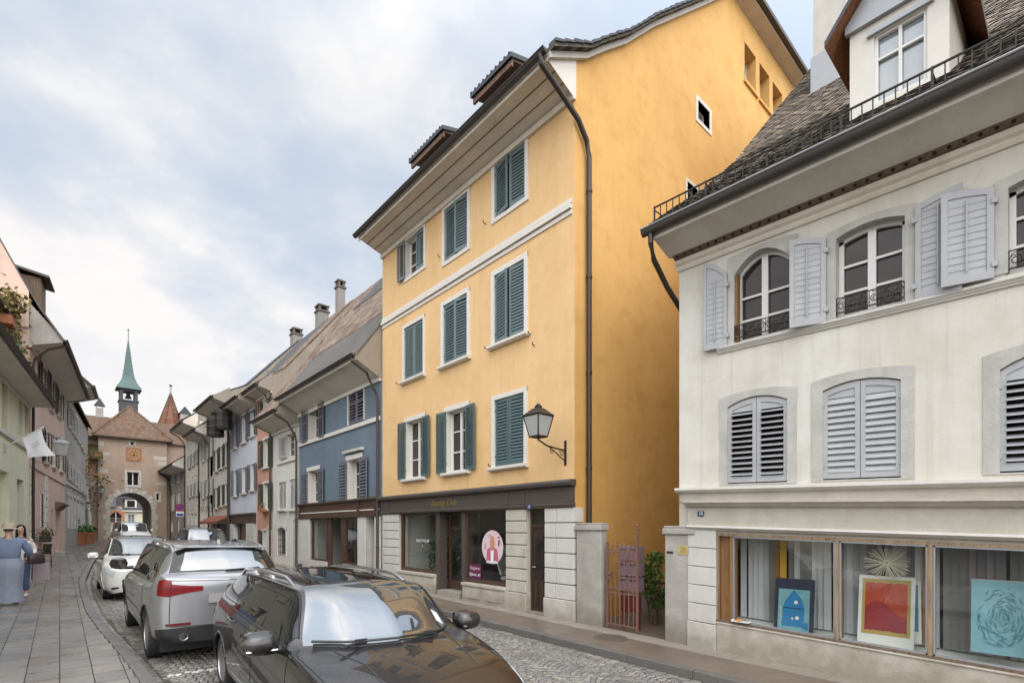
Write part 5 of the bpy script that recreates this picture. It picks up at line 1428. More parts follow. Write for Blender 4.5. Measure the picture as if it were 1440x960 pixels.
# red pointed roof end beyond the annexe
tX, tZ = on_y(121, 590, 64)
t2 = empty('gable_house', (tX - 2.0, 70, .5), 0, 'house end with steep red tiled roof behind the gate on its left side', 'house')
m = MB(); m.box(-3, 2.0, 0, 6, -1, tZ - 1.2, 'gate_plaster'); m.build('wall', t2)
m = MB(); zz = tZ - 1.3
m.poly([(-3.2, -.2, zz), (2.6, -.2, zz), (-.3, 3, zz + 5.5)], 'tile_red', [(0, 0), (5, 0), (2.5, 6)]); m.poly([(2.6, -.2, zz), (2.6, 6.2, zz), (-.3, 3, zz + 5.5)], 'tile_red', [(0, 0), (5, 0), (2.5, 6)]); m.poly([(-3.2, -.2, zz), (-3.2, 6.2, zz), (-.3, 3, zz + 5.5)], 'tile_red', [(0, 0), (5, 0), (2.5, 6)])
m.build('roof', t2, fix=False)
# house seen through the arch
bx0 = on_y(172, 730, 92)[0] - 1.0
h = House('pale_yellow_house', 'pale yellow house with dark slate mansard roof seen through the gate arch', 'F', (bx0, 92.0), 11)
h.z0 = gz(0, 60)
zt_ = on_y(180, 717, 92)[1]
r = (on_y(180, 730, 92)[0] - bx0, on_y(189, 730, 92)[0] - bx0, on_y(180, 735, 92)[1], on_y(180, 722, 92)[1]); window(h, *r, sw=.2, bars=(2, 2), glass='sky_glass')
for a in (4.2, 6.6, 8.8): window(h, a, a + 1.0, r[2], r[3], sw=.15)
finish_wall(h, 'lime_plaster', zt_, -.2, depth=8)
m = h.mb(); m.box(-.3, 11.3, -.35, -.0, zt_ - .1, zt_ + .1, 'white_trim'); m.build('cornice', h.root)
rf = roof(h, [(-.3, zt_ + .1), (.9, zt_ + 2.6), (4, zt_ + 3.4), (8, zt_ + .1)], -.2, 11.2, 'tile_slate', .1)
dx = on_y(184, 710, 92)[0] - bx0
m = h.mb(); m.box(dx - .7, dx + .7, -.1, 1.5, zt_ + .4, zt_ + 1.7, 'white_trim'); m.prism([(dx - .9, zt_ + 1.7), (dx + .9, zt_ + 1.7), (dx, zt_ + 2.3)], -.2, 1.6, 'slate', axis='d'); dmm = m.build('dormer', rf)
m = h.mb(); m.box(dx - .45, dx + .45, -.13, -.101, zt_ + .6, zt_ + 1.5, 'window_glass'); m.build('pane', dmm)
h = House('old_brick_house', 'taupe house with an arched window seen through the left side of the gate arch', 'F', (bx0 - 9.2, 89.0), 9.15)
h.z0 = gz(0, 60); px_ = on_y(163, 728, 89)[0] - (bx0 - 9.2)
window(h, px_ - .7, px_ + .7, on_y(163, 736, 89)[1], on_y(163, 726, 89)[1], rise=.6, sw=.25, surround='terracotta', sill='terracotta')
zt2 = on_y(163, 712, 89)[1]
finish_wall(h, 'taupe_plaster', zt2, -.2, depth=8); roof(h, [(-.4, zt2 - .1), (4, zt2 + 4.5), (8.4, zt2)], -.2, 9.3, 'tile_slate', .1)

# ------------------------------------------------------------------ left-hand houses
h = Gn = House('lime_house', 'pale lime green rendered house with low eave and roof terrace on the left', 'L', 7.0, (28.75 - 7.0) * 1.0046)
for (a, b, c, d) in ((0.5, 9, 535, 606), (25, 31, 552, 611), (33, 39, 557, 616)):
    r = h.rect(a, b, c, d); window(h, *r, sw=.03, surround='lime_plaster', sill=None, depth=.22, bars=(1, 2), glass='window_glass' if a < 20 else 'window_glass')
for k in range(4):
    window(h, 2 + k * 3.2, 3.1 + k * 3.2, 4.0, 5.6, sw=.04, surround='lime_plaster', sill='lime_plaster', bars=(2, 2)); window(h, 2 + k * 3.2, 3.1 + k * 3.2, 1.0, 2.6, sw=.04, surround='lime_plaster', sill='lime_plaster', bars=(2, 2))
zb_ = h.p(20, 619)[1]; band(h, 0, h.W - .3, zb_ - .07, zb_ + .07, .09, 'white_trim', 'string_course')
g0 = gz(-1.2, 25) + .12
r = h.rect(0, 12.5, 662, 735); h.holes.append((r[0], r[1], g0 + .15, r[3], .5))
m = h.mb(); m.poly([(r[0], .49, g0), (r[1], .49, g0), (r[1], .49, r[3]), (r[0], .49, r[3])], 'lime_plaster'); m.build('niche', h.root, fix=False)
r = h.rect(24, 33.5, 674, 745); doorway(h, r[0], r[1], g0 + .05, r[3], .4, 'fascia_brown', glass=True)
finish_wall(h, 'lime_plaster', 6.95, -.3, depth=7)
rf = roof(h, [(-.75, 7.12), (3.0, 8.2), (7, 7.2)], 0, h.W, 'tile_grey', .06); eave(h, .70, 6.92, 7.0, 0, h.W, 'soffit_grey', gut='gutter_grey', boards=False, pipe=None)
m = h.mb(); za__ = 7.3      # terrace parapet of dark rails
for k in range(22):
    a = h.W - 9.4 + k * .40; m.tube([(a, .7, za__), (a, .7, za__ + .95)], .02, 'dark_metal', 5)
for z in (.5, .95): m.tube([(h.W - 9.4, .7, za__ + z), (h.W - .9, .7, za__ + z)], .025, 'dark_metal', 6)
m.build('terrace_railing', rf)
m = h.mb(); a = h.p(20, 425)[0]; zc_ = 10.35
m.hexa([(h.W - 4.5, .45, zc_), (h.W - .5, .45, zc_ - .05), (h.W - .5, 3.5, zc_ + .5), (h.W - 4.5, 3.5, zc_ + .55), (h.W - 4.5, .45, zc_ + .08), (h.W - .5, .45, zc_ + .03), (h.W - .5, 3.5, zc_ + .58), (h.W - 4.5, 3.5, zc_ + .63)], 'gutter_grey')
for a in (h.W - 4.2, h.W - .8): m.tube([(a, .8, 7.2), (a, .8, zc_)], .04, 'dark_metal', 6)
m.build('terrace_canopy', rf)
# pink house
h = Pk = House('pink_house', 'faded pink house with dark brown shutters and rusticated ground floor on the left', 'L', 28.8, 12.1)
BS = 'brown_paint'
for (a, b, c, d) in ((56.5, 61, 508, 565), (69, 73, 527, 576), (80, 84, 547, 585)): fw(h, a, b, c, d, BS, sw=.08, slat=.16, wl=.75)
for (a, b, c, d) in ((62, 66, 606, 650), (73, 77, 612, 656), (83.5, 87, 618, 662)): fw(h, a, b, c, d, BS, sw=.08, slat=.16, wl=.75, left=(a < 70))
for (a, b, c, d) in ((57, 61, 694, 742), (63.5, 67, 697, 742)): fw(h, a, b, c, d, BS, closed=True, sw=.1, slat=.16, sill=None)
g0 = gz(-.3, 36) + .12
doorway(h, h.p(72, 700)[0], h.p(75, 700)[0], g0 + .1, 2.9, .3, 'old_wood'); doorway(h, h.p(79, 700)[0], h.p(83, 700)[0], g0 + .1, 2.9, .4, 'dark_door')
finish_wall(h, 'pink_plaster', 9.6, -.3, profile=[(0, 9.6), (-.0, 10.4), (.3, 12.2), (.9, 13.4), (3.5, 15.5), (8, 10)])
zq = h.p(70, 668)[1]
m = h.mb(); m.box(.1, h.W - .1, -.06, -.001, zq - .1, zq + .08, 'pink_plaster')
k = 0; z = g0 + .9
while z < zq - .45:
    m.box(.08, .7 - .15 * (k % 2), -.045, -.001, z, z + .34, 'white_trim'); m.box(4.1 + .1 * (k % 2), 4.8, -.045, -.001, z, z + .34, 'white_trim'); z += .38; k += 1
m.box(.05, h.p(71, 700)[0], -.12, -.001, -.2, g0 + .75, 'pink_plaster'); m.build('ground_floor_trim', h.root)
m = h.mb(); a0_, a1_ = h.p(77.5, 690)[0], h.p(85, 690)[0]; m.prism([(-.002, 3.35), (-.35, 3.3), (-.4, 3.2), (-.2, 3.1), (-.12, 2.95), (-.002, 2.92)], a0_, a1_, 'old_wood'); m.build('door_hood', h.root)
m = h.mb(); m.box(h.p(72, 700)[0] - .1, h.p(76, 700)[0] + .1, -.55, -.13, -.2, g0 + .16, 'grey_stone'); m.build('door_step', h.root)
rf = roof(h, [(-1.08, 9.9), (-.3, 11.15), (.27, 12.3), (.85, 13.55), (3.5, 15.8), (8, 10)], -.12, h.W, 'tile_grey', .12, 'gutter_grey', gable='pink_plaster'); eave(h, 1.0, 9.55, 9.85, 0, h.W, 'soffit_grey', gut='copper_pipe', boards=False, pipe=.18, rz=11.2, cheek='grey_plaster')
m = h.mb(); m.box(2.2, 3.6, -.1, 1.6, 11.6, 13.1, 'old_wood'); m.hexa([(2.0, -.4, 13.1), (3.8, -.4, 13.1), (3.8, 2, 13.5), (2.0, 2, 13.5), (2.0, -.4, 13.2), (3.8, -.4, 13.2), (3.8, 2, 13.6), (2, 2, 13.6)], 'gutter_grey'); m.build('dormer', rf)
# grey house
h = House('grey_house', 'tall grey weathered house with arched ground floor before the gate on the left', 'L', 40.95, 16.6)
for i, x in enumerate((96.5, 101, 105.5, 110, 114, 117.5)):
    y = 590 + i * 7
    fw(h, x - 1.0, x + 1.0, y - 22, y + 10, 'white_shutter', sw=.08, slat=.2, wl=.4); fw(h, x - 1.0, x + 1.0, 648 + i * 5, 672 + i * 4.5, 'white_shutter', sw=.08, slat=.2, wl=.4)
    fw(h, x - .8, x + .8, 701 + i * 2, 743, None, sw=.25, rise=.25, sill=None, surround='pale_stone')
finish_wall(h, 'grey_plaster', 10.35, -.3, profile=[(0, 10.35), (2, 12.4), (5, 14.3), (9, 11)])
zq = h.p(108, 688)[1]; band(h, .1, h.W, zq - .07, zq + .07, .08, 'pale_stone', 'string_course')
roof(h, [(-1.3, 10.75), (0, 12), (2, 14.3), (5, 16), (9, 11)], -.15, 3.9, 'tile_grey', .14, 'gutter_grey', gable='grey_plaster'); roof(h, [(-.3, 10.5), (2, 12.6), (5, 14.5), (9, 11)], 3.91, h.W, 'tile_grey', .12, 'gutter_grey', gable='grey_plaster'); eave(h, 1.2, 10.3, 10.7, 0, 3.85, 'soffit_grey', boards=False, pipe=None, rz=11.8, cheek='grey_plaster')
# ------------------------------------------------------------------ cars
def pchip_slopes(y):
    y = np.asarray(y, float); n = len(y); d = np.diff(y, axis=0); m = np.zeros_like(y)
    with np.errstate(divide='ignore', invalid='ignore'):
        hm = np.where(d[:-1] * d[1:] > 0, 2 * d[:-1] * d[1:] / (d[:-1] + d[1:]), 0.0)
    m[1:-1] = hm; m[0] = d[0]; m[-1] = d[-1]
    return m
def hermite(y, m, t):
    n = len(y) - 1; i = min(max(int(t), 0), n - 1); s = t - i
    h00 = 2 * s ** 3 - 3 * s ** 2 + 1; h10 = s ** 3 - 2 * s ** 2 + s; h01 = -2 * s ** 3 + 3 * s ** 2; h11 = s ** 3 - s ** 2
    return h00 * y[i] + h10 * m[i] + h01 * y[i + 1] + h11 * m[i + 1]
class Shell:
    def __init__(s, cage):
        s.c = np.array(cage, float); s.m = pchip_slopes(s.c)      # (stations, rows, 3)
        s.cache = {}
    def sec(s, u):
        k = round(u, 5)
        if k not in s.cache:
            r = hermite(s.c, s.m, u); s.cache[k] = (r, pchip_slopes(r))
        return s.cache[k]
    def __call__(s, u, v):
        r, m = s.sec(u); return hermite(r, m, v)
    def normal(s, u, v):
        e = 0.02
        du = s(min(u + e, len(s.c) - 1), v) - s(max(u - e, 0), v); dv = s(u, min(v + e, len(s.c[0]) - 1)) - s(u, max(v - e, 0))
        n = np.cross(du, dv); l = np.linalg.norm(n)
        if l < 1e-9: return np.array((0, 0, 1.0))
        n /= l
        p = s(u, v); c = np.array((0, p[1] * .9, .6))
        return n if np.dot(n, p - c) > 0 else -n
class Car:
    def __init__(s, name, label, cat, loc, rz, d, paint, group=None):
        s.d, s.paint = d, paint
        s.root = empty(name, (loc[0], loc[1], gz(*loc)), rz, label, cat, group)
        # sit on the sloping street
        s.root.rotation_mode = 'XYZ'
        fwd = Vector((-math.sin(rz), math.cos(rz), 0)); rt = Vector((math.cos(rz), math.sin(rz), 0))
        g = lambda v: 0.012 * v.y - 0.02 * v.x
        pitch = math.atan(g(fwd)); roll = -math.atan(g(rt))
        s.root.rotation_euler = (Matrix.Rotation(rz, 3, 'Z') @ Matrix.Rotation(pitch, 3, 'X') @ Matrix.Rotation(roll, 3, 'Y')).to_euler()
        s.cage(); s.body()
    def cage(s):
        d = s.d; w, F, Rr, wb = d['w'], d['F'], d['R'], d['wb']; zs, zb, zr, zh, zn = d['zs'], d['belt'], d['roof'], d['cowlz'], d['nosez']
        zt = d['tailz']; ax = wb / 2; td = d.get('taildrop', 1.0)
        def st(y, xs, low, x4, z4, x5, z5, x6, z6, z7, yo=(0, 0, 0, 0), zlow=None):
            z3 = z4 - .12; zmid = zs + (z3 - zs) * .55; zl = zs if zlow is None else zlow
            return [(.86 * w * xs, y, zl), (.965 * w * xs, y, zl + .10), (1.0 * w * xs, y, zmid), (.985 * w * xs, y, z3),
                    (x4 * w * xs, y + yo[0], z4), (x5 * w * xs, y + yo[1], z5), (x6 * w * xs, y + yo[2], z6), (0, y + yo[3], z7)]
        hood = lambda y, xs, z, zl=None: st(y, xs, zs, .90, z - .04, .70, z, .36, z + .02, z + .025, (0, 0, 0, 0), zl)
        C = []
        nz = zn
        C.append([(0, F + .03, z) for z in (zs + .04, zs + .12, zs + .26, nz - .14, nz - .07, nz - .045, nz - .04, nz - .04)])
        C.append(st(F, .60, zs, .92, nz - .06, .74, nz - .03, .4, nz - .02, nz - .02, (0, 0, 0, 0), zs + .04))
        C.append(st(F - .12, .86, zs, .92, nz - .03, .72, nz, .38, nz + .01, nz + .015))
        yc = d['cowl']; cs = d.get('cowlsweep', .28)
        hz_ = lambda y: nz + (zh - nz) * max(0, (F - .12 - y) / (F - .12 - yc)) ** .8
        y4 = max(min(ax, F - .75), yc + .24); y3 = (y4 + F - .12) / 2 + .02
        C.append(hood(y3, .955, hz_(y3)))
        C.append(hood(y4, 1.0, hz_(y4)))
        C.append(st(yc - cs, 1.0, zs, .94, zb - .01, .83, zh - .0, .44, zh + .015, zh + .02, (0, .0, cs * .78, cs)))
        yw = d['wstop']
        C.append(st(yw, 1.0, zs, .935, zb, d['xr'], zr - .06, .40, zr - .008, zr + .01, (0, 0, .06, .08)))
        ym = (yw + d['rend']) / 2
        C.append(st(ym, 1.0, zs, .935, zb + d['rise'] * .4, d['xr'] + .005, zr - .05, .42, zr + .012, zr + .03))
        yr = d['rend']
        C.append(st(yr + .05, .985, zs, .92, zb + d['rise'], d['xr'] - .03, zr - d['drop'] - .07, .40, zr - d['drop'] - .01, zr - d['drop'] + .01, (-.05, -.05, -.09, -.10)))
        yt = d['tail']
        C.append(st(yt + .06, .96, zs, .88, zt, .80, zt, .46, zt + .01, zt + .01, (-.04, -.06, -.11, -.13), zs + .04))
        C.append(st(-Rr + .14, .93, zs, .90, zt - .05 * td, .80, zt - .05 * td, .46, zt - .045 * td, zt - .045 * td, (.0, -.02, -.05, -.06), zs + .05))
        C.append(st(-Rr + .04, .84, zs, .93, zt - .12 * td, .80, zt - .11 * td, .46, zt - .105 * td, zt - .105 * td, (.02, .02, .02, .02), zs + .06))
        C.append(st(-Rr, .60, zs, .94, zt - .15 * td, .80, zt - .14 * td, .46, zt - .14 * td, zt - .14 * td, (.04, .04, .04, .04), zs + .06))
        C.append([(0, -Rr - .03 + yy, z) for z, yy in ((zs + .06, 0), (zs + .16, 0), (zs + (zt - zs) * .45, 0), (zt - .12 - .14 * td, .01), (zt - .17 * td, .03), (zt - .16 * td, .04), (zt - .155 * td, .05), (zt - .155 * td, .05))])
        s.S = Shell(C); s.N = len(C) - 1
    def u_at(s, y, v=1.0):
        """station parameter where row v has the given y (descending)"""
        if not hasattr(s, '_tab'): s._tab = {}
        if v not in s._tab:
            us = np.linspace(0, s.N, 600); s._tab[v] = (us, np.array([s.S(u, v)[1] for u in us]))
        us, ys = s._tab[v]
        return float(np.interp(-y, -ys, us))
    def body(s):
        d = s.d; ax = d['wb'] / 2; ra = d['ra']; rw = d['rw']
        us = set()
        for i in range(s.N):
            n = 8 if i in (0, 1, 2, 9, 10, 11, 12) else 10
            for k in range(n): us.add(round(i + k / n, 4))
        us.add(s.N)
        for a in (ax, -ax):
            lo, hi = s.u_at(a + ra), s.u_at(a - ra)
            us = {u for u in us if not (lo - .02 < u < hi + .02) or abs(u - round(u)) < 1e-6 and False}
            for k in range(15): us.add(round(s.u_at(a + ra * math.cos(PI * k / 14)), 5))
            us.add(round(s.u_at(a + ra + .006), 5)); us.add(round(s.u_at(a - ra - .006), 5))
        us = sorted(us); vs = [i + k / 4 for i in range(7) for k in range(4)] + [7]
        rows = []
        for u in us:
            row = []
            yref = s.S(u, 1.0)[1]
            za = 0
            for a in (ax, -ax):
                if abs(yref - a) < ra + .001: za = rw + math.sqrt(max(0, ra * ra - (yref - a) ** 2))
            for v in vs:
                p = s.S(u, v).copy()
                if v < 3.6 and p[2] < za: p[2] = za
                row.append(p)
            rows.append([(p[0], p[1], p[2]) for p in row] + [(-p[0], p[1], p[2]) for p in reversed(row[:-1])])
        m = MB(); m.grid(rows, s.paint); s.b = m.build('body', s.root, smooth=True, angle=50)
        # weld the nose and tail collapse
        bm = bmesh.new(); bm.from_mesh(s.b.data); bmesh.ops.remove_doubles(bm, verts=bm.verts, dist=.0008); bmesh.ops.recalc_face_normals(bm, faces=bm.faces); bm.to_mesh(s.b.data); bm.free()
        # dark floor, hung low to block light under the car, and wheel houses
        m = MB(); zs = d['zs']; w = d['w']
        m.box(-w * .84, w * .84, -d['R'] + .35, d['F'] - .35, min(.15, zs - .05), zs + .12, 'black_plastic')
        for a in (ax, -ax):
            for sx in (-1, 1):
                n = 12; pts = [(ra * 1.02 * math.cos(PI * k / n), ra * 1.02 * math.sin(PI * k / n)) for k in range(n + 1)]
                m.grid([[(sx * x, a + p[0], rw + p[1]) for p in pts] for x in (w * .99 - .02, w * .45)], 'black_plastic')
                m.poly([(sx * w * .45, a + p[0], rw + p[1]) for p in pts], 'black_plastic')
        m.build('underbody', s.root, fix=False)
        for a in (ax, -ax):
            for sx in (-1, 1): s.wheel(sx, a)
        for a in (ax, -ax):
            for sx in (-1, 1):
                m = MB(); pts = []
                for k in range(17):
                    t = -.12 + (PI + .24) * k / 16; y, z = a + ra * math.cos(t), rw + ra * math.sin(t)
                    u = s.u_at(max(min(y, d['F'] - .05), -d['R'] + .05)); v = 1.0
                    for vv in np.linspace(.3, 3.4, 40):
                        if s.S(u, vv)[2] >= z: v = vv; break
                    pts.append((sx * (s.S(u, v)[0] - .004), y, max(z, zs)))
                m.tube(pts, .016, d.get('lip', s.paint), 6)
                m.build('wheel_arch_trim', s.root, smooth=True)
    def wheel(s, sx, y):
        d = s.d; r, w = d['rw'], d['w']; tw = .20; xo = w - .035; q = d.get('rim', .70)
        def L(prof, name, mat, parent, n=32):
            m = MB(); m.lathe([(rr, sx * x) for rr, x in prof], (0, y, r), mat, n, axis='x'); return m.build(name, parent, smooth=True, angle=35)
        wh = L([(r * .35, xo - tw), (r * .93, xo - tw), (r, xo - tw + .03), (r, xo - .03), (r * .96, xo - .008), (r * .80, xo), (r * q, xo - .012), (r * q, xo - .05)], 'tyre', 'tyre_rubber', None)
        wh.name = 'wheel'; wh.parent = s.root
        m = MB(); rr = r * q
        m.lathe([(rr, sx * (xo - .012)), (rr * .93, sx * (xo - .004)), (rr * .90, sx * (xo - .02)), (rr * .90, sx * (xo - .10))], (0, y, r), 'alloy', 32, axis='x')
        m.lathe([(rr * .9, sx * (xo - .09)), (.02, sx * (xo - .09))], (0, y, r), 'black_plastic', 24, axis='x')
        m.lathe([(.065, sx * (xo - .07)), (.06, sx * (xo - .014)), (.03, sx * (xo - .010)), (0, sx * (xo - .010))], (0, y, r), 'alloy', 16, axis='x')
        ns = d.get('spokes', 5)
        for k in range(ns):
            for off in ((-.10, .10) if d.get('dual', True) else (0,)):
                t = 2 * PI * k / ns + off + .3; c, s_ = math.cos(t), math.sin(t)
                m.obox((sx * (xo - .025), y + c * rr * .5, r + s_ * rr * .5), (sx * .012, 0, 0), (0, c * rr * .46, s_ * rr * .46), (0, -s_ * .016, c * .016), 'alloy')
        m.build('rim', wh, smooth=True, angle=35)
        return wh
    def patch(s, name, corners, mat, off=.004, n=(12, 6), side=0, parent=None, both=False, edge=None, th=None, rows=None):
        """conformal patch with four (u,v) corners (u0v0,u1v0,u1v1,u0v1); side +1/-1, or 0 = mirrored over the middle (rows 7)"""
        objs = []
        for sx in ((1, -1) if both else ((side or 1),)):
            (a, b, c, e) = corners; G = []
            for j in range(n[1] + 1):
                t = j / n[1]; r = []
                for i in range(n[0] + 1):
                    q = i / n[0]
                    u = (a[0] * (1 - q) + b[0] * q) * (1 - t) + (e[0] * (1 - q) + c[0] * q) * t
                    v = (a[1] * (1 - q) + b[1] * q) * (1 - t) + (e[1] * (1 - q) + c[1] * q) * t
                    p = s.S(u, v); nn = s.S.normal(u, v); pp = p + nn * off; ii = p - nn * .004
                    r.append(((sx * pp[0], pp[1], pp[2]), (sx * ii[0], ii[1], ii[2])))
                G.append(r)
            if side == 0 and not both:
                G = [r + [((-p[0][0], p[0][1], p[0][2]), (-p[1][0], p[1][1], p[1][2])) for p in reversed(r[:-1])] for r in G] if abs(b[1] - 7) < .01 and abs(c[1] - 7) < .01 else G
            m = MB(); m.grid([[p[0] for p in r] for r in G], mat)
            bd = G[0] + [r[-1] for r in G[1:]] + G[-1][::-1][1:] + [r[0] for r in G[::-1][1:-1]]
            for p, q in zip(bd, bd[1:] + bd[:1]): m.poly([p[0], q[0], q[1], p[1]], edge or mat)
            objs.append(m.build(name, parent or s.root, smooth=True, angle=45))
        return objs
    def vz(s, u, z, lo=.6, hi=4.0):
        vs = np.linspace(lo, hi, 60); zs = [s.S(u, v)[2] for v in vs]
        return float(np.interp(z, zs, vs))
    def patch_z(s, name, u0, u1, za0, zb0, za1, zb1, mat, off=.008, n=(12, 6), edge=None):
        """conformal lamp between stations u0..u1 with heights za..zb at either end, on both sides"""
        for sx in (1, -1):
            G = []
            for j in range(n[1] + 1):
                t = j / n[1]; r = []
                for i in range(n[0] + 1):
                    q = i / n[0]; u = u0 + (u1 - u0) * q
                    z = (za0 + (za1 - za0) * q) * (1 - t) + (zb0 + (zb1 - zb0) * q) * t
                    v = s.vz(u, z); p = s.S(u, v); nn = s.S.normal(u, v); pp = p + nn * off; ii = p - nn * .004
                    r.append(((sx * pp[0], pp[1], pp[2]), (sx * ii[0], ii[1], ii[2])))
                G.append(r)
            m = MB(); m.grid([[p[0] for p in r] for r in G], mat)
            bd = G[0] + [r[-1] for r in G[1:]] + G[-1][::-1][1:] + [r[0] for r in G[::-1][1:-1]]
            for p, q in zip(bd, bd[1:] + bd[:1]): m.poly([p[0], q[0], q[1], p[1]], edge or mat)
            m.build(name, s.root, smooth=True, angle=45)
    def mid_patch(s, name, u0, u1, v0a, v0b, mat, off=.004, nu=8, nv=14, parent=None):
        """patch across the car: rows v0 .. 7 .. v0 mirrored, stations u0..u1 (v0a at u0, v0b at u1)"""
        G = []
        for j in range(nu + 1):
            t = j / nu; u = u0 + (u1 - u0) * t; v0 = v0a + (v0b - v0a) * t; r = []
            for i in range(nv + 1):
                v = v0 + (7 - v0) * i / nv
                p = s.S(u, v); nn = s.S.normal(u, min(v, 6.97)); 
                if v > 6.95: nn[0] = 0; nn /= np.linalg.norm(nn)
                r.append((p + nn * off, p - nn * .004))
            full = [((p[0], p[1], p[2]), (q[0], q[1], q[2])) for p, q in r] + [((-p[0], p[1], p[2]), (-q[0], q[1], q[2])) for p, q in reversed(r[:-1])]
            G.append(full)
        m = MB(); m.grid([[p[0] for p in r] for r in G], mat)
        bd = G[0] + [r[-1] for r in G[1:]] + G[-1][::-1][1:] + [r[0] for r in G[::-1][1:-1]]
        for p, q in zip(bd, bd[1:] + bd[:1]): m.poly([p[0], q[0], q[1], p[1]], mat)
        return m.build(name, parent or s.root, smooth=True, angle=60)
    def line(s, name, uv, mat='black_plastic', r=.004, off=.001, sides=(1, -1), parent=None):
        for sx in sides:
            m = MB(); pts = []
            for u, v in uv:
                p = s.S(u, v) + s.S.normal(u, v) * off; pts.append((sx * p[0], p[1], p[2]))
            m.tube(pts, r, mat, 5)
            m.build(name, parent or s.root, smooth=True)
    def glazing(s, splits, gl='car_glass', v0=4.10, v1=4.90, trim='black_plastic', ws='windscreen_glass', rear=None, uend=8.0, ustart=5.22):
        s.mid_patch('windscreen', 5.06, 5.95, 5.10, 5.14, ws, .004, 10, 14)
        s.mid_patch('rear_window', 8.10, 8.93, 5.08, 4.98, rear or gl, .004, 8, 14)
        es = [ustart] + splits + [uend]
        for a, b in zip(es, es[1:]):
            s.patch('side_window', [(a + .02, v0), (b - .02, v0), (b - .02, v1), (a + .02, v1)], gl, .0045, (10, 5), both=True)
        s.line('window_trim', [(ustart + (uend - ustart) * k / 30, v0 - .05) for k in range(31)], trim, .008, .002)
        s.line('window_trim', [(ustart + (uend - ustart) * k / 30, v1 + .05) for k in range(31)], trim, .008, .002)
    def doors(s, ys, handle=None, v0=.75, v1=4.0):
        """shut lines at the given y, door skins between them with a handle each"""
        for k, (ya, yb) in enumerate(zip(ys, ys[1:])):
            ua, ub = s.u_at(ya, 3), s.u_at(yb, 3)
            for sx in (1, -1):
                o = s.patch('door', [(ua + .012, v0), (ub - .012, v0), (ub - .012, v1), (ua + .012, v1)], s.paint, .0035, (14, 12), side=sx, edge='black_plastic')[0]
                uh = ub - (ub - ua) * .20
                p0 = s.S(uh - (ub - ua) * .10, 3.35); p1 = s.S(uh + (ub - ua) * .10, 3.35)
                m = MB(); e = .035
                m.tube([(sx * (p0[0] + .0), p0[1], p0[2]), (sx * (p0[0] + e), p0[1] - .02, p0[2]), (sx * (p1[0] + e), p1[1] + .02, p1[2] + .004), (sx * p1[0], p1[1], p1[2])], [.012, .013, .013, .012], handle or s.paint, 8)
                m.build('door_handle', o, smooth=True)
    def mirrors(s, y, z, mat, low='black_plastic', size=(.17, .10, .085), out=.12, signal=True):
        u = s.u_at(y, 4); x0 = s.S(u, 4)[0]
        for sx in (1, -1):
            m = MB(); cx = sx * (x0 + out + size[0] * .45); rows = []
            nA, nB = 14, 10
            for j in range(nB + 1):
                t = -1 + 2 * j / nB; rr = (1 - abs(t) ** 3.2) ** .5 if abs(t) < 1 else 0.0
                rr = max(rr, .02)
                rows.append([(cx + sx * size[0] * t * .68, y + size[1] * rr * math.copysign(abs(math.cos(2 * PI * k / nA)) ** .7, math.cos(2 * PI * k / nA)) * (1.0 if math.cos(2 * PI * k / nA) > 0 else .45),
                              z + size[2] * rr * math.copysign(abs(math.sin(2 * PI * k / nA)) ** .75, math.sin(2 * PI * k / nA)) * (1 - .12 * t)) for k in range(nA)])
            m.grid(rows, mat, close=True); m.poly(rows[0], mat); m.poly(rows[-1], mat)
            o = m.build('mirror', s.root, smooth=True)
            a = MB(); a.tube([(sx * (x0 - .03), y - .0, z - .07), (sx * (x0 + .08), y + .0, z - .075), (cx, y, z - .055)], [.035, .028, .03], low, 8); a.build('mirror_arm', o, smooth=True)
            g = MB(); g.lathe([(.0, 0), (.001, 0)], (0, 0, 0), low, 3) if False else None
            b = MB(); b.obox((cx, y - size[1] * .44, z), (size[0] * .55, 0, 0), (0, .004, 0), (0, 0, size[2] * .75), 'window_glass'); b.build('mirror_glass', o)
            if signal:
                b = MB(); b.tube([(cx - sx * size[0] * .5, y + size[1] * .86, z - size[2] * .45), (cx + sx * size[0] * .5, y + size[1] * .8, z - size[2] * .45)], .010, 'chrome', 6); b.build('mirror_trim', o, smooth=True)
    def rails(s, ya, yb, mat, v=5.25, hgt=.055, r=.018):
        for sx in (1, -1):
            m = MB(); pts = []
            for k in range(19):
                t = k / 18; y = ya + (yb - ya) * t; u = s.u_at(y, 5.0); p = s.S(u, v)
                pts.append((sx * (p[0] + .0), p[1], p[2] + hgt * min(1, math.sin(PI * t) * 3.2) - .01))
            m.tube(pts, r, mat, 8)
            for t in (.33, .66):
                y = ya + (yb - ya) * t; p = s.S(s.u_at(y, 5.0), v); m.box(sx * p[0] - .014, sx * p[0] + .014, y - .05, y + .05, p[2] - .01, p[2] + hgt - .006, mat)
            m.build('roof_rail', s.root, smooth=True)
    def wiper(s, u, xa, xb, name='wiper', z_off=.03):
        m = MB(); pts = []
        for k in range(7):
            x = xa + (xb - xa) * k / 6
            vv = np.linspace(5, 7, 60); xs = [s.S(u, q)[0] for q in vv]; v = vv[int(np.argmin([abs(abs(x) - q) for q in xs]))]
            p = s.S(u, v); pts.append((x, p[1] + .005, p[2] + z_off + .0))
        m.tube(pts, .011, 'black_plastic', 6)
        q = pts[len(pts) // 2]; m.obox(q, (.05, 0, 0), (0, .016, 0), (0, 0, .016), 'black_plastic'); m.tube([pts[3], (pts[0][0] * .6 + pts[3][0] * .4, pts[3][1] + .05, pts[3][2] - .03)], .010, 'black_plastic', 6)
        return m.build(name, s.root, smooth=True)
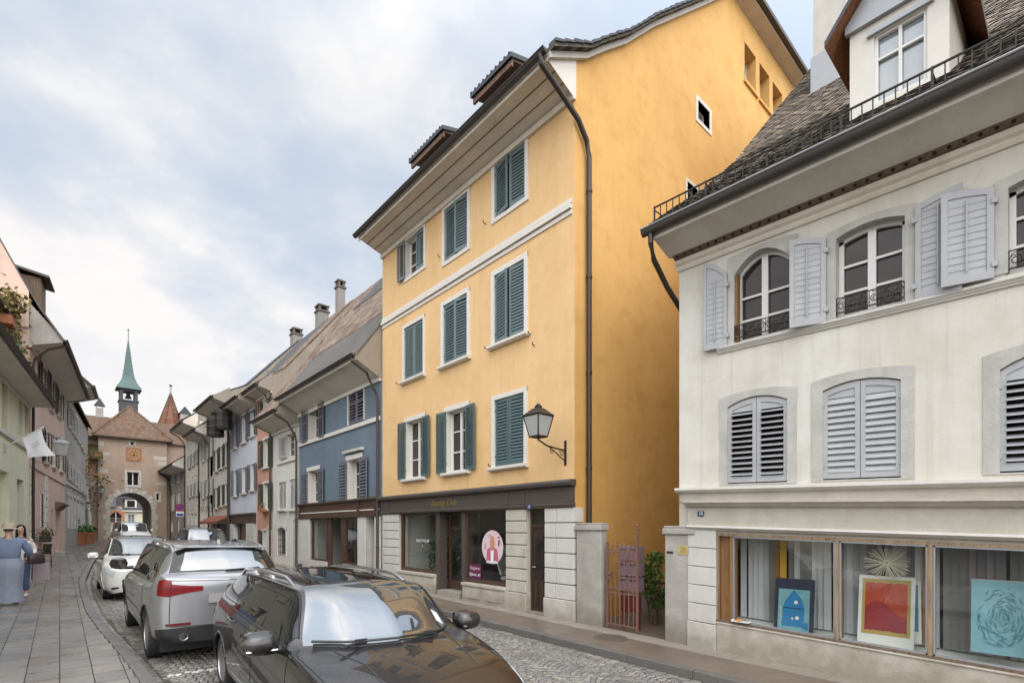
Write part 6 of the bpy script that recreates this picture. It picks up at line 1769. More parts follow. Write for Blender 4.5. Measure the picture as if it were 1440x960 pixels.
    def plate(s, front=True, z=.5, w=.52, h=.11, mat='plate_white'):
        y = (s.d['F'] + .035) if front else (-s.d['R'] - .035)
        m = MB(); m.box(-w / 2, w / 2, min(y, y + (.012 if front else -.012)), max(y, y + (.012 if front else -.012)), z - h / 2, z + h / 2, mat); return m.build('number_plate', s.root)
    def face(s, grille_z, gw, gh, mat='black_plastic', z2=None):
        y = s.d['F']; m = MB()
        m.box(-gw, gw, y - .02, y + .042, grille_z - gh, grille_z + gh, mat)
        for k in range(4): m.box(-gw + .01, gw - .01, y + .0421, y + .05, grille_z - gh + .02 + k * gh * .5, grille_z - gh + .032 + k * gh * .5, 'alloy' if z2 else mat)
        m.build('grille', s.root, bevel=.01)

WAG = dict(w=.885, F=2.45, R=2.30, wb=2.84, zs=.20, belt=.99, roof=1.455, cowl=1.58, cowlz=.985, nosez=.76, wstop=.66, rend=-1.80, tail=-2.08, tailz=.98, rise=.05, drop=.06, xr=.68, ra=.365, rw=.325, cowlsweep=.36, lip='paint_black', spokes=5)
ca = Car('estate_car', 'glossy black estate car with silver roof rails parked nose towards the viewer', 'car', (2.24, 5.46), PI - R(2.2), WAG, 'paint_black', 'cars parked along the left kerb')
ca.glazing([6.35, 7.25], uend=8.02)
ca.doors([1.28, .18, -.98], 'paint_black'); ca.mirrors(1.02, 1.03, 'paint_black', size=(.23, .14, .10), out=.08)
ca.rails(.45, -1.95, 'chrome', 5.12, .065, .02)
ca.mid_patch('roof_panel', 6.06, 7.4, 5.45, 5.45, 'car_glass', .002, 8, 10)
ca.wiper(5.09, .66, .02); ca.wiper(5.10, .02, -.62)
ca.patch('headlight', [(2.1, 3.15), (3.5, 3.3), (3.3, 3.95), (2.2, 3.85)], 'lamp_clear', .005, (10, 4), both=True)
ca.patch('tail_light', [(8.55, 3.1), (9.95, 2.9), (10.2, 3.9), (8.9, 3.95)], 'lamp_red', .005, (8, 4), both=True)
ca.line('bonnet_shut_line', [(3.0 + k * .095, 4.12) for k in range(22)], 'black_plastic', .005)
ca.line('bonnet_crease', [(3.1 + k * .1, 5.6) for k in range(20)], 'paint_black', .005)
ca.line('chrome_strip', [(s_, 1.35) for s_ in [ca.u_at(1.0 - k * .1) for k in range(20)]], 'chrome', .006, .006)
ca.face(.62, .42, .09, z2=True); ca.plate(True, .42); ca.plate(False, .62)
m = MB(); p = ca.S(7.55, 6.9); m.tube([(0, p[1], p[2]), (0.0, p[1] - .13, p[2] + .19)], [.008, .003], 'black_plastic', 6); m.obox((0, p[1] + .02, p[2] + .01), (.03, 0, 0), (0, .06, 0), (0, 0, .022), 'black_plastic'); m.build('antenna', ca.root)
m = MB(); p = ca.S(5.33, 5.5); n_ = ca.S.normal(5.33, 5.5)      # paper ticket behind the glass, lower corner on the road side
c = Vector(p + n_ * .007); c.x = -c.x; nn = Vector((-n_[0], n_[1], n_[2])); tx = Vector((1, 0, 0)); tx = (tx - nn * tx.dot(nn)).normalized(); ty = nn.cross(tx)
m.obox(c, tx * .055, ty * .075, nn * .001, 'paper_white'); m.build('parking_ticket', ca.root)
# rain drops on the bonnet and roof of the black car (beads of water)
m = MB(); rr_ = random.Random(11)
for _ in range(420):
    u = rr_.uniform(3.0, 4.95); v = rr_.uniform(3.9, 7.0) * 1.0
    p = ca.S(u, v); nv = Vector(ca.S.normal(u, v)); sx = rr_.choice((1, -1)); b = rr_.uniform(.002, .006)
    o_ = Vector((sx * p[0], p[1], p[2])); nv.x *= sx; tx = nv.orthogonal().normalized(); ty = nv.cross(tx)
    ring = [o_ + (tx * math.cos(2 * PI * k / 6) + ty * math.sin(2 * PI * k / 6)) * b for k in range(6)]
    i = [m.P(q) for q in ring]; t = m.P(o_ + nv * b * .5)
    for k in range(6): m.face([i[k], i[(k + 1) % 6], t], 'car_glass')
m.build('rain_drops', ca.root, smooth=True, kind='stuff')

SUV = dict(w=.93, F=2.42, R=2.30, wb=2.95, zs=.27, belt=1.07, roof=1.66, cowl=1.35, cowlz=1.10, nosez=.92, wstop=.45, rend=-1.72, tail=-2.10, tailz=1.27, taildrop=.45, rise=.05, drop=.03, xr=.73, ra=.405, rw=.37, lip='black_plastic', spokes=5)
cs = Car('silver_suv', 'silver SUV with wide red tail lights, parked behind the black estate car', 'car', (1.83, 10.62), 0, SUV, 'paint_silver', 'cars parked along the left kerb')
cs.glazing([6.3, 7.2], uend=8.0, rear='car_glass'); cs.mid_patch('rear_pane', 8.24, 8.84, 5.60, 5.52, 'windscreen_glass', .007, 8, 14); cs.doors([1.25, .1, -1.15], 'paint_silver'); cs.mirrors(.95, 1.22, 'paint_dark', size=(.20, .12, .10), out=.10, signal=False)
cs.rails(.25, -1.75, 'chrome', 5.1, .055, .02)
cs.patch_z('tail_light', 10.15, 11.34, .985, 1.19, .965, 1.20, 'lamp_red', .010, (12, 6))
cs.patch_z('tail_light', 11.37, 12.45, .97, 1.135, 1.035, 1.10, 'lamp_red', .010, (12, 5))
cs.patch_z('tail_light_band', 10.3, 11.3, 1.06, 1.075, 1.06, 1.075, 'lamp_red_dark', .014, (10, 2))
cs.patch('rear_bumper', [(9.6, .0), (13, .0), (13, 1.5), (9.6, 1.35)], 'black_plastic', .008, (20, 5), both=True)
cs.patch('reflector', [(11.1, 1.52), (12.2, 1.55), (12.2, 1.66), (11.1, 1.63)], 'lamp_red_dark', .010, (8, 2), both=True)
cs.line('tailgate_shut_line', [(11.36, 3.4 - k * .1) for k in range(20)] + [(11.6 + k * .07, 1.5) for k in range(21)], 'black_plastic', .005)
cs.line('tailgate_crease', [(9.0, 3.75)] + [(9.4 + k * .2, 3.66) for k in range(19)], 'paint_silver', .012)
m = MB(); yb = -2.335
m.box(-.27, .27, yb - .016, yb, .86, .99, 'plate_grey'); m.build('number_plate', cs.root)
for sx in (-.56, .56):
    m = MB(); m.lathe([(.052, 0), (.058, -.03), (.048, -.03), (.046, .0)], (sx, -2.355, .42), 'chrome', 16, axis='d'); m.build('exhaust_tip', cs.root)
m = MB(); m.lathe([(.0, -.012), (.045, -.008), (.045, 0)], (0, yb + .005, 1.07), 'chrome', 18, axis='d'); m.build('badge', cs.root)
p1, p2 = cs.S(8.9, 6.8), cs.S(8.84, 5.9); m = MB(); m.tube([(-.02, p1[1] - .02, p1[2] + .01), (p2[0], p2[1] - .02, p2[2] + .02)], .013, 'black_plastic', 6); m.build('rear_wiper', cs.root)
p = cs.S(8.05, 7); m = MB(); m.box(-.62, .62, p[1] - .06, p[1] + .1, p[2] - .02, p[2] + .006, 'paint_silver'); m.build('roof_spoiler', cs.root, bevel=.01)
p = cs.S(7.7, 7); m = MB(); m.prism([(p[1] + .1, p[2]), (p[1] - .06, p[2]), (p[1] - .05, p[2] + .07)], -.02, .02, 'paint_silver'); m.build('antenna', cs.root)

HAT = dict(w=.86, F=2.02, R=1.92, wb=2.55, zs=.20, belt=.98, roof=1.55, cowl=1.20, cowlz=1.05, nosez=.80, wstop=.20, rend=-1.45, tail=-1.70, tailz=1.05, rise=.08, drop=.06, xr=.70, ra=.35, rw=.31, cowlsweep=.40, spokes=7, dual=False)
cw = Car('white_hatchback', 'small white hatchback facing the viewer in front of the silver SUV', 'car', (1.62, 17.75), PI, HAT, 'paint_white', 'cars parked along the left kerb')
cw.glazing([6.3, 7.3], ws='windscreen_glass'); cw.doors([.95, -.05, -1.0]); cw.mirrors(.75, 1.08, 'paint_white', size=(.18, .10, .08), out=.12)
cw.patch_z('headlight', 1.55, 3.3, .60, .76, .80, .93, 'lamp_clear', .008, (14, 6), edge='black_plastic')
cw.patch('fog_lamp', [(1.15, .9), (1.75, .9), (1.75, 1.35), (1.15, 1.35)], 'black_plastic', .005, (5, 3), both=True)
cw.mid_patch('roof_panel', 6.02, 7.9, 5.4, 5.4, 'car_glass', .003, 8, 10)
cw.rails(.1, -1.3, 'black_plastic', 5.2, .03, .02); cw.face(.45, .48, .10); cw.plate(True, .58); cw.wiper(5.10, .62, .0)

SU2 = dict(SUV); SU2.update(w=.90, roof=1.72, zs=.26, belt=1.08, lip='black_plastic')
cd = Car('dark_suv', 'dark SUV with pale roof edge coming down the street behind the silver SUV', 'car', (4.75, 26.2), PI, SU2, 'paint_dark')
cd.glazing([6.3, 7.2]); cd.mirrors(.95, 1.22, 'paint_dark'); cd.rails(.25, -1.75, 'chrome', 5.0, .04); cd.face(.78, .45, .12); cd.plate(True, .5)
cd.mid_patch('roof_panel', 6.02, 7.95, 5.05, 5.05, 'paint_silver', .004, 8, 12)
cd.patch('headlight', [(1.75, 3.0), (3.4, 3.3), (3.4, 3.9), (1.95, 3.8)], 'lamp_clear', .006, (8, 4), both=True)
VAN = dict(w=.93, F=2.30, R=2.25, wb=2.9, zs=.24, belt=1.15, roof=1.88, cowl=1.60, cowlz=1.18, nosez=.95, wstop=.75, rend=-1.95, tail=-2.12, tailz=1.2, rise=.03, drop=.03, xr=.80, ra=.36, rw=.33)
cv = Car('white_van', 'white van waiting in front of the gate arch', 'van', (3.95, 47.2), PI + R(5), VAN, 'paint_white')
cv.glazing([6.3, 7.3]); cv.mirrors(1.1, 1.3, 'paint_white'); cv.face(.75, .5, .12); cv.plate(True, .5); cv.patch('headlight', [(1.75, 3.0), (3.4, 3.3), (3.4, 3.9), (1.95, 3.8)], 'lamp_clear', .006, (8, 4), both=True)
cr = Car('red_car', 'small red car standing under the gate arch', 'car', (5.75, 63.0), PI, dict(HAT), 'paint_red')
cr.glazing([6.3, 7.3]); cr.mirrors(.75, 1.08, 'paint_red'); cr.plate(True, .5)
# ------------------------------------------------------------------ ground, street, pavements
KL = [(-60, .95), (-5, .95), (4, .92), (7.25, .86), (8.4, .82), (9.8, .74), (11.5, .64), (13.6, .55), (17, .54), (21, .60), (30, 1.15), (40, 2.05), (50, 2.85), (57, 3.2), (75, 3.3), (140, 3.3)]
def kl(Y): return float(np.interp(Y, [p[0] for p in KL], [p[1] for p in KL]))
KR = 6.50
def sheet(name, xs, ys, dz, mat, kind='structure'):
    m = MB(); m.grid([[(x, y, gz(x, y) + dz) for x in xs] for y in ys], mat); return m.build(name, None, kind=kind, fix=False)
sheet('ground', [-400, -60, -10, 0, 8, 20, 60, 400], [-400, -60, -20, 0, 20, 40, 60, 120, 400], -.10, 'asphalt')
ys = [-40, -20] + list(range(-10, 62, 2)) + [80, 140]
m = MB(); m.grid([[(x, y, gz(x, y) - .022) for x in (kl(y), (kl(y) + KR) / 2, KR + .05)] for y in ys], 'dark_stone'); m.build('road', None, kind='structure', fix=False)
# small setts in arched courses, gutter rows along the kerbs
m = MB(); rs = random.Random(21)
def sett(cx, cy, ux, uy, hx, hy, white=False):
    z = gz(cx, cy) + rs.uniform(-.006, .004)
    v = rs.uniform(.72, 1.15) if rs.random() < .94 else rs.uniform(1.2, 1.5)
    base = rs.choice([(.225, .215, .197), (.26, .24, .21), (.20, .20, .196), (.24, .22, .19)])
    col = tuple(b * v for b in base) + (1,)
    if white: col = (.66, .65, .62, 1)
    tx, ty = rs.uniform(-.02, .02), rs.uniform(-.02, .02)
    P_ = lambda a, b, dz: (cx + ux[0] * a + uy[0] * b, cy + ux[1] * a + uy[1] * b, z + dz + tx * a / .1 * .05 + ty * b / .1 * .05 - (SLOPE_X * (ux[0] * a + uy[0] * b)))
    j = lambda: rs.uniform(.86, 1.04)
    o = [(-hx * j(), -hy * j()), (hx * j(), -hy * j()), (hx * j(), hy * j()), (-hx * j(), hy * j())]
    i0 = [m.P(P_(a, b, -.03)) for a, b in o]; i1 = [m.P(P_(a * .97, b * .97, -.006)) for a, b in o]; i2 = [m.P(P_(a * .74, b * .74, .004)) for a, b in o]
    for A_, B_ in ((i0, i1), (i1, i2)):
        for k in range(4): m.face([A_[k], A_[(k + 1) % 4], B_[(k + 1) % 4], B_[k]], 'sett_stone', None, col)
    m.face(i2, 'sett_stone', None, col)
SLOPE_X = 0.02
for (xx, off) in ((KR - .06, 0), (KR - .17, .05)):
    y = -4 + off
    while y < 30:
        l = rs.uniform(.14, .2); sett(xx, y + l / 2, (1, 0), (0, 1), .05, l / 2 - .006); y += l
y = -4
while y < 30:
    l = rs.uniform(.14, .2); sett(kl(y) + .07, y + l / 2, (1, 0), (0, 1), .055, l / 2 - .006); y += l
CW, SG, ST = 1.15, .36, .084
nc = 6; xe = KR - .235
for c in range(nc):
    xc = xe - CW * (c + .5)
    row = 0; y0 = -5.0
    while y0 < 30:
        n = 13
        for k in range(n):
            t = (k + .5 + (.0 if row % 2 else .25) - .12) / n * 2 - 1
            x = xc + t * CW / 2; yy = y0 - SG * t * t + SG
            if x < kl(yy) + .17 or x > xe + .02: continue
            sl = -2 * SG * t / (CW / 2); L_ = math.hypot(1, sl)
            wht = (7.86 < yy < 7.98 and .95 < x < 3.0 and rs.random() < .72)
            sett(x, yy, (1 / L_, sl / L_), (-sl / L_, 1 / L_), ST / 2 * rs.uniform(.88, 1.06) * min(L_, 1.25), ST / 2 * rs.uniform(.85, 1.0), wht)
        y0 += ST * 1.06; row += 1
m.build('cobblestone_paving', None, kind='structure', fix=False)
sheet('upper_road', [1.5, 4, KR], [30, 40, 50, 60, 80, 140], -.004, 'granite')
# left pavement: slabs on a bed, granite kerb
m = MB(); m.grid([[(x, y, gz(x, y) + .10) for x in (-9, -4, kl(y) - .14)] for y in ys], 'dark_stone'); m.build('pavement_bed', None, kind='structure', fix=False)
m = MB(); rs = random.Random(4); SWx = .305
y = -3.0; row = 0
while y < 46:
    l = .46
    xk = kl(y + l / 2) - .158; j = 0; x = xk
    while x > -4.2:
        x0 = math.floor((x - .03) / SWx) * SWx
        v = rs.uniform(.86, 1.08); pal = rs.choice([(.245, .228, .205), (.232, .222, .205), (.255, .23, .20), (.225, .218, .208)])
        if rs.random() < .10: pal = (.20, .195, .19)
        col = tuple(q * v for q in pal) + (1,)
        ja = rs.uniform(-.0025, .0025); jb = rs.uniform(-.0025, .0025); e = .005
        sh = .30 * (j % 2) * 0
        f = lambda X, Y_, dz: (X, Y_, gz(X, Y_) + .122 + dz)
        t_ = [(x0 + e, y + e + sh), (x - e, y + e + sh), (x - e, y + l - e + sh), (x0 + e, y + l - e + sh)]
        m.poly([f(*t_[0], ja), f(*t_[1], -ja), f(*t_[2], jb), f(*t_[3], -jb)], 'slab_stone', None, col)
        x = x0; j += 1
    y += l; row += 1
m.build('left_pavement', None, kind='structure', fix=False)
m = MB(); rs = random.Random(6); y = -4
while y < 56:
    l = rs.uniform(.8, 1.15); g = .006
    xa, xb = kl(y), kl(y + l)
    p = lambda X, Y_, dz: (X, Y_, gz(X, Y_) + dz)
    y1 = y + l - g
    h0 = .125
    m.hexa([p(xa - .15, y, -.1), p(xa + .012, y, -.1), p(xb + .012, y1, -.1), p(xb - .15, y1, -.1), p(xa - .15, y, h0), p(xa, y, h0 - .006), p(xb, y1, h0 - .006), p(xb - .15, y1, h0)], 'granite')
    y += l
m.build('left_kerb', None, kind='structure', bevel=.012)
m = MB(); y = -5
while y < 57:
    l = rs.uniform(.85, 1.1); p = lambda X, Y_, dz: (X, Y_, gz(X, Y_) + dz); y1 = y + l - .006
    m.hexa([p(KR, y, -.1), p(KR + .17, y, -.1), p(KR + .17, y1, -.1), p(KR, y1, -.1), p(KR + .015, y, .118), p(KR + .17, y, .122), p(KR + .17, y1, .122), p(KR + .015, y1, .118)], 'granite')
    y += l
m.build('right_kerb', None, kind='structure', bevel=.012)
m = MB(); m.grid([[(x, y, gz(x, y) + .115) for x in (KR + .168, 7.2, 7.56)] for y in ys], 'wet_asphalt'); m.build('right_pavement', None, kind='structure', fix=False)
m = MB(); rs = random.Random(8); y = -8
while y < 57:
    l = rs.uniform(1.2, 1.9); x0 = 7.54 + rs.uniform(-.01, .01)
    if not (4.9 < y < 5.2 and False):
        m.hexa([(X, Y_, gz(X, Y_) + dz) for dz in (.0, .122) for X, Y_ in ((x0, y), (7.97, y), (7.97, y + l - .008), (x0, y + l - .008))], 'concrete_strip')
    y += l
m.build('wall_foot_strip', None, kind='structure')
sheet('alley_floor', [7.96, 10, 14, 30], [4.5, 5.5, 7.2], .112, 'wet_asphalt')
m = MB(); m.lathe([(.30, 0), (.30, .006), (.26, .006), (.26, .004), (.0, .004)], (0, 0, 0), 'iron_cover', 28)
for k in range(6): m.box(-.2, .2, -.2 + k * .075, -.18 + k * .075, .0042, .0075, 'iron_cover')
o = m.build('manhole_cover', None, loc=(7.30, 5.62, gz(7.3, 5.62) + .117)); tag(o, 'round iron manhole cover in the brown pavement before the gatepost', 'manhole cover')

# ------------------------------------------------------------------ alley entrance
def gatepost(name, label, x0, x1, y0, y1, zt, parts=()):
    g = gz((x0 + x1) / 2, (y0 + y1) / 2) + .1
    e = empty(name, ((x0 + x1) / 2, (y0 + y1) / 2, g), 0, label, 'gatepost')
    m = MB(); hx, hy = (x1 - x0) / 2, (y1 - y0) / 2; z = zt - g
    m.box(-hx, hx, -hy, hy, -.3, z - .13, 'grey_stone')
    m.build('shaft', e, bevel=.015)
    m = MB(); m.box(-hx - .04, hx + .04, -hy - .035, hy + .035, z - .128, z - .02, 'grey_stone'); m.box(-hx - .02, hx + .02, -hy - .02, hy + .02, z - .019, z + .02, 'grey_stone'); m.build('capstone', e, bevel=.02)
    return e, g
gp1, g1 = gatepost('stone_gatepost', 'weathered grey stone gatepost at the corner of the yellow house, left of the iron gate', 7.93, 8.12, 6.33, 6.96, 2.06)
gp2, g2 = gatepost('stone_gatepost', 'pale stone gatepost with a small brass plate beside the picture shop', 7.90, 8.5, 4.36, 4.90, 2.00)
m = MB(); pyl, pz_ = on_x(961, 773, 7.9); cx_, cy_ = gp2.location.x, gp2.location.y
zz = pz_ - g2; yy = pyl - cy_; fx_ = 7.90 - cx_
m.box(fx_ - .012, fx_ - .001, yy - .10, yy + .10, zz - .075, zz + .075, 'brass_plate')
for k in range(4): m.box(fx_ - .0135, fx_ - .0121, yy - .07 + .01 * (k % 2), yy + .07 - .015 * (k % 3), zz - .045 + k * .028, zz - .037 + k * .028, 'old_wood')
m.build('brass_plate', gp2)
m = MB(); py2, pz2 = on_x(940, 776, 7.9); m.box(fx_ - .010, fx_ - .001, py2 - cy_ - .09, py2 - cy_ + .03, pz2 - g2 - .018, pz2 - g2 + .018, 'dark_metal'); m.build('name_plate', gp2)
# iron gate leaf
gy0, gy1 = 6.28, 5.55; gg = gz(7.95, 5.9) + .12
ig = empty('iron_gate', (8.0, 5.88, gg), 0, 'rusty pink wrought iron gate leaf standing at the alley mouth', 'gate')
m = MB(); L_ = gy0 - gy1; hz = 1.68
def rod(y, z0, z1, r=.011): m.tube([(0, y, z0), (0, y, z1)], r, 'rust_pink', 6)
a, b = -L_ / 2, L_ / 2
for y in (a + .02, b - .02): m.box(-.018, .018, y - .018, y + .018, .03, hz + (.22 if y < 0 else .0), 'rust_pink')
for z in (.10, .70, .80, 1.52): m.box(-.010, .010, a + .04, b - .04, z - .014, z + .014, 'rust_pink')
for k in range(1, 7): rod(a + L_ * k / 7, .1, 1.52)
for k in range(7):
    c = a + L_ * (k + .5) / 7; m.tube([(0, c + .036 * math.cos(t), 1.45 + .04 * math.sin(t)) for t in [i * .63 for i in range(11)]], .006, 'rust_pink', 5)
    m.tube([(0, c + .03, 1.53), (0, c, 1.64), (0, c - .03, 1.53)], .006, 'rust_pink', 5)
    for kk in range(2): m.tube([(0, c + .02 * math.cos(t), 1.60 + kk * .07 + .02 * math.sin(t)) for t in [i * .9 for i in range(8)]], .005, 'rust_pink', 4) if k in (0, 1, 4) else None
m.lathe([(.0, 0), (.03, .03), (.012, .06), (.028, .09), (0, .15)], (0, a + .02, hz + .22), 'rust_pink', 8)
m.build('gate_frame', ig)
m = MB(); m.box(-.03, .03, b - .12, b - .03, .95, 1.1, 'rust_pink'); m.tube([(-.05, b - .07, 1.05), (-.05, b - .16, 1.05)], .01, 'dark_metal', 6); m.build('lock', ig)
# letterboxes behind the gate, low wall, bush
lb = empty('letterbox_bank', (8.38, 5.92, gg), 0, 'mauve letterboxes stacked on posts behind the iron gate', 'letterboxes')
for r_ in range(3):
    for c_ in range(2):
        m = MB(); m.box(-.1, .12, -.20 + c_ * .23, .02 + c_ * .23, .72 + r_ * .30, .99 + r_ * .30, 'mauve_box'); m.box(-.105, -.1005, -.17 + c_ * .23, -.01 + c_ * .23, .92 + r_ * .3, .945 + r_ * .3, 'dark_void'); m.build('letterbox', lb, bevel=.006)
m = MB(); m.box(-.03, .03, -.18, -.14, -.1, .72, 'post_red'); m.box(-.03, .03, .18, .22, -.1, .72, 'post_red'); m.box(-.04, .04, -.19, .23, .3, .62, 'post_red'); m.build('post', lb)
m = MB(); m.box(9.6, 10.0, 4.7, 6.9, -.2, .62, 'grey_stone'); m.box(9.55, 10.05, 4.7, 6.9, .621, .68, 'moss'); o = m.build('alley_wall', None); tag(o, 'low mossy wall across the back of the alley', 'wall')
rb = random.Random(9)
bush = empty('ivy_bush', (9.15, 5.95, gz(9.1, 5.9) + .1), 0, 'leafy green bush growing in the alley behind the iron gate', 'bush')
m = MB(); pts = []
for _ in range(460):
    z = rb.uniform(.35, 1.45); r_ = .23 * (1 - ((z - .8) / .85) ** 2) + .04
    t = rb.uniform(0, 2 * PI); q = r_ * math.sqrt(rb.random()); pts.append((q * math.cos(t) + .12 * math.sin(z * 5), q * math.sin(t) * 1.1 - .1 * (z < .7), z))
leaves(m, pts, .085, 'leaf_green', 2); m.build('foliage', bush, fix=False)
m = MB()
for k in range(6): t = k * 1.1; m.tube([(.05 * math.cos(t), .05 * math.sin(t), -.1), (.12 * math.cos(t), .12 * math.sin(t), .6), (.2 * math.cos(t + .4), .2 * math.sin(t + .4), 1.1)], [.02, .014, .006], 'old_wood', 5)
m.build('stem', bush)
b2 = empty('weed_clump', (9.5, 5.15, gz(9.5, 5.1) + .1), 0, 'low weeds against the mossy alley wall', 'weeds')
m = MB(); leaves(m, [(rb.uniform(-.15, .1), rb.uniform(-.3, .3), rb.uniform(.0, .5) * rb.random()) for _ in range(160)], .09, 'leaf_dark', 2); m.build('foliage', b2, fix=False)

# ------------------------------------------------------------------ lamps, sign, flag
def lantern(m, c, w, hh, frame='dark_metal', glass='lamp_frost', gm=None):
    x, y, z = c; a, b = w * .30, w * .5
    n = 4
    bot = [(x + a * sx, y + a * sy, z) for sx, sy in ((-1, -1), (1, -1), (1, 1), (-1, 1))]; top = [(x + b * sx, y + b * sy, z + hh * .62) for sx, sy in ((-1, -1), (1, -1), (1, 1), (-1, 1))]
    for p, q in zip(bot, top): m.tube([p, q], .014, frame, 5)
    for ring in (bot, top): m.tube(ring + [ring[0]], .016, frame, 5)
    gm = gm or m
    for k in range(4): gm.poly([bot[k], bot[(k + 1) % 4], top[(k + 1) % 4], top[k]], glass)
    m.poly(bot, frame)
    e = [(x + b * 1.12 * sx, y + b * 1.12 * sy, z + hh * .63) for sx, sy in ((-1, -1), (1, -1), (1, 1), (-1, 1))]; t = [(x + a * .62 * sx, y + a * .62 * sy, z + hh * .86) for sx, sy in ((-1, -1), (1, -1), (1, 1), (-1, 1))]
    for k in range(4): m.poly([e[k], e[(k + 1) % 4], t[(k + 1) % 4], t[k]], frame)
    m.poly(t, frame); m.poly(e, frame)
    m.lathe([(a * .55, hh * .86), (a * .62, hh * .92), (a * .35, hh * .95), (a * .3, hh * .99), (0, hh * 1.0)], (x, y, z), frame, 10)
def wall_lamp(name, label, wall, arm_dir, arm, c_off, w, hh, frame, glass, scroll=True):
    """wall = point on the wall, lantern stands at the end of the arm"""
    e = empty(name, wall, 0, label, 'street lamp')
    d = Vector(arm_dir).normalized()
    end = d * arm
    m = MB(); m.tube([(0, 0, 0), d * arm * .35 + Vector((0, 0, .02)), d * arm * .7 + Vector((0, 0, .05)), end + Vector((0, 0, .14)), end + Vector((0, 0, c_off))], .018, frame, 8)
    if scroll:
        m.tube([(0, 0, -.22), d * arm * .2 + Vector((0, 0, -.15)), d * arm * .4 + Vector((0, 0, -.05)), d * arm * .62 + Vector((0, 0, .03))], .012, frame, 6)
        for f, r_ in ((.16, .075), (.52, .06)):
            c = d * arm * f + Vector((0, 0, -.06)); m.tube([c + d * r_ * math.cos(t) * (1 - t / 12) + Vector((0, 0, r_ * math.sin(t) * (1 - t / 12))) for t in [i * .5 for i in range(18)]], .008, frame, 5)
    side = d.cross(Vector((0, 0, 1)))
    m.obox(-d * .0 + Vector((0, 0, -.05)), d * .012, side * .03, Vector((0, 0, .26)), frame)
    m.build('bracket', e)
    m = MB(); g = MB(); lantern(m, tuple(end + Vector((0, 0, c_off))), w, hh, frame, glass, g); l = m.build('lantern', e, fix=False); g.build('lamp_glass', l, fix=False)
    m = MB(); m.lathe([(.035, 0), (.045, .05), (.03, .13), (0, .16)], tuple(end + Vector((0, 0, c_off + .04))), 'white_letter', 8); m.build('bulb', l, smooth=True)
    return e
wall_lamp('street_lamp', 'square lantern with frosted panes on a scrolled bracket on the yellow house', (X_R, 7.28, 3.60), (-1, 0, 0), .80, .20, .42, .66, 'dark_metal', 'lamp_frost')
q = on_line(86, 634, LX0 + .85, LK); Yw = q[1] - .08
wall_lamp('street_lamp', 'grey square lantern reaching out from the pink house above the pavement', (LX0 + LK * Yw + .02, Yw, q[2] - .55), (1, -.0963, 0), .85, .35, .56, .80, 'zinc', 'lamp_glass', False)
q = on_y(142.5, 695, 57.35); wall_lamp('street_lamp', 'small dark lantern hanging on the gate tower left of the arch', (q[0], 58.0, q[1] - .1), (0, -1, 0), .6, .2, .5, .75, 'dark_metal', 'lamp_glass', False)
# pair of drum lanterns under the eave of the pale blue house
for px_, py_, lab in ((303, 601, 'dark drum shaped lantern hanging under the far row of eaves, lower of the pair'), (314, 590, 'dark drum shaped lantern hanging beside its lower twin, nearer to the gutter')):
    Yq = 34.4 if px_ < 310 else 33.2
    x_, z_ = on_y(px_, py_, Yq)
    e = empty('hanging_lantern', (x_, Yq, z_ - .55), 0, lab, 'lantern', 'dark drum lanterns under the eaves')
    m = MB(); m.lathe([(.40, 0), (.46, .02), (.46, 1.05), (.40, 1.1)], (0, 0, 0), 'dark_metal', 10); m.build('drum', e)
    m = MB()
    for z in (.12, .5, .88): m.lathe([(.47, z), (.49, z + .02), (.49, z + .06), (.47, z + .08)], (0, 0, 0), 'gutter_grey', 10)
    m.build('hoop', e)
    m = MB(); m.tube([(0, 0, 1.1), (0, 0, 1.35), (X_R - .4 - x_, .2, 1.5)], .03, 'dark_metal', 6); m.build('bracket', e)
# no-parking sign
q = on_x(253, 717, 7.0); Ys, Zs = q; g = gz(7.0, Ys) + .1
e = empty('parking_sign', (7.0, Ys, g), 0, 'round blue and red no-parking sign over a white plate on the far right', 'sign')
zz = Zs - g
m = MB(); m.tube([(0, 0, 0), (0, 0, zz + .5)], .035, 'zinc', 8); m.build('post', e)
m = MB(); m.lathe([(.30, -.05), (.30, -.06), (0, -.06)], (0, 0, zz + .22), 'sign_red', 24, axis='d'); m.lathe([(.22, -.0605), (.22, -.064), (0, -.064)], (0, 0, zz + .22), 'sign_blue', 24, axis='d')
m.obox((0, -.067, zz + .22), (.2, 0, -.2), (.025, 0, .025), (0, .002, 0), 'sign_red'); m.build('sign_disc', e)
m = MB(); m.box(-.26, .26, -.06, -.045, zz - .48, zz - .10, 'white_letter'); m.box(-.22, .22, -.063, -.0601, zz - .44, zz - .26, 'sign_blue'); m.build('sign_plate', e)
# flag on the lime house
q0 = on_line(5, 629, LX0, LK); q1 = on_y(58, 602, q0[1]); q1 = (q1[0], q0[1], q1[1])
fl = empty('flag', (q0[0], q0[1], q0[2]), 0, 'small white flag with grey print hanging from a slanted pole on the lime house', 'flag')
pv = Vector(q1) - Vector(q0); m = MB(); m.tube([(0, 0, 0), pv * 1.08], .022, 'white_paint', 8); m.box(-.05, .06, -.08, .08, -.15, .12, 'zinc'); m.build('flagpole', fl)
m = MB(); rows = []; ux = pv * .52
for j in range(9):
    r_ = []
    for i in range(9):
        s_, t_ = i / 8, j / 8
        base = pv * (.50 + .50 * s_)
        drop = Vector((.22 * t_ * s_ + .06 * t_ + .12 * math.sin(s_ * 4 + t_ * 3) * t_, -.25 * t_ * (1 - s_) + .10 * math.sin(s_ * 5) * t_, -.72 * t_ - .2 * s_ * t_))
        r_.append(base + drop)
    rows.append(r_)
m.grid([[tuple(p) for p in r_] for r_ in rows], 'flag_cloth'); fc = m.build('flag_cloth', fl, smooth=True, fix=False)
m = MB()
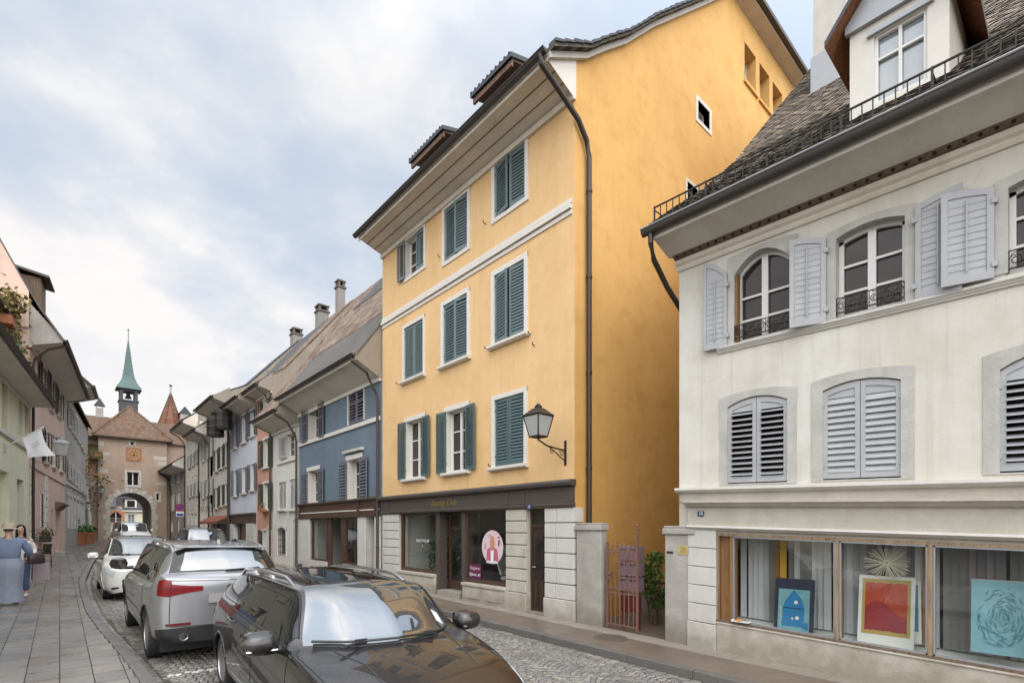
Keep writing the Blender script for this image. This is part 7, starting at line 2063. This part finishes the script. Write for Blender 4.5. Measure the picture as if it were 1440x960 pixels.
for j, i0, i1 in ((3.2, 2.2, 6.0), (4.0, 2.0, 6.2), (4.7, 2.6, 5.4)):
    pa = lambda i, j: rows[int(j)][int(i)].lerp(rows[int(j)][min(8, int(i) + 1)], i - int(i)).lerp(rows[min(8, int(j) + 1)][int(i)].lerp(rows[min(8, int(j) + 1)][min(8, int(i) + 1)], i - int(i)), j - int(j))
    k = 0; i = i0
    while i < i1:
        ps = [pa(i, j), pa(min(i + .5, i1), j), pa(min(i + .5, i1), j + .22), pa(i, j + .22)]
        for off in (Vector((.004, -.010, 0)), Vector((-.004, .010, 0))): m.poly([tuple(p + off) for p in ps], 'flag_ink')
        i += .62
m.build('flag_print', fc, fix=False)

# ------------------------------------------------------------------ pots, climber, terrace plants, chair
for (px_, py_, r_, hh, lab) in ((110, 764, .52, .95, 'large terracotta pot with green plants by the grey house, nearer of the two'), (123, 759, .50, .88, 'large terracotta pot with a plant close to the gate tower, farther of the two')):
    X, Y, Z = 1.0 + (.45 if px_ > 115 else 0.05), (49.0 if px_ < 115 else 51.8), 0
    t = (px_ - CX); x_, y_, _ = ray(px_, 750); X = Y * x_ / y_
    e = empty('terracotta_pot', (X, Y, gz(X, Y) + .11), 0, lab, 'flower pot')
    m = MB(); m.lathe([(r_ * .72, 0), (r_ * .95, hh * .82), (r_ * 1.06, hh * .83), (r_ * 1.06, hh), (r_ * .92, hh), (r_ * .9, hh * .9), (0, hh * .9)], (0, 0, 0), 'terracotta', 18); m.build('pot', e, smooth=True)
    m = MB(); leaves(m, [(rb.gauss(0, .25), rb.gauss(0, .25), hh * .9 + abs(rb.gauss(0, .28))) for _ in range(150)], .2, 'leaf_green', 2); m.build('foliage', e, fix=False)
Yv = 55.5; xv = Yv * ray(126, 740)[0] / ray(126, 740)[1]
e = empty('climbing_plant', (xv, Yv, gz(xv, Yv) + .1), 0, 'pale bare trunk of a climber with reddish leaves between grey house and gate', 'climbing plant')
m = MB(); m.tube([(.1, 0, 0), (.0, 0, 2.0), (-.2, .1, 4.0), (-.35, .2, 5.6)], [.16, .13, .12, .08], 'pale_stone', 8); m.tube([(-.2, .1, 4.2), (.3, .0, 5.0), (1.0, .1, 5.4), (1.8, .3, 5.2)], [.08, .06, .05, .03], 'pale_stone', 6); m.tube([(-.25, .1, 4.6), (-.7, 0, 5.3), (-.8, .1, 6.1)], [.07, .05, .03], 'pale_stone', 6); m.build('trunk', e, smooth=True)
m = MB(); leaves(m, [(-.1 + rb.gauss(0, .35), rb.gauss(0, .25), rb.uniform(5.6, 7.6)) for _ in range(60)], .3, 'leaf_red', 1); leaves(m, [(.2 + rb.gauss(0, .3), rb.gauss(0, .25), rb.uniform(2.5, 6.5)) for _ in range(80)], .28, 'leaf_dark', 1); leaves(m, [(.6 + rb.gauss(0, .6), rb.gauss(0, .2), 5.3 + rb.gauss(0, .25)) for _ in range(70)], .3, 'leaf_dry', 1); m.build('foliage', e, fix=False)
# terrace plants on the lime house roof
for (aa, zz, rr_, nn, mat_, lab) in ((20.9, 10.65, (.9, .6, .5), 460, 'leaf_dry', 'dry yellowish shrub spilling over the canopy of the roof terrace'), (21.3, 9.1, (.5, .5, .85), 380, 'leaf_dry', 'brownish dried plant hanging at the end of the roof terrace rail'), (19.0, 8.2, (1.1, .6, .55), 300, 'leaf_dark', 'dark green planting behind the rails of the roof terrace')):
    p_ = Gn.world(aa, .5, zz)
    e = empty('terrace_plant', p_, Gn.rz, lab, 'plant', 'plants on the roof terrace of the lime house')
    m = MB(); leaves(m, [(rb.gauss(0, rr_[0] * .5), rb.gauss(0, rr_[1] * .5), rb.gauss(0, rr_[2] * .5)) for _ in range(nn)], .17, mat_, 2); m.build('foliage', e, fix=False)
    m = MB()
    for k in range(7): m.tube([(rb.uniform(-.3, .3), rb.uniform(-.2, .2), -rr_[2]), (rb.uniform(-.4, .4), rb.uniform(-.3, .3), 0), (rb.uniform(-.5, .5), rb.uniform(-.3, .3), rr_[2] * .8)], [.025, .018, .008], 'old_wood', 5)
    m.box(-.4, .4, -.2, .2, -rr_[2] - .35, -rr_[2], 'terracotta'); m.build('stem', e)
# metal armchair by the pink house
Yc = 26.6; Xc = Yc * ray(54, 760)[0] / ray(54, 760)[1]
e = empty('metal_armchair', (Xc, Yc, gz(Xc, Yc) + .12), R(-60), 'dark metal armchair standing on the pavement past the two pedestrians', 'chair')
m = MB()
for sx in (-.26, .26): m.tube([(sx, -.24, 0), (sx, -.24, .62), (sx, -.18, .68), (sx, .18, .68), (sx, .26, .62), (sx, .28, 0)], .018, 'dark_metal', 8)
m.build('frame', e, smooth=True)
m = MB(); m.box(-.25, .25, -.22, .24, .43, .46, 'brown_paint'); m.build('seat', e, bevel=.01)
m = MB(); m.hexa([(-.25, .22, .5), (.25, .22, .5), (.25, .25, .5), (-.25, .25, .5), (-.25, .30, .9), (.25, .30, .9), (.25, .33, .9), (-.25, .33, .9)], 'brown_paint'); m.build('backrest', e, bevel=.01)
# window box with orange flowers low on the pink house
q = on_line(64, 752, LX0 + .3, LK)
e = empty('flower_trough', (q[0], q[1], q[2] - .25), 0, 'dark trough of orange flowers on the pink wall base', 'planter')
m = MB(); m.box(-.2, .2, -.5, .5, -.05, .22, 'dark_metal'); m.build('trough', e, bevel=.02)
m = MB(); leaves(m, [(rb.gauss(0, .12), rb.gauss(0, .3), .22 + abs(rb.gauss(0, .15))) for _ in range(120)], .12, 'leaf_dark', 1); leaves(m, [(rb.gauss(0.1, .12), rb.gauss(0, .3), .2 + abs(rb.gauss(0, .15))) for _ in range(50)], .1, 'leaf_red', 1); m.build('foliage', e, fix=False)

# ------------------------------------------------------------------ things in the shop windows
XD = X_R
def hpos(px, py, off):
    Y, Z = on_x(px, py, X_R + off); return Y, Z
def poster(name, label, cat, l, r, t, b, off, lean, build, rot=0.0):
    Yl, Zt = hpos(l, (t[0]), off); Yr, _ = hpos(r, t[1], off); _, Zb = hpos(l, b[0], off)
    W_, H_ = Yl - Yr, Zt - Zb
    e = empty(name, (X_R + off, (Yl + Yr) / 2, Zb), -PI / 2 + rot, label, cat)
    build(e, W_, H_, lean); return e
def lean_T(lean):
    return lambda a, d, z: (a, d + z * lean, z)
def poster_blue(e, W_, H_, ln):
    T = lean_T(ln); m = MB(T); q = .10 * W_
    m.box(-W_ / 2, W_ / 2, 0, .02, 0, H_, 'frame_navy'); m.build('frame', e)
    m = MB(T); m.box(-W_ / 2 + q, W_ / 2 - q, -.004, -.001, q * .5, H_ * .80, 'print_aqua')
    cx = 0.0
    L_ = [(-.30, .1), (-.28, .45), (-.22, .58), (.0, .80), (.20, .62), (.28, .45), (.26, .1)]
    m.poly([(cx + x * W_, -.006, z * H_) for x, z in L_], 'print_blue'); m.poly([(W_ * .22, -.0065, H_ * .08), (W_ * .38, -.0065, H_ * .06), (W_ * .38, -.0065, H_ * .2), (W_ * .28, -.0065, H_ * .2)], 'print_blue')
    for x, z, s_ in ((.06, .56, .05), (.10, .27, .05), (-.02, .25, .03)): m.poly([(x * W_ + s_ * W_ * math.cos(t), -.008, z * H_ + s_ * W_ * math.sin(t)) for t in [k * PI / 6 for k in range(12)]], 'paper_white')
    m.box(-W_ * .27, W_ * .26, -.0085, -.0075, H_ * .44, H_ * .455, 'frame_navy')
    for k in range(26): x, z = rb.uniform(-.38, -.30), rb.uniform(.1, .5); m.box(x * W_, x * W_ + .012, -.0068, -.0062, z * H_, z * H_ + .009, 'paper_white' if k % 3 else 'print_ochre')
    m.build('print', e, fix=False)
poster('framed_poster', 'dark framed poster with a bright blue pointed shape in the left shop pane', 'poster', 1088, 1143, (812, 812), (884, 884), .30, .10, poster_blue)
def poster_red(e, W_, H_, ln):
    T = lean_T(ln); m = MB(T); m.box(-W_ / 2, W_ / 2, 0, .012, 0, H_, 'paper_white'); m.build('sheet', e)
    m = MB(T); q = .07 * W_; m.box(-W_ / 2 + q, W_ / 2 - q, -.003, -.001, H_ * .20, H_ * .955, 'print_ochre')
    rr_ = random.Random(5); n = 24
    top = [(-W_ / 2 + 1.8 * q + (W_ - 3.6 * q) * k / n, H_ * (.905 + rr_.uniform(-.008, .008))) for k in range(n + 1)]
    mid = [(x, H_ * (.56 + .10 * math.sin(k / n * 5.0))) for k, (x, _) in enumerate(top)]; bot = [(x, H_ * (.255 + rr_.uniform(-.008, .008))) for x, _ in top]
    m.poly([(x, -.005, z) for x, z in top] + [(x, -.005, z) for x, z in reversed(mid)], 'print_red'); m.poly([(x, -.0052, z) for x, z in mid] + [(x, -.0052, z) for x, z in reversed(bot)], 'print_crimson')
    m.build('print', e, fix=False)
poster('art_poster', 'white sheet with red and crimson colour fields leaning in the middle shop pane', 'poster', 1205, 1285, (808, 812), (908, 911), .28, .12, poster_red)
def poster_back(e, W_, H_, ln):
    T = lean_T(ln); m = MB(T); m.box(-W_ / 2, W_ / 2, 0, .012, 0, H_, 'paper_white'); m.box(-W_ / 2 + .03, W_ / 2 - .03, -.003, -.001, .15, H_ - .05, 'print_teal_dark'); m.build('sheet', e)
poster('art_poster', 'narrow bluish sheet tucked behind the red poster', 'poster', 1255, 1296, (816, 818), (900, 905), .42, .16, poster_back, .25)
def poster_teal(e, W_, H_, ln):
    T = lean_T(ln); m = MB(T); m.box(-W_ / 2, W_ / 2, 0, .012, 0, H_, 'print_teal'); m.box(-W_ / 2 - .01, W_ / 2 + .01, -.004, .014, H_, H_ + .012, 'zinc'); m.build('sheet', e)
    m = MB(T); c = (0, H_ * .5); n = 40
    m.poly([(W_ * .48 * math.cos(2 * PI * k / n), -.002, H_ * .5 + H_ * .46 * math.sin(2 * PI * k / n)) for k in range(n)], 'print_teal')
    r5 = random.Random(8)
    for k in range(240):
        tt, rr5 = r5.uniform(0, 2 * PI), math.sqrt(r5.random()); x, z = .44 * rr5 * math.cos(tt), .5 + .42 * rr5 * math.sin(tt)
        dens_ = math.exp(-((x - .02) ** 2 + (z - .72) ** 2) * 30) + math.exp(-((x + .2) ** 2 + (z - .25) ** 2) * 22) + math.exp(-((x - .24) ** 2 + (z - .22) ** 2) * 22)
        if r5.random() > dens_ * 1.1 + .05: continue
        an = tt + PI / 2 + r5.uniform(-.5, .5); l5, w5 = r5.uniform(.04, .1), r5.uniform(.006, .016); c5, s5 = math.cos(an), math.sin(an)
        m.poly([(W_ * (x - c5 * l5), -.0035 - k * 1e-5, H_ * (z - s5 * l5)), (W_ * (x - s5 * w5), -.0035 - k * 1e-5, H_ * (z + c5 * w5)), (W_ * (x + c5 * l5), -.0035 - k * 1e-5, H_ * (z + s5 * l5)), (W_ * (x + s5 * w5), -.0035 - k * 1e-5, H_ * (z - c5 * w5))], 'print_teal_dark')
    def blob(cx, cz, rx, rz, mat, d, sd):
        r2 = random.Random(sd); m.poly([(W_ * (cx + rx * math.cos(2 * PI * k / 18) * r2.uniform(.86, 1.1)), d, H_ * (cz + rz * math.sin(2 * PI * k / 18) * r2.uniform(.86, 1.1))) for k in range(18)], mat)
    blob(-.02, .50, .13, .13, 'print_aqua', -.0028, 4)
    m.build('print', e, fix=False)
poster('art_poster', 'large teal print with clustered darker brush strokes at the right edge of the shop window', 'poster', 1365, 1462, (815, 819), (915, 930), .25, .08, poster_teal)
Ys, Zs = hpos(1247, 791, .32)
e = empty('straw_star', (X_R + .32, Ys, Zs), 0, 'spiky straw star hanging above the red poster', 'straw star')
m = MB(); r3 = random.Random(12)
for k in range(110):
    t = r3.uniform(0, 2 * PI); f = r3.uniform(-.6, .6); l = r3.uniform(.2, .27) * (1.0 if abs(math.cos(t)) > .3 else .8)
    v = Vector((math.sin(f) * .4, math.cos(t), math.sin(t))).normalized() * l; m.tube([tuple(v * .05), tuple(v)], .0035, 'star_straw', 4)
m.build('straw', e)
m = MB(); m.tube([(0, 0, .0), (0, 0, 1.85 - Zs + .0)], .0015, 'white_letter', 4); m.build('thread', e)
Ys, Zs = hpos(1042, 874, -.06)
e = empty('paper_tray', (X_R - .06, Ys, Zs), 0, 'small white paper tray with an orange snack left on the shop window ledge', 'paper tray')
m = MB(); m.box(-.05, .05, -.13, .13, .0, .008, 'paper_white')
for y in (-.13, .13): m.box(-.05, .05, y - .003, y + .003, .0, .03, 'paper_white')
m.build('tray', e); m = MB(); m.lathe([(.0, .006), (.05, .012), (.045, .03), (0, .04)], (0, .03, .004), 'bread_orange', 12, sx=.7); m.build('snack', e, smooth=True)
# salon chair and desk inside the beauty shop
a_ = Y_.p(668, 800)[0]; p_ = Y_.world(a_, 1.3, .14)
e = empty('salon_chair', p_, R(20), 'white salon chair with metal legs behind the right pane of the beauty shop', 'chair')
m = MB(); m.box(-.25, .25, -.25, .25, .42, .52, 'white_paint'); m.build('seat', e, bevel=.03)
m = MB(); m.hexa([(-.25, .22, .55), (.25, .22, .55), (.25, .28, .55), (-.25, .28, .55), (-.23, .42, 1.15), (.23, .42, 1.15), (.23, .48, 1.15), (-.23, .48, 1.15)], 'white_paint'); m.build('backrest', e, bevel=.03)
for sx in (-.2, .2):
    for sy in (-.2, .2):
        m = MB(); m.tube([(sx, sy, .42), (sx * 1.15, sy * 1.15, 0)], .014, 'chrome', 6); m.build('leg', e)
a_ = Y_.p(697, 800)[0]; p_ = Y_.world(a_, 1.7, .14)
e = empty('reception_desk', p_, Y_.rz, 'dark reception desk deep inside the beauty shop', 'desk')
m = MB(); m.box(-.5, .5, 0, .5, 0, .95, 'shop_brown'); m.build('base', e, bevel=.01); m = MB(); m.box(-.55, .55, -.05, .55, .951, .99, 'white_paint'); m.build('desktop', e, bevel=.01)
# large plant inside the beauty shop
a_ = Y_.p(594, 770)[0]; p_ = Y_.world(a_, .8, .2)
e = empty('potted_plant', p_, 0, 'bushy dark green plant behind the left pane of the beauty shop', 'plant')
m = MB(); m.lathe([(.16, 0), (.2, .35), (0, .33)], (0, 0, 0), 'room_grey', 14); m.build('pot', e)
m = MB(); leaves(m, [(rb.gauss(0, .16), rb.gauss(0, .26), .35 + abs(rb.gauss(.45, .32))) for _ in range(420)], .16, 'leaf_dark', 2); m.build('foliage', e, fix=False)

# ------------------------------------------------------------------ pedestrians
def skin_mesh(name, chains, mat, parent, sub=2, root=0):
    """chains: list of lists of (x,y,z,r); points shared by identical coordinates"""
    vs, es, rs_, idx = [], [], [], {}
    for ch in chains:
        prev = None
        for (x, y, z, r) in ch:
            k = (round(x, 4), round(y, 4), round(z, 4))
            if k not in idx: idx[k] = len(vs); vs.append((x, y, z)); rs_.append(r)
            if prev is not None and prev != idx[k]: es.append((prev, idx[k]))
            prev = idx[k]
    me = bpy.data.meshes.new(name + '_cage'); me.from_pydata(vs, es, [])
    ob = bpy.data.objects.new('cage', me); COL.objects.link(ob)
    ob.modifiers.new('skin', 'SKIN').use_smooth_shade = True
    for i, v in enumerate(me.skin_vertices[0].data):
        r = rs_[i]; v.radius = r if isinstance(r, tuple) else (r, r); v.use_root = (i == root)
    s_ = ob.modifiers.new('sub', 'SUBSURF'); s_.levels = sub; s_.render_levels = sub
    dg = bpy.context.evaluated_depsgraph_get(); dg.update()
    out = bpy.data.meshes.new_from_object(ob.evaluated_get(dg)); bpy.data.objects.remove(ob)
    out.name = name; out.materials.clear(); out.materials.append(MATS[mat]); out.polygons.foreach_set('use_smooth', [True] * len(out.polygons))
    o = bpy.data.objects.new(name, out); COL.objects.link(o); o.parent = parent; return o
def hand(fx, fy, fz, sx, dirz=-1):
    ch = []
    for k, l in enumerate((.062, .072, .068, .054)):
        b = (fx + (k - 1.5) * .004 * sx, fy - (k - 1.5) * .018, fz - .075)
        ch.append([(fx, fy, fz, .022), (*b, .0085), (b[0] - .004 * sx, b[1], b[2] - l * .55, .008), (b[0] - .014 * sx, b[1], b[2] - l, .0065)])
    ch.append([(fx, fy, fz, .022), (fx, fy - .035, fz - .035, .010), (fx - .005 * sx, fy - .05, fz - .075, .008)])
    return ch
# woman in blue seen from behind (walks away, +y is her front)
p1 = empty('person', (-.83, 15.5, gz(-.83, 15.5) + .122), R(4), 'person in blue shirt, long grey-blue skirt and straw hat seen from behind', 'person')
H0 = 1.0
b = [[(0, 0, .95, (.15, .12)), (0, 0, 1.15, (.15, .11)), (0, .01, 1.35, (.16, .10)), (0, 0, 1.45, (.06, .06)), (0, .01, 1.52, .052), (0, .03, 1.60, (.07, .085)), (0, .03, 1.68, (.068, .08)), (0, .025, 1.73, .04)]]
for sx in (-1, 1):
    b.append([(0, 0, .95, (.15, .12)), (sx * .10, 0, .85, .10), (sx * .10, .02, .5, .062), (sx * .10, -.01, .28, .055), (sx * .10, -.02, .09, .038), (sx * .11, .10, .03, .03)])
    el = (sx * .33, -.02, 1.10) if sx < 0 else (sx * .34, .02, 1.12); wr = (sx * .30, .16, .92) if sx < 0 else (sx * .26, .22, 1.02)
    b.append([(0, .01, 1.35, (.16, .10)), (sx * .20, 0, 1.38, .062), (*el, .046), (*wr, .03)]); b += [[(wr[0], wr[1], wr[2], .022), *c[1:]] if i else [(*wr, .03), *c[1:]] for i, c in enumerate(hand(*wr, sx))]
skin_mesh('body', b, 'skin', p1)
sh = [[(0, 0, .92, (.215, .19)), (0, -.01, 1.08, (.21, .18)), (0, 0, 1.28, (.205, .155)), (0, 0, 1.40, (.13, .10)), (0, .01, 1.47, .068)]]
for sx in (-1, 1):
    el = (sx * .33, -.02, 1.10) if sx < 0 else (sx * .34, .02, 1.12); wr = (sx * .305, .14, .94) if sx < 0 else (sx * .27, .20, 1.03)
    sh.append([(0, 0, 1.28, (.205, .155)), (sx * .21, 0, 1.36, .095), (*el, .078), (*wr, .05)])
skin_mesh('shirt', sh, 'denim', p1)
m = MB(); rows = []
for rx, ry, z in ((.20, .17, 1.0), (.245, .22, .90), (.25, .24, .78), (.235, .22, .6), (.22, .2, .4), (.235, .22, .2), (.26, .24, .06)):
    rows.append([((rx + .012 * math.sin(k * 1.9) * (1.1 - z)) * math.cos(2 * PI * k / 28), (ry + .012 * math.sin(k * 1.9) * (1.1 - z)) * math.sin(2 * PI * k / 28), z) for k in range(28)])
m.grid(rows, 'skirt_cloth', close=True); m.build('skirt', p1, smooth=True, angle=70, fix=False)
m = MB(); m.lathe([(.17, 1.635), (.168, 1.645), (.102, 1.665), (.098, 1.735), (.08, 1.765), (0, 1.775)], (0, .03, 0), 'straw', 22); m.build('hat', p1, smooth=True)
m = MB(); m.lathe([(.0, 1.54), (.05, 1.555), (.082, 1.61), (.084, 1.66), (0, 1.69)], (0, .02, 0), 'brown_hair', 16); m.build('hair', p1, smooth=True)
# woman facing the viewer with shoulder bag (front is -y)
p2 = empty('person', (-.70, 17.0, gz(-.7, 17.0) + .122), 0, 'person with long dark hair, white top, blue jeans and brown shoulder bag', 'person')
b = [[(0, 0, .93, (.135, .10)), (0, 0, 1.12, (.115, .085)), (0, 0, 1.32, (.135, .085)), (0, 0, 1.42, (.05, .05)), (0, 0, 1.48, .046), (0, -.02, 1.55, (.062, .075)), (0, -.02, 1.63, (.064, .078)), (0, -.012, 1.68, .04)]]
for sx in (-1, 1):
    fy = -.10 if sx > 0 else .12
    b.append([(0, 0, .93, (.135, .10)), (sx * .085, 0, .84, .085), (sx * .09, fy * .5, .5, .058), (sx * .09, fy, .28, .05), (sx * .09, fy + .02, .09, .036), (sx * .095, fy - .09, .03, .028)])
    el = (sx * .24, .02, 1.10); wr = (sx * .23, -.12, .95)
    b.append([(0, 0, 1.32, (.135, .085)), (sx * .165, 0, 1.34, .05), (*el, .038), (*wr, .026)]); b += [[(*wr, .026), *c[1:]] for c in hand(*wr, sx)]
bo = skin_mesh('body', b, 'skin', p2)
m = MB()
for sx in (-1, 1): m.lathe([(.0, -.006), (.010, 0), (0, .006)], (sx * .027, -.092, 1.605), 'white_letter', 8, axis='d'); m.lathe([(.0, -.006), (.005, 0), (0, .004)], (sx * .027, -.098, 1.605), 'dark_hair', 8, axis='d'); m.obox((sx * .027, -.094, 1.625), (.014, 0, 0), (0, .004, 0), (0, 0, .003), 'dark_hair')
m.obox((0, -.10, 1.555), (.018, 0, 0), (0, .004, 0), (0, 0, .005), 'sticker_rose'); m.hexa([(-.009, -.09, 1.575), (.009, -.09, 1.575), (.006, -.08, 1.575), (-.006, -.08, 1.575), (-.004, -.09, 1.61), (.004, -.09, 1.61), (.004, -.08, 1.61), (-.004, -.08, 1.61)], 'skin')
m.obox((0, -.103, 1.578), (.010, 0, 0), (0, .012, 0), (0, 0, .007), 'skin')
m.build('face', p2)
tp = [[(0, 0, .88, (.155, .12)), (0, 0, 1.1, (.145, .11)), (0, 0, 1.30, (.155, .105)), (0, 0, 1.39, (.09, .07))]]
for sx in (-1, 1): tp.append([(0, 0, 1.30, (.155, .105)), (sx * .165, 0, 1.33, .068), (sx * .24, .02, 1.10, .055), (sx * .233, -.09, .99, .04)])
tp[0] = [(0, 0, .80, (.165, .13))] + tp[0]
skin_mesh('top', tp, 'white_cloth', p2)
jn = [[(0, 0, .95, (.145, .11)), (0, 0, .90, (.145, .112))]]
for sx in (-1, 1):
    fy = -.10 if sx > 0 else .12
    jn.append([(0, 0, .90, (.145, .112)), (sx * .088, 0, .80, .098), (sx * .09, fy * .5, .5, .075), (sx * .09, fy, .28, .068), (sx * .09, fy + .02, .14, .062)])
skin_mesh('jeans', jn, 'jeans', p2)
for sx in (-1, 1):
    fy = -.10 if sx > 0 else .12
    m = MB(); rows = []
    for t, wd, hh in ((-.0, .03, .05), (.03, .042, .085), (.10, .045, .07), (.17, .042, .055), (.22, .028, .04)):
        rows.append([(sx * .092 + wd * math.cos(q), fy + .06 - t, max(.0, .035 + hh * .5 * math.sin(q))) for q in [2 * PI * k / 10 for k in range(10)]])
    m.grid(rows, 'white_cloth', close=True); m.poly(rows[0], 'white_cloth'); m.poly(rows[-1], 'white_cloth'); m.build('shoe', p2, smooth=True)
m = MB(); rows = []
for z, r_, y in ((1.715, .02, .0), (1.705, .055, -.005), (1.67, .084, .0), (1.60, .092, .012), (1.52, .096, .03), (1.42, .10, .045), (1.30, .09, .06), (1.22, .05, .065)):
    rows.append([(r_ * math.cos(t), y + r_ * .95 * math.sin(t), z) for t in [R(-48) + (R(276)) * k / 16 for k in range(17)]])
m.grid(rows, 'dark_hair'); m.build('hair', p2, smooth=True, fix=False)
bag = empty('shoulder_bag', (-.42, 16.55, gz(-.42, 16.5) + .122), R(25), 'dark brown leather bag carried at the hip between the two pedestrians', 'bag')
m = MB(); rows = []
for z, wd, th in ((.80, .13, .06), (.83, .17, .075), (.95, .165, .07), (1.04, .14, .045), (1.06, .12, .03)): rows.append([(wd * math.copysign(abs(math.cos(t)) ** .6, math.cos(t)), th * math.copysign(abs(math.sin(t)) ** .7, math.sin(t)), z) for t in [2 * PI * k / 20 for k in range(20)]])
m.grid(rows, 'bag_leather', close=True); m.poly(rows[0], 'bag_leather'); m.poly(rows[-1], 'bag_leather'); m.build('pouch', bag, smooth=True)
m = MB(); m.tube([(-.15, 0, 1.06), (-.17, .05, 1.25), (-.20, .25, 1.42), (-.1, .3, 1.43), (.06, .14, 1.3), (.15, 0, 1.06)], .012, 'bag_leather', 6); m.build('strap', bag, smooth=True)
sb = empty('shopping_bag', (-.35, 17.0, gz(-.35, 17) + .122), R(15), 'pale paper shopping bag hanging beside the person in jeans', 'bag')
m = MB(); m.hexa([(-.16, -.06, .38), (.16, -.06, .38), (.16, .06, .38), (-.16, .06, .38), (-.15, -.05, .78), (.15, -.05, .78), (.15, .05, .78), (-.15, .05, .78)], 'blind_mauve'); m.build('sack', sb); m = MB(); m.tube([(-.08, 0, .78), (-.05, 0, .93), (.05, 0, .93), (.08, 0, .78)], .006, 'bag_leather', 5); m.build('handle', sb)

# ------------------------------------------------------------------ sky, sun, camera
w = bpy.data.worlds.new('World'); scene.world = w; t = NT(w)
SUN_EL, SUN_AZ = R(52), R(205)      # azimuth clockwise from +Y
sky = t.n('ShaderNodeTexSky', sky_type='NISHITA', sun_disc=False, sun_elevation=SUN_EL, sun_rotation=SUN_AZ, air_density=1.0, dust_density=1.2, ozone_density=1.0)
tc = t.n('ShaderNodeTexCoord').outputs['Generated']
sep = t.n('ShaderNodeSeparateXYZ', {'Vector': tc}); el = sep.outputs[2]
inv = t.math('DIVIDE', 1.0, t.math('ADD', t.math('MAXIMUM', el, 0.0), 0.30))
pv = t.n('ShaderNodeVectorMath', {0: tc, 'Scale': inv}, operation='SCALE').outputs[0]
pv = t.n('ShaderNodeMapping', {'Vector': pv, 'Scale': (1.0, 1.0, 0.35), 'Location': (2.3, .7, 0)}).outputs[0]
n1 = t.noise(pv, 1.5, 8, .5); n2 = t.noise(pv, 3.6, 7, .55)
dens = t.math('ADD', t.math('MULTIPLY', n1, .72), t.math('MULTIPLY', n2, .28))
haze = t.n('ShaderNodeMapRange', {'Value': el, 'From Min': .08, 'From Max': .62, 'To Min': .20, 'To Max': .0}).outputs[0]
cover = t.ramp(t.math('ADD', dens, haze), [(.42, (0.05, 0.05, 0.05, 1)), (.50, (.5, .5, .5, 1)), (.57, (.97, .97, .97, 1))])
shade = t.ramp(t.math('ADD', n2, t.math('MULTIPLY', n1, .5)), [(.50, (8.3, 8.3, 8.8, 1)), (.66, (9.1, 8.9, 9.05, 1)), (.82, (10.2, 9.9, 9.7, 1))])
base = t.mix(.8, sky.outputs[0], (6.8, 7.85, 9.25, 1))
hz = t.n('ShaderNodeMapRange', {'Value': el, 'From Min': .0, 'From Max': .42, 'To Min': .9, 'To Max': .0}).outputs[0]
cl = t.mix(hz, shade, (9.6, 9.65, 9.75, 1))
col = t.mix(cover, base, cl)
# added fill light: sky gain rising overhead and towards the sun behind the viewer
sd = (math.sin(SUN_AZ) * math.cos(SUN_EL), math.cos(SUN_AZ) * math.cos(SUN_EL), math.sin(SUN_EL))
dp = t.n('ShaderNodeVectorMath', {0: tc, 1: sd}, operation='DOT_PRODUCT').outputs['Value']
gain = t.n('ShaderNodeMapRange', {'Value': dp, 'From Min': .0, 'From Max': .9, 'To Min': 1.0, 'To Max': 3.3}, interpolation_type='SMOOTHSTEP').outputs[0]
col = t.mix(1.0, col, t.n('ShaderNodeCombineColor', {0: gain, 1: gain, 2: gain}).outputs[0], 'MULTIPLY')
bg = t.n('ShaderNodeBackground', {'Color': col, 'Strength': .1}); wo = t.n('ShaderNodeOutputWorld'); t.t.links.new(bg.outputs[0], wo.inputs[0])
ld = bpy.data.lights.new('sun', 'SUN'); ld.energy = 1.2; ld.angle = R(50); ld.color = (1.0, .95, .88)
lo = bpy.data.objects.new('sun', ld); COL.objects.link(lo); lo.rotation_euler = Vector(sd).to_track_quat('Z', 'Y').to_euler()
cd_ = bpy.data.cameras.new('camera'); cam = bpy.data.objects.new('camera', cd_); COL.objects.link(cam)
cd_.sensor_fit = 'HORIZONTAL'; cd_.sensor_width = 36; cd_.lens = 36 * FPX / 1440
cd_.shift_y = (HY - 480) / 1440; cd_.clip_start = .05; cd_.clip_end = 2000
cam.location = (0, 0, EYE); cam.rotation_euler = (PI / 2, 0, -YAW)
scene.camera = cam
scene.view_settings.view_transform = 'Standard'; scene.view_settings.look = 'None'; scene.view_settings.exposure = 0; scene.view_settings.gamma = 1
scene.cycles.max_bounces = 8; scene.cycles.transparent_max_bounces = 8; scene.cycles.caustics_reflective = False; scene.cycles.caustics_refractive = False
